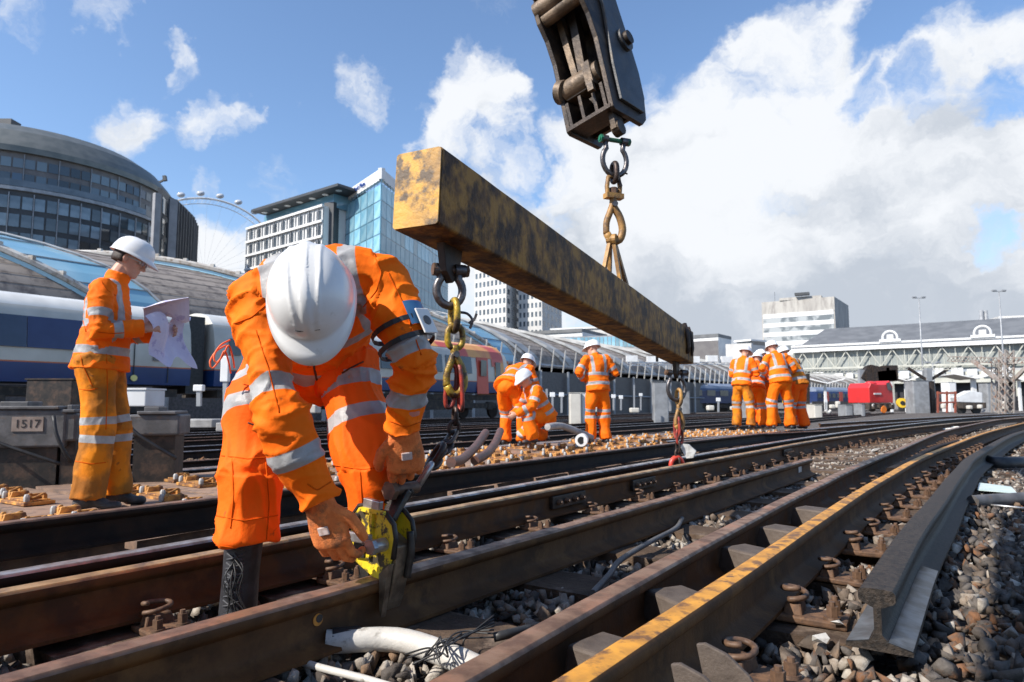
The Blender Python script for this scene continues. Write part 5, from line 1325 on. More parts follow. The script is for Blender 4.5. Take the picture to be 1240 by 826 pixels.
# ---------------------------------------------------------------- lineside equipment
def boxon(px0,px1,py0,d,h,label,matl='grey',name='equipment_cabinet',cat='cabinet',dep=.5,z0=-.35,lid=True,ax=None):
    a=XY(px0,d); b=XY(px1,d); z1=ZZ(py0,d); w=abs(b[0]-a[0])
    X=(V((1,0,0)) if ax is None else V(ax).normalized()); Y=V((-X.y,X.x,0)); c=V(((a[0]+b[0])/2,d+dep/2,0))
    hh=h if h else z1-z0
    bm=B(); box(bm,V((c.x,c.y,z1-hh/2)),w,dep,hh,X,Y,Zv); o=obj(name,bm,M[matl],origin=V((c.x,c.y,z1-hh)),bevel=.012*max(1,d/8)); tag(o,label,cat)
    if lid:
        bm=B(); box(bm,V((c.x,c.y,z1+.012)),w*1.06,dep*1.06,.024,X,Y,Zv); obj('lid',bm,M[matl],o)
    return o,c,z1,w
XA=V((.80,.60,0)); 
# numbered machine box at the left frame edge
def ptmachine(px0,px1,py0,py1,d,label,sign=None,matl='grey'):
    a=W(px0,py0,d); b=W(px1,py1,d); ax=V((.97,.24,0)).normalized(); ay=V((-ax.y,ax.x,0))
    w=(b.x-a.x)*.98; h=a.z-b.z; c=V(((a.x+b.x)/2,d+.25,(a.z+b.z)/2))
    root=empty('machine_box',V((c.x,c.y,-.36)),label,'equipment box')
    bm=B(); box(bm,c,w,.46,h,ax,ay,Zv); obj('housing',bm,M[matl],root,bevel=.02)
    bm=B(); box(bm,c+Zv*(h/2+.015)+ax*w*.05,w*.75,.5,.03,ax,ay,Zv); box(bm,c+Zv*(h/2+.045)-ax*w*.1,w*.3,.3,.05,ax,ay,Zv); obj('lid',bm,M[matl],root,bevel=.008)
    bm=B(); box(bm,V((c.x,c.y,(c.z-h/2-.36)/2)),w*.8,.36,(c.z-h/2+.36),ax,ay,Zv); obj('base',bm,M['steelblk'],root)
    bm=B(); tube(bm,catmull([c-ax*w*.6+Zv*.1-ay*.3,c-ax*w*.3-Zv*.05-ay*.34,c+ax*w*.1-Zv*.18-ay*.34,c+ax*w*.5-Zv*.30-ay*.3],.05),.016,8); obj('cable',bm,M['black'],root,smooth=True)
    if sign:
        q=c-ay*.235+ax*w*.10+Zv*h*.12
        bm=B(); box(bm,q,.24,.006,.125,ax,ay,Zv); p=obj('number_plate',bm,M['plateno'],root)
        txt(sign,q-ay*.005,.10,ax,Zv,M['black'],p,ext=.001,name='number')
    return root
M['plateno']=mat('number_plate',(.30,.24,.20),(.22,.17,.14),9,.6)
ptmachine(-40,62,496,543,5.9,'grey machine box with a number plate at the left frame edge','1517')
ptmachine(62,80,500,535,6.0,'narrow grey box squeezed between the numbered box and the standing worker')
ptmachine(148,206,502,528,6.2,'grey machine box to the right of the standing worker')
o,c,z1,w=boxon(30,86,460,11,None,'dark square cabinet behind the numbered box under the train','steelblk',z0=-.3)
boxon(150,176,472,9.0,.22,'small white junction box behind the standing worker','whitep',name='junction_box',cat='junction box')
# posts with heads
def post(px,py0,py1,d,label,head=True,w=.05,matl='galv',hw=.30,hh=.2,name='marker_post'):
    a=W(px,py0,d); b=W(px,py1,d); r=empty(name,b,label,'post'); bm=B(); bar(bm,b,a,w); obj('post',bm,M[matl],r)
    if head: bm=B(); box(bm,a+Zv*0,hw,.08,hh); obj('head',bm,M['whitep'],r,bevel=.01)
    return r
post(241,470,492,8.5,'short white headed post by the track between the two left workers',hw=.12,hh=.08)
post(273,447,492,8.5,'taller white marker board right beside the bending worker',hw=.10,hh=.32)
for i,(px,y0,y1,d) in enumerate([(461,455,492,26),(669,478,500,24),(680,478,500,25),(662,471,499,23),(743,480,497,30),(752,481,497,31),(768,466,497,36),(776,478,497,37),(912,486,500,26),(1000,486,499,40),(870,484,499,30)]):
    post(px,y0,y1,d,['thin grey post left of the near hanging chain','short white topped post right of the kneeling worker','second short white topped post right of the kneeling worker','tall thin post right of the kneeling worker','short post right of the central worker','small post next to it right of the central worker','tall thin post left of the yellow trains','short post left of the yellow trains','post in the middle of the worker group','short post by the red machine','short post left of the worker group'][i],head=i not in(0,3,6),w=.07,hw=.18,hh=.16)
cab=[(690,704,476,31,'pair of cream cabinets left of the central worker, left one','cream',None),(704.5,713,476.5,31.4,'pair of cream cabinets left of the central worker, right one','offwhite',None),(792,810,463,37,'tall pale grey cabinet in front of the yellow trains','grey2',None),
 (1107,1127,461,62,'large pale grey cabinet right of the red machine','grey2',None),(1128,1134,462,63,'dark narrow cabinet against the large pale one','steelblk',None),(1150,1160,463,75,'light cabinet behind the red framed rack','offwhite',None),(1197,1213,464,70,'light cabinet left of the steel mast base','grey2',None),
 (1024,1033,490,55,'low pale box left of the red machine','grey2',None),(1043,1048,489,58,'small box at the left foot of the red machine','grey2',None),(986,996,490,50,'low pale box right of the worker group','cream',None),(905,913,484,45,'pale box behind the worker group','grey2',None),(826,836,474,70,'pale cabinet behind the far chain','grey2',None)]
M['grey2']=mat('cabinet_pale_grey',(.27,.28,.29),(.20,.205,.21),2,.5)
for px0,px1,py,d,l,m_,_ in cab: boxon(px0,px1,py,d,None,l,m_,dep=.6 if d<40 else 1.4)
# low white troughs and small lineside boxes in rows
rs=random.Random(21)
small=[(368,386,488,14,.25),(400,408,490,13,.2),(455,470,487,20,.3),(640,655,492,26,.3),(655,662,493,24,.25),(760,778,492,30,.3),(716,726,491,28,.3),(855,868,489,33,.35),(884,896,490,36,.3),(1004,1014,488,60,.5),(1012,1020,484,58,.8),(1140,1150,487,60,.6),(1160,1172,486,62,.8),(1172,1180,489,50,.4),(1186,1192,488,48,.4),(1215,1224,484,55,.9),(1095,1104,484,64,.9)]
for i,(a,b,py,d,h) in enumerate(small): boxon(a+(b-a)*.2,b-(b-a)*.2,py+2,d,h*.7,'small pale trackside box among the far rails','cream',name='trackside_box',cat='trackside box',dep=.4,lid=False)[0]['group']='small pale boxes among the far rails'
# concrete trough lids at left beyond the machine box
for i,(a,b,py,d,l) in enumerate([(214,258,508,8.2,'pale concrete trough lid lying between the left worker and the bending worker'),(86,150,515,7.9,'long concrete trough lid behind the standing worker legs'),(262,300,512,8.0,'concrete trough lid hidden partly by the bending worker leg')]):
    boxon(a,b,py,d,.10,l,'concrete',name='trough_lid',cat='trough lid',dep=.45,lid=False)
M['hose']=mat('hose_brown',(.13,.06,.045),(.08,.045,.035),12,.5)
M['hose2']=M['hose']
# hoses by the deck near the crouching pair
pipe([W(546,560,5.9),W(560,556,6.4),W(577,540,7.2),W(588,524,7.8)],.045,'brown hose rising to an open end, left of a second one near the crouching pair','hose',name='hose',cat='hose')
pipe([W(575,558,6.6),W(590,549,7.0),W(600,536,7.6),W(606,522,8.2)],.045,'brown hose just left of the crouching pair','hose2',name='hose',cat='hose') if 'hose2' in M else None
pipe([W(663,517,10),W(680,516,10.4),W(705,525,10.8),W(716,530,11)],.05,'pale tarpaulin roll or hose lying between the kneeling and central workers','concrete',name='hose',cat='hose')
bm=B(); c=W(705,533,9.3); tube(bm,[c-V((.02,.06,0)),c+V((.02,.16,0))],[.085,.085],18); o=obj('coil_drum',bm,M['whitep'],origin=c-Zv*.085,auto=40); tag(o,'small white roll lying at the feet of the central worker','roll')
bm=B(); tube(bm,[c-V((.02,.062,0)),c-V((.02,.066,0))],[.05,.05],16); obj('core',bm,M['black'],o)
# stack of loose rails beyond the deck, short dark rail on the deck at right
rail('short dark rail laid on the far edge of the deck, left of the worker group',[tuple(W(803,538,10.6).xy),tuple(W(1000,523,14.0).xy)],.02,'topbrown','railA',step=.5)
for i in range(5):
    a=W(222,520+7*i,7.6-.25*i); b=W(250,519+7*i,7.9-.25*i)
    rail('loose rail length lying low beyond the deck',[tuple((a-V((2.6,2.2,0))).xy),tuple((a+V((9,12.4,0))).xy)],-.22+.02*i,'topbrown' if i%2 else 'topsteel','railA',step=1.5,group='loose rail lengths beyond the deck')
pipe([W(1000,497,24),W(1003,500,24),W(1006,497,24)],.05,'small bent white pipe near the worker group','pvc')
# cable loop ring on ballast
bm=B(); c=G(1144,519,.06); tube(bm,[c+V((.55*math.cos(a),.55*math.sin(a),.03*math.sin(3*a))) for a in np.linspace(0,6.28,28,endpoint=False)],.025,6,closed=True); o=obj('cable_coil',bm,M['white'],origin=c,smooth=True); tag(o,'thin white cable coil lying between the far curved rails','cable coil')

M['trredd']=mat('rust_red_paint',(.32,.09,.05),(.22,.06,.04),3,.6)
# ---------------------------------------------------------------- red rail machine
def redmachine():
    d=66; c=P3(XY(1068,d),0); f=V((.80,.60,0)).normalized(); n=V((-f.y,f.x,0))  # f runs away right
    z=lambda py: ZZ(py,d)
    root=empty('rail_vehicle',c-Zv*.1,'boxy red rail machine standing on the far track before the hall','rail vehicle')
    X=V((.94,.33,0)).normalized(); Y=V((-X.y,X.x,0)); w=3.0
    bm=B(); z0,z1,z2=z(488),z(470),z(465.5)
    prof=[(-w/2,z0),(w/2,z0),(w/2,z1+.2),(w/2-.35,z1+.75),(w/2-.9,z2+.0),(-w/2+.8,z2+.0),(-w/2+.3,z1+.5),(-w/2,z1)]
    prism(bm,[c+X*x+Zv*zz for x,zz in prof],Y*2.6); obj('body',bm,M['machred'],root,bevel=.06)
    bm=B(); prism(bm,[c+X*(w/2-.7)-Y*.03+Zv*(z1-.2),c+X*(w/2-.12)-Y*.03+Zv*(z1-.2),c+X*(w/2-.5)-Y*.03+Zv*(z1+.55),c+X*(w/2-.85)-Y*.03+Zv*(z1+.5)],-Y*.03); obj('window',bm,M['trwin2'],root)
    bm=B(); box(bm,c-X*.5-Y*.03+Zv*(z1-.55),.9,.06,.14,X,Y,Zv); obj('marking',bm,M['offwhite'],root)
    bm=B(); box(bm,c+Y*1.3+Zv*(z0-.32),w*1.02,2.6,.6,X,Y,Zv); 
    for s in (-1.1,-.4,.4,1.1): box(bm,c+X*s-Y*.15+Zv*(z0-.35),.35,.3,.4,X,Y,Zv)
    obj('underframe',bm,M['under'],root)
    for s in (-.95,.95): bm=B(); cyl(bm,c+X*s+Y*.2+Zv*.42,c+X*s+Y*.35+Zv*.42,.42,18); obj('wheel',bm,M['under'],root)
    bm=B(); p=c-X*.1-Y*.25+Zv*(z0-.62); tube(bm,[p,p-Y*.08],[.36,.33],16); obj('orange_lamp',bm,M['lamporange'],root)
    for s in (-1.2,1.2): bm=B(); p=c+X*s-Y*.1+Zv*(z0-.25); tube(bm,[p,p-Y*.08],[.16,.16],12); obj('headlight',bm,M['white'],root)
    bm=B(); ell(bm,c-X*.2+Y*1+Zv*(z2+.1),(.55,0,0),(0,.5,0),(0,0,.25)); obj('roof_dome',bm,M['machred'],root,smooth=True)
M['machred']=mat('machine_red',(.62,.03,.03),(.50,.03,.03),1,.35,coat=.3)
M['lamporange']=mat('lamp_orange',(.95,.25,.03),None,rough=.3)
redmachine()
# dark lifting gear above the machine
def deckcrane():
    d=72; r=empty('loader_crane',P3(XY(1060,d),0),'dark folded loader crane standing behind the red machine','crane')
    p=lambda px,py: W(px,py,d)
    bm=B(); bar(bm,p(1043,505),p(1043,448),.5); obj('mast',bm,M['galv'],r)
    bm=B(); bar(bm,p(1045,460),p(1052,447),.8); bar(bm,p(1052,447),p(1066,450),.9); bar(bm,p(1060,457),p(1082,455),1.2); bar(bm,p(1050,443),p(1054,452),.5); obj('jib',bm,M['steelblk'],r)
    bm=B(); box(bm,p(1064,454),1.7,1.2,1.5); box(bm,p(1077,452),1.2,1.2,1.6); box(bm,p(1052,457),1.0,1.1,.9); obj('winch',bm,M['steelblk'],r)
deckcrane()
root=empty('yellow_wheelset',G(1093,500,0),'yellow wheel like object beside the red machine','wheel'); c=W(1093,488,64); bm=B(); cyl(bm,c,c+V((.1,.4,0)),.45,20); obj('disc',bm,M['ylw'],root); bm=B(); cyl(bm,c-V((.02,.06,0)),c,.2,14); obj('hub',bm,M['black'],root)
# red brown framed rack
root=empty('pipe_rack',P3(XY(1143,58),0),'rusty red pipe frame standing among the far cabinets','rack')
bm=B()
for px in (1136,1147,1157): bar(bm,W(px,500,58),W(px,474,58),.13)
bar(bm,W(1135,476,58),W(1158,476,58),.18); bar(bm,W(1135,488,58),W(1158,487,58),.14); obj('frame',bm,M['trredd'],root)

# white van with open bonnet like canopy
root=empty('maintenance_trolley',P3(XY(1172,60),0),'white maintenance trolley with a raised cover among the far cabinets','trolley')
p=lambda px,py: W(px,py,60)
bm=B(); prism(bm,[p(1158,481),p(1175,473),p(1190,476),p(1190,488),p(1160,487)],V((.6,1.8,0))); obj('cover',bm,M['whitep'],root,bevel=.05)
bm=B(); box(bm,p(1174,491),2.0,1.4,.5); obj('chassis',bm,M['under'],root)
for px in (1165,1183): bm=B(); cyl(bm,p(px,496),p(px,496)+V((0,.2,0)),.4,14); obj('wheel',bm,M['black'],root)
# ---------------------------------------------------------------- lamp masts
def mast(px,py,d,label):
    b=P3(XY(px,d),-.2); z=ZZ(py,d); r=empty('lamp_mast',b,label,'lamp mast')
    bm=B(); tube(bm,[b,V((b.x,b.y,z*.5)),V((b.x,b.y,z))],[.20,.16,.10],10); obj('pole',bm,M['galv'],r,smooth=True)
    bm=B(); bar(bm,V((b.x-1.3,b.y,z)),V((b.x+1.3,b.y,z)),.12); obj('crossarm',bm,M['galv'],r)
    for s in (-1.15,-.75,.75,1.15): bm=B(); box(bm,V((b.x+s,b.y,z+.18)),.36,.5,.26); obj('floodlight',bm,M['galv'],r)
mast(1120,361,140,'thin floodlight mast before the middle of the hall roof'); mast(1219,353,132,'thin floodlight mast near the right frame edge')
mast(1132.5,440,118,'short lamp mast below the hall girder')
# ---------------------------------------------------------------- signal gantries
def lattice(bm,a,b,w,h,n):
    a=V(a);b=V(b); up=Zv if abs((b-a).normalized().z)<.9 else V((1,0,0))
    ax,s,u=fr(b-a,up)
    cs=[s*(w/2)+u*(h/2),s*(-w/2)+u*(h/2),s*(-w/2)-u*(h/2),s*(w/2)-u*(h/2)]
    t=w*.14
    for c in cs: bar(bm,a+c,b+c,t)
    for i in range(n):
        p=a.lerp(b,i/n); q=a.lerp(b,(i+1)/n)
        for j in range(4): bar(bm,p+cs[j],q+cs[(j+1)%4],t*.7)
def gantry():
    d=44; r=empty('signal_gantry',P3(XY(1218,d),-.3),'rusty lattice signal gantry mast with side arms at the right','gantry')
    bm=B(); lattice(bm,W(1219,505,d),W(1219,424,d),.55,.55,8); obj('mast',bm,M['rustcream'],r)
    bm=B(); lattice(bm,W(1150,434.5,d+6),W(1219,437,d),.35,.35,14); lattice(bm,W(1219,437,d),W(1300,434,d-3),.35,.35,12); obj('boom',bm,M['rustcream'],r)
    bm=B(); bar(bm,W(1178,437,d+3),W(1206,458,d+1),.22); bar(bm,W(1206,458,d+1),W(1214,462,d),.2); bar(bm,W(1226,462,d),W(1244,444,d-1),.2); obj('brace',bm,M['rustcream'],r)
    bm=B(); lattice(bm,W(1207,500,d+2),W(1207,437,d+2),.4,.4,8); obj('side_mast',bm,M['rustcream'],r)
    d=70; r=empty('signal_gantry',P3(XY(1121,d),-.3),'grey trackside gantry with knee braces left of the cabinets','gantry')
    bm=B(); bar(bm,W(1124,505,d),W(1124,446,d),.55); obj('mast',bm,M['galv'],r)
    bm=B(); lattice(bm,W(1075,446,d+4),W(1160,445,d-2),.4,.4,16); obj('boom',bm,M['creamsteel'],r)
    bm=B(); bar(bm,W(1100,446,d),W(1122,460,d),.25); bar(bm,W(1150,446,d),W(1127,460,d),.25); obj('brace',bm,M['steelblk'],r)
    d=84; r=empty('signal_gantry',P3(XY(978,d),-.3),'low grey gantry beam reaching left from the red machine','gantry')
    bm=B(); bar(bm,W(978,500,d),W(978,450,d),.4); obj('mast',bm,M['steelblk'],r)
    bm=B(); lattice(bm,W(975,450,d),W(1045,449,d),.5,.5,14); obj('boom',bm,M['creamsteel'],r)
M['rustcream']=mat('rusty_lattice',(.26,.23,.20),(.36,.33,.30),1.5,.6,c3=(.20,.10,.06),scale3=3)
gantry()
# overhead line portal seen over the ribbed roof
d=70; r=empty('portal_frame',P3(XY(762,d),-.3),'pale thin portal beam crossing in front of the ribbed shed','portal')
bm=B(); lattice(bm,W(762,441,d),W(962,439,d+30),.45,.3,26); obj('boom',bm,M['offwhite'],r)
bm=B(); bar(bm,W(811,498,d+4),W(811,441,d+4),.3); obj('mast',bm,M['galv'],r)
for i,px in enumerate((765,790,800,840,862,880,905,935)):
    bm=B(); box(bm,W(px,434.5+i%2,d+5),1.2,.6,.7); obj('light_box',bm,M['whitep'],r)
# fence and hoarding behind the machine
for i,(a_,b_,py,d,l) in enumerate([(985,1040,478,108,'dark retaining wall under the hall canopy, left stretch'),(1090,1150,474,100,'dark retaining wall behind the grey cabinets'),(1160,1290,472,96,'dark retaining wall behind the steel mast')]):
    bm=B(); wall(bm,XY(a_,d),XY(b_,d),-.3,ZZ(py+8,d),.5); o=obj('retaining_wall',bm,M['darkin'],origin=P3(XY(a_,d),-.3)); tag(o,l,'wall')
# ---------------------------------------------------------------- cloth and skin materials
def hivis(name,c,c2,cd,dirt=.58,band=True,dirtscale=4.0):
    m=bpy.data.materials.new(name); m.use_nodes=True; nt=m.node_tree;N=nt.nodes;L=nt.links; bs=N['Principled BSDF']
    bs.inputs['Roughness'].default_value=.75; bs.inputs['Specular IOR Level'].default_value=.2
    tc=N.new('ShaderNodeTexCoord'); 
    def nz(s,d=6,off=0):
        n=N.new('ShaderNodeTexNoise'); n.inputs['Scale'].default_value=s; n.inputs['Detail'].default_value=d; 
        mp=N.new('ShaderNodeMapping'); mp.inputs['Location'].default_value=(off,off,off); L.new(tc.outputs['Object'],mp.inputs[0]); L.new(mp.outputs[0],n.inputs[0]); return n.outputs[0]
    def mr(s,a,b,c_=0,d=1):
        q=N.new('ShaderNodeMapRange'); q.inputs[1].default_value=a;q.inputs[2].default_value=b;q.inputs[3].default_value=c_;q.inputs[4].default_value=d; L.new(s,q.inputs[0]); return q.outputs[0]
    def mx(f,a,b):
        x=N.new('ShaderNodeMix'); x.data_type='RGBA'; L.new(f,x.inputs[0])
        for i,k in ((6,a),(7,b)):
            if isinstance(k,tuple): x.inputs[i].default_value=(*k,1)
            else: L.new(k,x.inputs[i])
        return x.outputs[2]
    col=mx(mr(nz(2.5),.35,.65),c,c2)
    col=mx(mr(nz(dirtscale,9,3.3),dirt,dirt+.14,0,.75),col,cd)
    col=mx(mr(nz(19,4,7.7),.68,.74,0,.6),col,(.06,.03,.02))
    if band:
        at=N.new('ShaderNodeAttribute'); at.attribute_name='band'
        g=mr(at.outputs['Fac'],-.0012,.0012); sil=mx(mr(nz(14,4,1.1),.4,.7),(.40,.40,.40),(.27,.27,.275))
        col=mx(g,col,sil)
        r=mr(g,0,1,.75,.42); L.new(r,bs.inputs['Roughness'])
    L.new(col,bs.inputs['Base Color'])
    b=N.new('ShaderNodeBump'); b.inputs['Distance'].default_value=.006; b.inputs['Strength'].default_value=.8; L.new(nz(22,8),b.inputs['Height'])
    b2=N.new('ShaderNodeBump'); b2.inputs['Distance'].default_value=.001; b2.inputs['Strength'].default_value=.4; L.new(nz(260,2),b2.inputs['Height']); L.new(b.outputs[0],b2.inputs['Normal']); L.new(b2.outputs[0],bs.inputs['Normal'])
    return m
M['hv']=hivis('hi_vis_orange',(.98,.185,.003),(.93,.150,.003),(.50,.115,.012),.56)
M['hvd']=hivis('hi_vis_orange_dirty',(.80,.25,.010),(.64,.18,.010),(.20,.09,.022),.44,True,5)
M['hvred']=hivis('hi_vis_orange_red',(.98,.145,.004),(.93,.105,.003),(.50,.08,.012),.66)
M['skin']=mat('skin',(.56,.32,.22),(.50,.26,.18),14,.5,0,.0006,150)
M['hair']=mat('hair_dark',(.030,.018,.012),(.05,.03,.02),60,.6,0,.003,160)
M['helmet']=mat('helmet_white',(.80,.80,.79),(.74,.74,.73),5,.28,0,.0002,60,c3=(.55,.53,.50),scale3=16,lo3=.62,hi3=.78,coat=.3)
M['glove']=mat('glove_knit_orange',(.82,.24,.06),(.66,.17,.04),30,.85,0,.003,220,c3=(.22,.09,.04),scale3=9,lo3=.54,hi3=.66)
M['gpatch']=mat('glove_patch',(.62,.50,.46),(.45,.33,.28),60,.7)
M['boot']=mat('boot_black',(.018,.018,.020),(.04,.04,.045),18,.42,0,.003,40)
M['boottan']=mat('boot_grey_brown',(.07,.06,.055),(.03,.028,.026),14,.6,0,.003,50)
M['lace']=mat('lace',(.05,.05,.055),None,rough=.7)
M['navy']=mat('armband_blue',(.05,.17,.34),(.04,.13,.28),10,.5)
M['lens']=mat('spectacle_lens',(.30,.30,.34),None,rough=.05)
M['paper']=mat('plan_paper_lilac',(.70,.68,.84),(.62,.60,.79),6,.7,c3=(.45,.42,.66),scale3=9,lo3=.58,hi3=.62)
M['cordred']=mat('cord_orange_red',(.85,.16,.05),None,rough=.6)
def fuse_bm(bm,voxel,name,mats,parent,smooth=3,post=None,origin=None):
    """one continuous surface out of overlapping volumes"""
    bmesh.ops.recalc_face_normals(bm,faces=bm.faces)
    me=bpy.data.meshes.new('tmp'); bm.to_mesh(me); bm.free()
    o=bpy.data.objects.new('tmp',me); COL.objects.link(o)
    md=o.modifiers.new('r','REMESH'); md.mode='VOXEL'; md.voxel_size=voxel
    if smooth: s=o.modifiers.new('s','SMOOTH'); s.iterations=smooth; s.factor=.5
    dg=bpy.context.evaluated_depsgraph_get(); dg.update()
    m2=bpy.data.meshes.new_from_object(o.evaluated_get(dg)); bpy.data.objects.remove(o); bpy.data.meshes.remove(me)
    m2.name=name; m2.materials.clear()
    if post: post(m2)
    m2.shade_smooth()
    return link_mesh(name,m2,mats,parent,origin)
def getco(me):
    a=np.empty(len(me.vertices)*3,dtype=np.float32); me.vertices.foreach_get('co',a); return a.reshape(-1,3).astype(np.float64)
def getno(me):
    a=np.empty(len(me.vertices)*3,dtype=np.float32); me.vertex_normals.foreach_get('vector',a); return a.reshape(-1,3).astype(np.float64)
def cloth_post(bones,amp=.008,fold=14,bandfn=None,seed=0,joints=(),hemz=None):
    """bones: list of (pts, radius, bands[(t,halfwidth)])"""
    def f(me):
        co=getco(me); no=getno(me); n=len(co)
        best=np.full(n,1e9); tt=np.zeros(n); bi=np.zeros(n,int); ax=np.zeros((n,3)); band=np.full(n,-1.0)
        for k,(pts,rad,bands) in enumerate(bones):
            acc=0
            for a,b in zip(pts[:-1],pts[1:]):
                a_=np.array(a);d=np.array(b)-a_;l=np.linalg.norm(d);d=d/l
                s=np.clip((co-a_)@d,0,l); q=a_+np.outer(s,d); r=np.linalg.norm(co-q,axis=1)-rad
                m=r<best; best[m]=r[m]; tt[m]=acc+((co-a_)@d)[m]; bi[m]=k; ax[m]=d; acc+=l
        for k,(pts,rad,bands) in enumerate(bones):
            m=bi==k
            for t0,hw in bands: band[m]=np.maximum(band[m],hw-np.abs(tt[m]-t0))
        if bandfn: 
            for k,fn in bandfn.items():
                m=bi==k; band[m]=np.maximum(band[m],fn(co[m]))
        out=co.copy()
        jl=[(np.array(j),s) for j,s in joints]
        for i in range(n):
            p=V(co[i]); a=V(ax[i]); t=tt[i]
            q=p*5.0+a*(t*fold*.55)+V((seed*3.1,bi[i]*7.7,0))
            v=noise.noise(q); w=(1-min(1,abs(v)*3.0))**2*1.6
            v2=noise.noise(p*10+a*(t*fold*.6)+V((9,seed,2))); w2=(1-min(1,abs(v2)*3.2))**2*1.3
            if hemz is not None: k+=max(0,1-abs(p.z-hemz)/.16)*.9
            v3=noise.noise(p*4.5+V((seed,4,1)))*1.7
            k=.55
            for j,s in jl:
                dj=np.linalg.norm(co[i]-j); k+=max(0,1-dj/s)*1.1
            out[i]+=no[i]*(amp*k*(w*.75+w2*.55-.45)+amp*1.7*v3)
        me.vertices.foreach_set('co',out.ravel().astype(np.float32)); me.update()
        at=me.attributes.new('band','FLOAT','POINT'); at.data.foreach_set('value',band.astype(np.float32))
    return f
def frame_from(fwd,up):
    u=V(up).normalized(); f=V(fwd); f=(f-u*f.dot(u)).normalized(); s=f.cross(u).normalized()   # s = wearer's right
    return f,s,u
def head_bm(bm,c,f,s,u,k=1.0,face=True):
    """c = centre of the skull; height about .235"""
    def P(x,y,z): return c+s*(x*k)+f*(y*k)+u*(z*k)
    rows=[(-.118,.012,.045,.030),(-.110,.030,.045,.045),(-.09,.045,.033,.060),(-.06,.058,.020,.074),(-.03,.066,.010,.083),(0,.072,.002,.092),(.03,.076,-.003,.098),(.06,.074,-.006,.096),(.09,.060,-.006,.080),(.108,.040,-.006,.055),(.118,.015,-.005,.02)]
    rings=[]
    for z,rx,cy,ry in rows:
        rings.append([bm.verts.new(P(rx*math.cos(a),cy+ry*math.sin(a),z)) for a in np.linspace(0,2*math.pi,20,endpoint=False)])
    for a,b in zip(rings[:-1],rings[1:]):
        for i in range(20): bm.faces.new((a[i],a[(i+1)%20],b[(i+1)%20],b[i]))
    bm.faces.new(rings[0][::-1]); bm.faces.new(rings[-1])
    if face:
        rtube(bm,[P(0,.090,.012),P(0,.106,-.018),P(0,.112,-.030)],[.009*k,.011*k,.014*k],10)
        for q in (-1,1):
            ell(bm,P(q*.012,.100,-.033),s*.009*k,f*.011*k,u*.008*k,8,6)
            ell(bm,P(q*.030,.080,.022),s*.022*k,f*.013*k,u*.007*k,10,6)      # brow
            ell(bm,P(q*.042,.066,-.018),s*.018*k,f*.018*k,u*.014*k,10,6)     # cheek
            ell(bm,P(q*.074,-.004,-.008),s*.007*k,(f*.020-u*.004)*k,u*.032*k,10,7) # ear
            ell(bm,P(q*.080,-.012,-.004),s*.006*k,f*.012*k,u*.026*k,10,7)
        ell(bm,P(0,.088,-.056),s*.024*k,f*.012*k,u*.006*k,10,6); ell(bm,P(0,.086,-.066),s*.020*k,f*.012*k,u*.007*k,10,6)
        ell(bm,P(0,.078,-.094),s*.022*k,f*.018*k,u*.016*k,10,6)
def hand_bm(bm,wr,hd,back,thumbside,curls=(35,45,35),size=1.0,fat=1.0,spread=.10,thumb=None,seg=9):
    """wr wrist point, hd direction of the metacarpals, back = normal out of the back of the hand, thumbside +1/-1 along hd x back"""
    h=V(hd).normalized(); n=V(back); n=(n-h*n.dot(h)).normalized(); t=h.cross(n)*thumbside
    k=size
    rtube(bm,[wr-h*.02*k,wr+h*.02*k,wr+h*.055*k,wr+h*.085*k],[(.030*k*fat,.022*k*fat),(.036*k*fat,.020*k*fat),(.042*k*fat,.018*k*fat),(.042*k*fat,.016*k*fat)],14,side=t)
    L=[(.030,.040,.026,.021,.98),(.010,.045,.029,.023,1.0),(-.011,.042,.027,.022,.97),(-.031,.034,.022,.019,.90)]
    for i,(o,a,b,c,r) in enumerate(L):
        p=wr+h*(.088-abs(o-.008)*.22)*k+t*o*k; d=(h+t*o*spread*10).normalized(); cu=0
        pts=[p-h*.03*k,p]; rr_=[.0105*k*fat*r]*2
        for seglen,cv in zip((a,b,c),curls):
            cv=cv*(1+.07*(i-1)); cu+=cv
            dd=d*math.cos(R(cu))-n*math.sin(R(cu)); p=p+dd*seglen*k; pts.append(p); rr_.append(.0100*k*fat*r*(.93 if seglen==a else .84))
        rtube(bm,pts,rr_,seg)
    th=thumb or (.55,.55,.35)
    p0=wr+h*.018*k+t*.026*k; d=(t*.75+h*.75-n*.25).normalized(); p1=p0+d*.040*k; d2=(h*.9+t*.25-n*th[0]).normalized(); p2=p1+d2*.034*k; d3=(h*.8-t*.15-n*(th[0]+.3)).normalized(); p3=p2+d3*.026*k
    rtube(bm,[p0,p1,p2,p3],[.016*k*fat,.0135*k*fat,.012*k*fat,.0098*k*fat],seg)
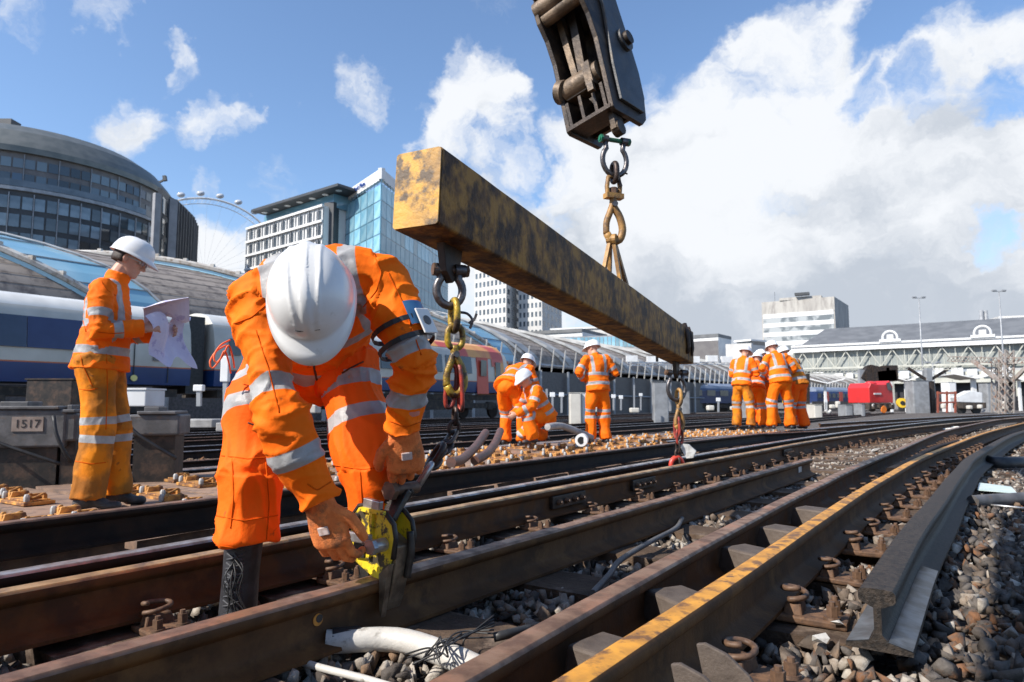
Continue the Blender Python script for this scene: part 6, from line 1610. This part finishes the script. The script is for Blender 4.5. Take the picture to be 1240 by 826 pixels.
def helmet(parent,c,f,s,u,k=1.0,fine=64,name='helmet',rot=0,label=None):
    """c = skull centre; shell sits on top"""
    c=c+u*.032*k; na=fine; nr=int(fine*.55)
    ra,rb,rh=.113*k,.142*k,.128*k   # half width, half length, height
    bm=B(); g=[]
    for j in range(nr+1):
        e=j/nr*math.pi/2   # 0 rim .. 90 crown
        row=[]
        for i in range(na):
            a=2*math.pi*i/na   # 0 = forward
            ce,se=math.cos(e),math.sin(e)
            ce2=ce**.72; x=ra*math.sin(a)*ce2; y=rb*math.cos(a)*ce2*(1.0) ; z=rh*se**1.02
            # raised ridges running front to back and an edge channel
            lat=x/ra; d=0
            for rx,w,h_ in ((.0,.16,.0035),(.36,.045,.0030),(-.36,.045,.0030)):
                rx2=rx*(1-.35*(y/rb if y>0 else 0)); d+=h_*math.exp(-((lat-rx2)/w)**2)*min(1,max(0,(se-.15)*3))
            if .10<lat<.30 or -.30<lat<-.10: d-=.0016*min(1,max(0,(se-.2)*3))
            nrm=V((x/ra**2,y/rb**2,z/rh**2)).normalized()
            p=V((x,y,z))+nrm*d*k
            # rim lip
            if j==0:
                p=p+V((math.sin(a),math.cos(a),0))*.007*k-V((0,0,.004*k))
            if j==1: p=p+V((math.sin(a),math.cos(a),0))*.001*k
            fw=max(0,math.cos(a)); pk=fw**1.6
            if j<=2:
                ext=(.050,.030,.008)[j]*pk*k; p=p+V((math.sin(a)*.25,1,0))*ext-V((0,0,(.020,.010,.002)[j]*pk*k))
            p.z-= .010*k*(1-se)*(.5-.5*math.cos(a))   # lower at the back
            row.append(bm.verts.new(c+s*p.x+f*p.y+u*p.z))
        g.append(row)
    for j in range(nr):
        for i in range(na): bm.faces.new((g[j][i],g[j][(i+1)%na],g[j+1][(i+1)%na],g[j+1][i]))
    bmesh.ops.remove_doubles(bm,verts=g[-1],dist=.002)
    o=obj(name,bm,M['helmet'],parent,smooth=True); sol=o.modifiers.new('solid','SOLIDIFY'); sol.thickness=.003; sol.offset=-1
    if label: o['label']=label
    return o,c
def xf(root_pt,heading):
    h=V((math.cos(heading),math.sin(heading),0)); r=V((h.y,-h.x,0))
    return lambda x,y,z: root_pt+r*x+h*y+Zv*z     # x to the wearer's right, y forward
def person(label,J,group=None,voxel=.011,jm='hv',tm='hv',headfwd=None,headup=None,hands=True,helm=True,face=True,gloves=None,bootm='boot',amp=.007,hem=None,jb=True,origin=None,vest=False,k=1.0,handdir=None,fine=36,hvox=None,lr=1.0,ar=1.0,tr=1.0,tbands=None,sbands=None):
    """J: world joints pelvis chest neck head shL elL wrL shR elR wrR hipL knL anL toL hipR knR anR toR"""
    g={a:V(b) for a,b in J.items()}
    low=min(g['anL'].z,g['anR'].z)-.09
    root=empty('person',V((g['pelvis'].x,g['pelvis'].y,low)) if origin is None else origin,label,'person',group)
    side=(g['shR']-g['shL']).normalized(); pside=(g['hipR']-g['hipL']).normalized()
    up=headup or (g['head']-g['neck']).normalized(); f,s,u=frame_from(headfwd,up)
    # --- the body: one mesh
    bm=B(); head_bm(bm,g['head'],f,s,u,k*1.0,face)
    rtube(bm,[g['chest'],g['neck'],g['head']-u*.06*k-f*.012],[.08,.062*k,.056*k],12)
    rtube(bm,[g['pelvis'],g['chest'],g['neck']-(g['neck']-g['chest'])*.25],[(.14,.09),(.16,.09),(.10,.06)],14,side=side)
    for q in 'LR':
        rtube(bm,[g['chest']+(g['sh'+q]-g['chest'])*.4,g['sh'+q],g['el'+q],g['wr'+q]],[.06,.052,.038,.028],10)
        rtube(bm,[g['pelvis'],g['hip'+q],g['kn'+q],g['an'+q]],[.08,.085,.055,.04],10)
        rtube(bm,[g['an'+q],g['an'+q]+(g['to'+q]-g['an'+q])*.5-Zv*.03,g['to'+q]],[.036,.034,.03],8)
        if hands and not gloves:
            hd=(handdir or {}).get(q); 
            if hd: h_,bk,ts,cu=hd
            else: h_=(g['wr'+q]-g['el'+q]).normalized(); bk=side*(1 if q=='R' else -1); ts=1 if q=='L' else -1; cu=(30,40,30)
            hand_bm(bm,g['wr'+q],h_,bk,ts,cu)
    fuse_bm(bm,hvox or voxel*.62,'body',M['skin'],root,2)
    # --- jacket
    ch=g['chest'];ne=g['neck'];pe=g['pelvis']; ta=(ch-pe).normalized()
    hemp=pe-ta*(.07 if hem is None else hem)
    bm=B()
    tube(bm,[hemp,pe+ta*.02,pe.lerp(ch,.55),ch,ch.lerp(ne,.55),ne.lerp(ch,.12)],[(.228,.178),(.214,.164),(.200,.148),(.195,.140),(.162,.112),(.084,.078)],22,side=side)
    tube(bm,[ne.lerp(ch,.25),ne+(g['head']-ne)*.30],[(.078,.078),(.074,.076)],14,side=side)
    ab=[]
    for q in 'LR':
        sh,el,wr=g['sh'+q],g['el'+q],g['wr'+q]
        tube(bm,[ch.lerp(ne,.45).lerp(sh,.45),sh,sh.lerp(el,.5),el,el.lerp(wr,.55),wr.lerp(el,.06)],[.080*ar,.074*ar,.078*ar,.070*ar,.065*ar,.058*ar],14)
        rtube(bm,[ch.lerp(ne,.5),ch.lerp(ne,.45).lerp(sh,.55),sh,sh.lerp(el,.25)],[.115,.100,.084*ar,.078*ar],16)
        tube(bm,[wr.lerp(el,.16),wr.lerp(el,.02)],[.060*ar,.058*ar],14)
        l1=(el-sh).length; l2=(wr-el).length
        ab.append(([sh,el,wr],.07,[(l1*sbands[0],.027),(l1+l2*sbands[1],.027)] if sbands else [(l1*.62,.027),(l1+l2*.42,.027)]))
    lt=(ch-hemp).length
    bones=[([hemp,ch,ne],.16,[(.13,.028)] if jb else [])]+ab
    cen=ch.lerp(ne,.4)
    def braces(co):
        x=(co-np.array(ch))@np.array(side); d=(co-np.array(ch))@np.array(ta)
        return np.where(d>-.14,.026-np.abs(np.abs(x)-.115),-1) 
    def hoop2(co):
        d=(co-np.array(ch))@np.array(ta); return .026-np.abs(d+.14)
    jo=[(g['elL'],.16),(g['elR'],.16),(g['shL'],.15),(g['shR'],.15)]
    fuse_bm(bm,voxel,'jacket',M[jm],root,3,cloth_post(bones,amp,14,{0:(lambda c:np.maximum(braces(c),hoop2(c)))} if jb else None,(sum(map(ord,label))+5)%17,jo))
    # --- trousers
    bm=B(); rtube(bm,[pe+ta*.12,pe,pe-ta*.06],[(.15,.12),(.175,.135),(.16,.12)],16,side=pside)
    tb=[]
    for q in 'LR':
        h_,kn,an=g['hip'+q],g['kn'+q],g.get('cf'+q,g['an'+q])
        tube(bm,[pe.lerp(h_,.5),h_,h_.lerp(kn,.5),kn,kn.lerp(an,.5),an-(kn-an).normalized()*.02],[.115*lr,.118*lr,.106*lr,.096*lr,.094*lr,.100*lr],18)
        l1=(kn-h_).length; tb.append(([h_,kn,an],.09,[(x,.026) for x in tbands] if tbands else [(l1*.84,.025),(l1+.05,.025)]))
    jo=[(g['knL'],.2),(g['knR'],.2),(g['anL'],.2),(g['anR'],.2),(g['hipL'],.18),(g['hipR'],.18)]
    fuse_bm(bm,voxel,'trousers',M[tm],root,3,cloth_post([([pe+ta*.1,pe],.17,[])]+tb,amp*1.25,-5.5,None,3,jo,hemz=min(g.get('cfL',g['anL']).z,g.get('cfR',g['anR']).z)+.05))
    # --- boots
    for q in 'LR':
        an,to=g['an'+q],g['to'+q]; bm=B(); d=(to-an); d.z=0; d.normalize(); sl=to.z-.03
        rtube(bm,[an+(g['kn'+q]-an).normalized()*.12,an,an-Zv*.03+d*.01],[.055,.052,.05],12)
        rtube(bm,[an-d*.05-Zv*.045,an+d*.05-Zv*.035,to-d*.05,to],[(.042,.045),(.046,.042),(.050,.034),(.044,.030)],12,side=d.cross(Zv))
        o=fuse_bm(bm,voxel*.75,'boot',M[bootm],root,2)
    if helm:
        helmet(root,g['head'],f,s,u,k,fine)
    return root,g,(f,s,u)
# ---------------------------------------------------------------- the standing worker with the drawing (left)
FT=G(100,612,0.0); D0=4.66
base_=V((W(117,612,D0).x,D0,0.0))
HD=R(20)    # faces right, a little to the camera
X0_=xf(V((base_.x,base_.y,0)),HD); X=lambda x,y,z: X0_(x,y,z*1.045)
J=dict(pelvis=X(0,-.02,.96),chest=X(0,.0,1.32),neck=X(0,.035,1.50),head=X(0,.12,1.635),
 shL=X(-.18,.0,1.41),elL=X(-.22,.08,1.14),wrL=X(-.12,.32,1.17),
 shR=X(.18,-.01,1.41),elR=X(.24,.0,1.13),wrR=X(.16,.25,1.16),
 hipL=X(-.095,-.02,.92),knL=X(-.10,.07,.50),anL=X(-.11,.09,.10),toL=X(-.12,.25,.035),
 hipR=X(.095,-.02,.92),knR=X(.10,.0,.50),anR=X(.11,-.03,.10),toR=X(.13,.14,.035))
rt=X(1,0,0)-X(0,0,0); fw=X(0,1,0)-X(0,0,0)
root,g,(hf,hs,hu)=person('worker in white helmet and glasses standing at left reading a sheet of plans',J,voxel=.0095,jm='hv',tm='hvd',
  headfwd=(fw*.9-Zv*.55-rt*-.12),headup=(Zv*.95+fw*.42),bootm='boottan',amp=.0075,fine=56,hvox=.0048,
  handdir={'R':((fw*.93+Zv*.22-rt*.25),(rt*.8+Zv*.5),-1,(50,40,30)),'L':((fw*.9+Zv*.2+rt*.25),(-rt*.8+Zv*.4),1,(40,40,30))})
hc=g['head']
bm=B()  # hair at the back and sides below the helmet
ell(bm,hc-hf*.014+hu*.0,hs*.079,hf*.098,hu*.100,20,14)
for v in [v for v in bm.verts if (v.co-hc).dot(hf)>.035-((v.co-hc).dot(hu))*.2 and True]: v.co-=hf*.03
geom=[v for v in bm.verts if (v.co-hc).dot(hu)<-.055 or ((v.co-hc).dot(hf)>.012 and (v.co-hc).dot(hu)<.02)]
bmesh.ops.delete(bm,geom=geom,context='VERTS')
o=obj('hair',bm,M['hair'],root,smooth=True); so=o.modifiers.new('s','SOLIDIFY'); so.thickness=.006; so.offset=1
bm=B() # glasses
for q in (-1,1):
    c=hc+hs*q*.034+hf*.100+hu*.004; tube(bm,[c+hs*.026*math.cos(a)+hu*.018*math.sin(a)-hf*.006*abs(math.cos(a)) for a in np.linspace(0,2*math.pi,16,endpoint=False)],.0022,6,closed=True)
    bar(bm,hc+hs*q*.060+hf*.094+hu*.008,hc+hs*q*.078-hf*.005+hu*.008,.003,.007)
bar(bm,hc-hs*.01+hf*.104+hu*.008,hc+hs*.01+hf*.104+hu*.008,.003)
gl=obj('safety_glasses',bm,M['silver'],root)
for q in (-1,1):
    bm=B(); c=hc+hs*q*.034+hf*.100+hu*.004; tube(bm,[c,c+hf*.0015],[(.024,.017)]*2,16,side=hs); obj('lens',bm,M['lens'],gl)
    bm=B(); ell(bm,hc+hs*q*.032+hf*.082+hu*.004,hs*.012,hf*.012,hu*.009,12,8); obj('eye',bm,M['white'],root,smooth=True)
# plans in his hands
wr=(g['wrR']+g['wrL'])/2+fw*.05+Zv*.05
bm=B(); nx,ny=16,12; gv={}
for i in range(nx+1):
    for j in range(ny+1):
        a=i/nx; b=j/ny
        p=wr+rt*(.15-.30*a*.9)+fw*(-.08+.18*a+.17*b*.4+.04*math.sin(a*6)+.03*math.sin(b*5+a*3))-Zv*(-.03+.30*b-.04*math.sin(a*9+b*2))
        p+=fw*.10*max(0,a-.5)
        gv[i,j]=bm.verts.new(p)
for i in range(nx):
    for j in range(ny): bm.faces.new((gv[i,j],gv[i+1,j],gv[i+1,j+1],gv[i,j+1]))
gv={}
for i in range(nx+1):
    for j in range(ny+1):
        a=i/nx; b=j/ny
        p=wr+fw*(-.10+.28*b)+rt*(.13-.24*a+.05*math.sin(b*3))+Zv*(.03+.06*math.sin(a*5+1)+.09*b-.05*math.cos(b*7)*a)
        gv[i,j]=bm.verts.new(p)
for i in range(nx):
    for j in range(ny): bm.faces.new((gv[i,j],gv[i+1,j],gv[i+1,j+1],gv[i,j+1]))
o=obj('plan_sheet',bm,M['paper'],origin=wr-Zv*.25); so=o.modifiers.new('s','SOLIDIFY'); so.thickness=.0015; tag(o,'crumpled lilac tinted plan sheets held by the standing worker','paper')
# ---------------------------------------------------------------- distant workers
def standing(label,px,d,py,heading,lean=.0,arms='down',group=None,h=1.0,tm='hv',jm='hv',headlook=None,z=None,voxel=.016,legs=.0,hz=None,**kw):
    zf=W(px,py,d).z; b=V((W(px,py,d).x,d,zf))
    X0=xf(b,heading); X=lambda x,y,zz: X0(x,y,zz*h)
    fw=X0(0,1,0)-b; rt=X0(1,0,0)-b
    L_=lean
    pe=X(0,-.10*L_*2,.94); ch=X(0,.28*math.sin(L_)*1.1-.1*L_,.94+.36*math.cos(L_)); tv=(ch-pe).normalized(); ne=ch+tv*.19+fw*.03; hd=ne+tv*.09+Zv*.03+fw*.07
    if arms=='down': el=lambda q:X(q*.25,.02,1.12); wr=lambda q:X(q*.22,.14,.88)
    shv=lambda q: ch+tv*.11+rt*q*.19
    if arms=='down': el=lambda q: shv(q)+rt*q*.06-Zv*.28*h-fw*.02; wr=lambda q: el(q)-Zv*.22+fw*.10-rt*q*.02
    elif arms=='front': el=lambda q: shv(q)+rt*q*.07-Zv*.27*h+fw*.03; wr=lambda q: el(q)+fw*.22+Zv*.03-rt*q*.10
    elif arms=='hips': el=lambda q: shv(q)+rt*q*.16-Zv*.23*h-fw*.05; wr=lambda q: el(q)-rt*q*.14+fw*.12-Zv*.10
    elif arms=='reach': el=lambda q: shv(q)+fw*.06-Zv*.27+rt*q*.03; wr=lambda q: el(q)+fw*.09-Zv*.24
    J=dict(pelvis=pe,chest=ch,neck=ne,head=hd,shL=shv(-1),elL=el(-1),wrL=wr(-1),shR=shv(1),elR=el(1),wrR=wr(1),
      hipL=pe-rt*.095-Zv*.04,hipR=pe+rt*.095-Zv*.04,knL=X(-.12-legs,.04+.03*L_,.49),knR=X(.12+legs,.01,.49),anL=X(-.13-legs,.02,.09),anR=X(.14+legs,-.04,.09),toL=X(-.15-legs,.17,.035),toR=X(.17+legs,.12,.035))
    hf_=headlook or (fw*.9-Zv*.4-Zv*.4*L_)
    return person(label,J,group,voxel,jm,tm,headfwd=hf_,headup=(Zv*.9+fw*.35+tv*.2),fine=28,amp=.010,hvox=.010,**kw)
UH=math.atan2(U.y,U.x)
# central standing worker, seen from behind, looking left and down
r,g_,fr_=standing('worker standing alone in the middle with his back turned, looking down left',724,11.6,537,R(110),lean=.10,arms='hips',headlook=V((-.75,.35,-.45)))
bm=B(); c=g_['wrL']; rtube(bm,[g_['elR'].lerp(g_['wrR'],.3),g_['wrR'],g_['wrR']+V((-.10,.02,-.02))],[.075,.07,.05],10); obj('cuff_bag',bm,M['black'],r,smooth=True)
# crouching pair
standing('worker bending forward with his back to the camera, left of the kneeling one',622,10.9,539,R(62),lean=.95,arms='reach',legs=.04,headlook=V((.4,.5,-.75)))
kd=10.6; kb=V((W(655,536,kd).x,kd,W(655,536,kd).z)); X=xf(kb,R(205)); 
J=dict(pelvis=X(0,-.08,.42),chest=X(.0,.10,.72),neck=X(0,.18,.87),head=X(0,.27,.97),shL=X(-.18,.14,.80),elL=X(-.22,.26,.56),wrL=X(-.10,.46,.44),shR=X(.18,.14,.80),elR=X(.24,.24,.55),wrR=X(.10,.44,.42),
 hipL=X(-.09,-.06,.40),knL=X(-.14,.30,.42),anL=X(-.15,.22,.09),toL=X(-.16,.36,.03),hipR=X(.09,-.06,.40),knR=X(.20,.22,.14),anR=X(.24,-.18,.10),toR=X(.26,-.26,.04))
fwk=X(0,1,0)-kb
person('kneeling worker facing left beside the bending one, white helmet lowered',J,voxel=.016,headfwd=fwk*.8-Zv*.6,headup=Zv*.8+fwk*.5,fine=28,amp=.010,hvox=.010)
# group of workers at the right
GR='workers gathered in a group'
standing('leftmost worker of the right hand group seen from behind, helmet turned right',901,14.3,519,R(50),lean=.22,arms='front',jm='hv',tm='hvd',headlook=V((.75,.5,-.35)),voxel=.018,legs=.03)
standing('worker in the group half hidden between the two left ones, white helmet bowed',917,15.0,518,R(60),lean=.35,arms='front',voxel=.018,h=.96,jm='hvred')
standing('worker at the far side of the group wearing an open jacket and facing the camera',927,16.2,515,R(-70),lean=.12,arms='front',voxel=.018,tm='hvred')
standing('worker in the centre of the right hand group with his back turned',946,13.6,520,R(100),lean=.24,arms='hips',voxel=.018,legs=.05,h=1.03)
standing('rightmost worker of the group leaning to the left with head down',966,13.9,519.5,R(118),lean=.34,arms='reach',voxel=.018,tm='hvred',jm='hvd',h=.98)
standing('worker in the group whose helmet shows behind the central back',933,15.4,517,R(120),lean=.18,arms='down',voxel=.018)
# ---------------------------------------------------------------- the worker bending over the clamp
J=dict(pelvis=W(373,432,2.52),chest=W(388,342,2.20),neck=W(388,342,2.03),head=W(379,364,1.93),
 shL=W(460,340,2.13),elL=W(500,436,2.08),wrL=W(489,524,2.17),
 shR=W(310,370,2.10),elR=W(336,486,1.97),wrR=W(388,612,2.03),
 hipR=W(326,452,2.45),knR=W(301,572,2.24),anR=W(288,738,2.24),toR=W(262,765,2.10),cfR=W(296,646,2.24),
 hipL=W(424,450,2.46),knL=W(446,565,2.36),anL=W(462,735,2.38),toL=W(470,762,2.24),cfL=W(455,650,2.36))
up=V((.10,-.93,.34)); fwd=V((.13,-.32,-.94))
HR,g,(hf,hs,hu)=person('worker in white helmet bending right down over the yellow clamp, orange gloves on',J,voxel=.0068,jm='hv',tm='hvred',
   headfwd=fwd,headup=up,gloves=True,helm=False,amp=.0125,hem=.06,lr=1.04,ar=1.06,hvox=.008,jb=True,tbands=(.05,.185),sbands=(.90,.50))
helmet(HR,g['head'],hf,hs,hu,1.04,110)
# maker's smudge on the helmet front and vents
hc=g['head']+hu*.033
for q,ys in ((-1,(.045,.02,-.005,-.03)),(1,(.055,.035,.015,-.005,-.025,-.045))):
    for y in ys:
        p=hc+hs*(q*.040)+hf*y; z=.133*math.sqrt(max(.05,1-(.040/.1175)**2-(y/.148)**2)); p=p+hu*(z+.0015)
        bm=B(); tube(bm,[p-hf*.009,p+hf*.009],[(.0045,.0028),(.0028,.002)],8,side=hs); obj('vent_slot',bm,M['ventgrey'] if 'ventgrey' in M else mat('vent_shadow_grey',(.30,.30,.31),None,rough=.5),HR,smooth=True)
bm=B(); p=hc+hf*.135+hu*.050; prism(bm,[p-hs*.030-hf*.0,p+hs*.028+hf*.002,p+hs*.034-hf*.004+hu*.001,p+hs*.004-hf*.004+hu*.001],hf*.003+hu*.001); obj('printed_mark',bm,M['black'],HR)
# gloves
def glove(q,wr,el,h,back,ts,curls,size,thumb=None):
    bm=B(); hand_bm(bm,wr,h,back,ts,curls,size,1.10,.16,thumb)
    a=(el-wr).normalized(); rtube(bm,[wr+a*.075,wr+a*.03,wr,wr+h.normalized()*.02],[(.040,.036),(.036,.032),(.035,.030),(.034,.028)],14,side=h.cross(back))
    gl=fuse_bm(bm,.0028,'glove',M['glove'],HR,3)
    n=(V(back)-h.normalized()*V(back).dot(h.normalized())).normalized(); t=h.normalized().cross(n)*ts
    c=wr+h.normalized()*.052*size+n*.0205*size
    bm=B(); box(bm,c,.034,.026,.006,t,h.normalized(),n); obj('patch',bm,M['gpatch'],gl,bevel=.003)
    bm=B(); tube(bm,[wr+a*.088,wr+a*.072],[(.045,.041),(.044,.040)],20,side=h.cross(back)); obj('cuff_band',bm,M['hvred'],gl,auto=50)
    return gl
h=(W(404,655,2.05)-W(390,612,2.03)); glove('R',g['wrR'],g['elR'],h,V((-.25,-.95,.05)),-1,(16,42,40),1.34,(.2,))
h=(W(492,566,2.20)-W(489,524,2.17)); glove('L',g['wrL'],g['elL'],h,V((.28,-.92,.1)),1,(30,62,50),1.34,(.5,))
# arm band with straps and a white card holder on the upper arm
a,b=g['shL'],g['elL']; ax=(b-a).normalized(); sd=(V((1,0,0))-ax*ax.x).normalized(); bk=ax.cross(sd)
def onarm(t): return a.lerp(b,t)
def arc(t0,t1,r0,r1,a0,a1,th,name,m):
    bm=B(); ns=20; ro=[]
    for t,r in ((t0,r0),(t1,r1)):
        c=onarm(t); ro.append([(c+sd*math.cos(q)*r+bk*math.sin(q)*r, c+sd*math.cos(q)*(r+th)+bk*math.sin(q)*(r+th)) for q in np.linspace(a0,a1,ns)])
    for i in range(ns-1):
        q=[ro[0][i][0],ro[0][i+1][0],ro[1][i+1][0],ro[1][i][0]]; w=[ro[0][i][1],ro[0][i+1][1],ro[1][i+1][1],ro[1][i][1]]
        v=[bm.verts.new(p) for p in q+w]
        for f in ((0,1,2,3),(7,6,5,4),(0,4,5,1),(2,6,7,3)): bm.faces.new([v[k] for k in f])
        if i==0: bm.faces.new([v[k] for k in (0,3,7,4)])
        if i==ns-2: bm.faces.new([v[k] for k in (1,5,6,2)])
    return obj(name,bm,M[m],HR)
sg=-1 if bk.y>0 else 1
arc(.44,.72,.088,.089,-.5*sg,1.1*sg,.004,'arm_band','navy')
arc(.60,.655,.090,.090,0,6.28,.003,'strap','black')
arc(.80,.855,.089,.087,0,6.28,.003,'strap','black')
cc=onarm(.72)+sd*.074-bk*(.054 if bk.y>0 else -.054); 
n=(sd*.8-bk*(1 if bk.y>0 else -1)*.6).normalized(); tt=ax.cross(n)
bm=B(); box(bm,cc+n*.012,.060,.085,.006,tt,ax,n); c_=obj('card_holder',bm,M['offwhite'],HR,bevel=.004)
bm=B(); tube(bm,[cc+n*.0165,cc+n*.0175],[.016,.016],18); obj('printed_ring',bm,M['grey'],c_)
# draw cords at his right hip
for i,off in enumerate((0,.012)):
    P=[W(274,418,2.25),W(262,425,2.22),W(254,438,2.2),W(257,446,2.2),W(266,436,2.2),W(272,425,2.2),W(277,440,2.22),W(279,452,2.25)]
    bm=B(); tube(bm,catmull([p+V((off,0,off*1.5)) for p in P],.008),.0028,6); obj('draw_cord',bm,M['cordred'],HR,smooth=True)
# key ring clip hanging at the left hip
bm=B(); P=[W(474,478,2.3),W(481,492,2.28),W(482,508,2.28),W(476,500,2.28),W(474,486,2.3)]; tube(bm,catmull(P,.01),.0035,6,closed=False); obj('clip',bm,M['silver'],HR,smooth=True)
bm=B(); P=[W(470,482,2.28),W(472,500,2.27),W(478,512,2.27)]; tube(bm,catmull(P,.01),.009,8); obj('pouch',bm,M['black'],HR,smooth=True)
bm=B(); P=[W(483,488,2.28),W(486,505,2.28),W(480,514,2.28)]; tube(bm,catmull(P,.01),.0035,6); obj('red_cord',bm,M['redbright'],HR,smooth=True)
# boot shaft and laces of the visible boot
an=g['anR']; kn=g['cfR']
bm=B(); rtube(bm,[kn-Zv*.0,kn.lerp(an,.5),an-Zv*.01],[.060,.056,.058],16); o=fuse_bm(bm,.006,'boot_shaft',M['boot'],HR,2)
fwb=(g['toR']-an); fwb.z=0; fwb.normalize(); sdb=fwb.cross(Zv)
for k in range(7):
    t=.15+k*.12; c=kn.lerp(an,t)+fwb*.058
    bm=B(); tube(bm,catmull([c-sdb*.028-Zv*.008-fwb*.01,c+fwb*.004,c+sdb*.028+Zv*.010-fwb*.01],.01),.0032,6); tube(bm,catmull([c+sdb*.028-Zv*.008-fwb*.01,c+fwb*.006,c-sdb*.028+Zv*.010-fwb*.01],.01),.0032,6); obj('lace',bm,M['laceL'] if 'laceL' in M else M['lace'],o,smooth=True)
rs=random.Random(2); bm=B()
for k in range(9):
    c=kn.lerp(an,.2+rs.random()*.3)+fwb*.062; P=[c,c+fwb*.02+sdb*rs.uniform(-.04,.02)-Zv*.04,c+fwb*.015+sdb*rs.uniform(-.05,.02)-Zv*.10,c+fwb*.01+sdb*rs.uniform(-.06,.01)-Zv*.16]
    tube(bm,catmull(P,.01),.0022,5)
obj('lace_ends',bm,M['black'],o,smooth=True)
# ---------------------------------------------------------------- seams, pocket edges and zips sewn on the clothes
from mathutils.bvhtree import BVHTree
M['seam']=mat('seam_dark_orange',(.66,.105,.004),(.56,.085,.004),60,.9,spec=.1)  # darker orange of the seam cords
M['zip']=mat('zip_dark',(.06,.03,.02),None,rough=.6)
M['smear']=mat('oil_smear',(.05,.03,.02),(.16,.06,.015),40,.8)
def surf(root,kind):
    o=[c for c in root.children if c.name.split('.')[0]==kind][0]; off=ORG[o.name]
    me=o.data; return o,BVHTree.FromPolygons([v.co+off for v in me.vertices],[list(p.vertices) for p in me.polygons])
def sewn(root,kind,px,r,name,m,lift=.0,step=3):
    """a cord sewn on the cloth along a path found on its surface"""
    o,b=surf(root,kind); pts=[]
    for (x0,y0),(x1,y1) in zip(px[:-1],px[1:]):
        n=max(2,int(math.hypot(x1-x0,y1-y0)/step))
        for i in range(n): pts.append((x0+(x1-x0)*i/n,y0+(y1-y0)*i/n))
    pts.append(px[-1]); P=[]
    for x,y in pts:
        h,nn,_,_=b.ray_cast(V((0,0,H)),ray(x,y).normalized())
        if h is not None and (not P or (h-P[-1]).length<.09): P.append(h+nn*lift)
    if len(P)<3: return
    P=[P[0]]+[(P[i-1]+P[i]*2+P[i+1])/4 for i in range(1,len(P)-1)]+[P[-1]]
    bm=B(); tube(bm,P,[r]*len(P),5); obj(name,bm,M[m],o,smooth=True)
for k,px in (('trousers',[(262,551),(300,556),(334,553)]),('trousers',[(281,556),(283,600),(279,640)]),('trousers',[(259,624),(295,631),(336,624)]),
  ('trousers',[(322,560),(326,610),(322,660)]),('trousers',[(404,563),(440,569),(474,564)]),('trousers',[(436,569),(440,640)]),('trousers',[(268,470),(262,520),(266,548)]),('trousers',[(259,660),(295,665),(330,661)]),
  ('jacket',[(283,392),(305,384),(326,366),(345,352)]),('jacket',[(440,372),(456,352),(462,330),(452,306)]),('jacket',[(372,586),(384,594),(406,580)]),('jacket',[(472,510),(492,517),(512,510)]),
  ('jacket',[(310,400),(326,450),(338,500)]),('jacket',[(470,330),(490,372),(510,430)])):
    sewn(HR,k,px,.0022,'seam','seam',.0006)
sewn(HR,'jacket',[(381,428),(380,445),(384,462)],.004,'zip','zip')
sewn(HR,'trousers',[(414,452),(424,446),(440,438)],.0035,'oil_mark','smear',.0,2)
sewn(HR,'trousers',[(300,512),(312,516),(318,513)],.0025,'oil_mark','smear',.0,2)
LW=[o for o in bpy.data.objects if o.get('label','').startswith('worker in white helmet and glasses')][0]
for k,px in (('jacket',[(96,362),(100,385),(104,402)]),('jacket',[(122,340),(130,352),(140,358)]),('jacket',[(118,402),(135,404),(150,403)]),
   ('trousers',[(96,410),(99,440),(112,468)]),('trousers',[(128,410),(130,470),(128,520)]),('trousers',[(90,470),(108,473),(118,470)]),('trousers',[(88,558),(110,562),(128,560)])):
    sewn(LW,k,px,.0032,'seam','seam',.001)
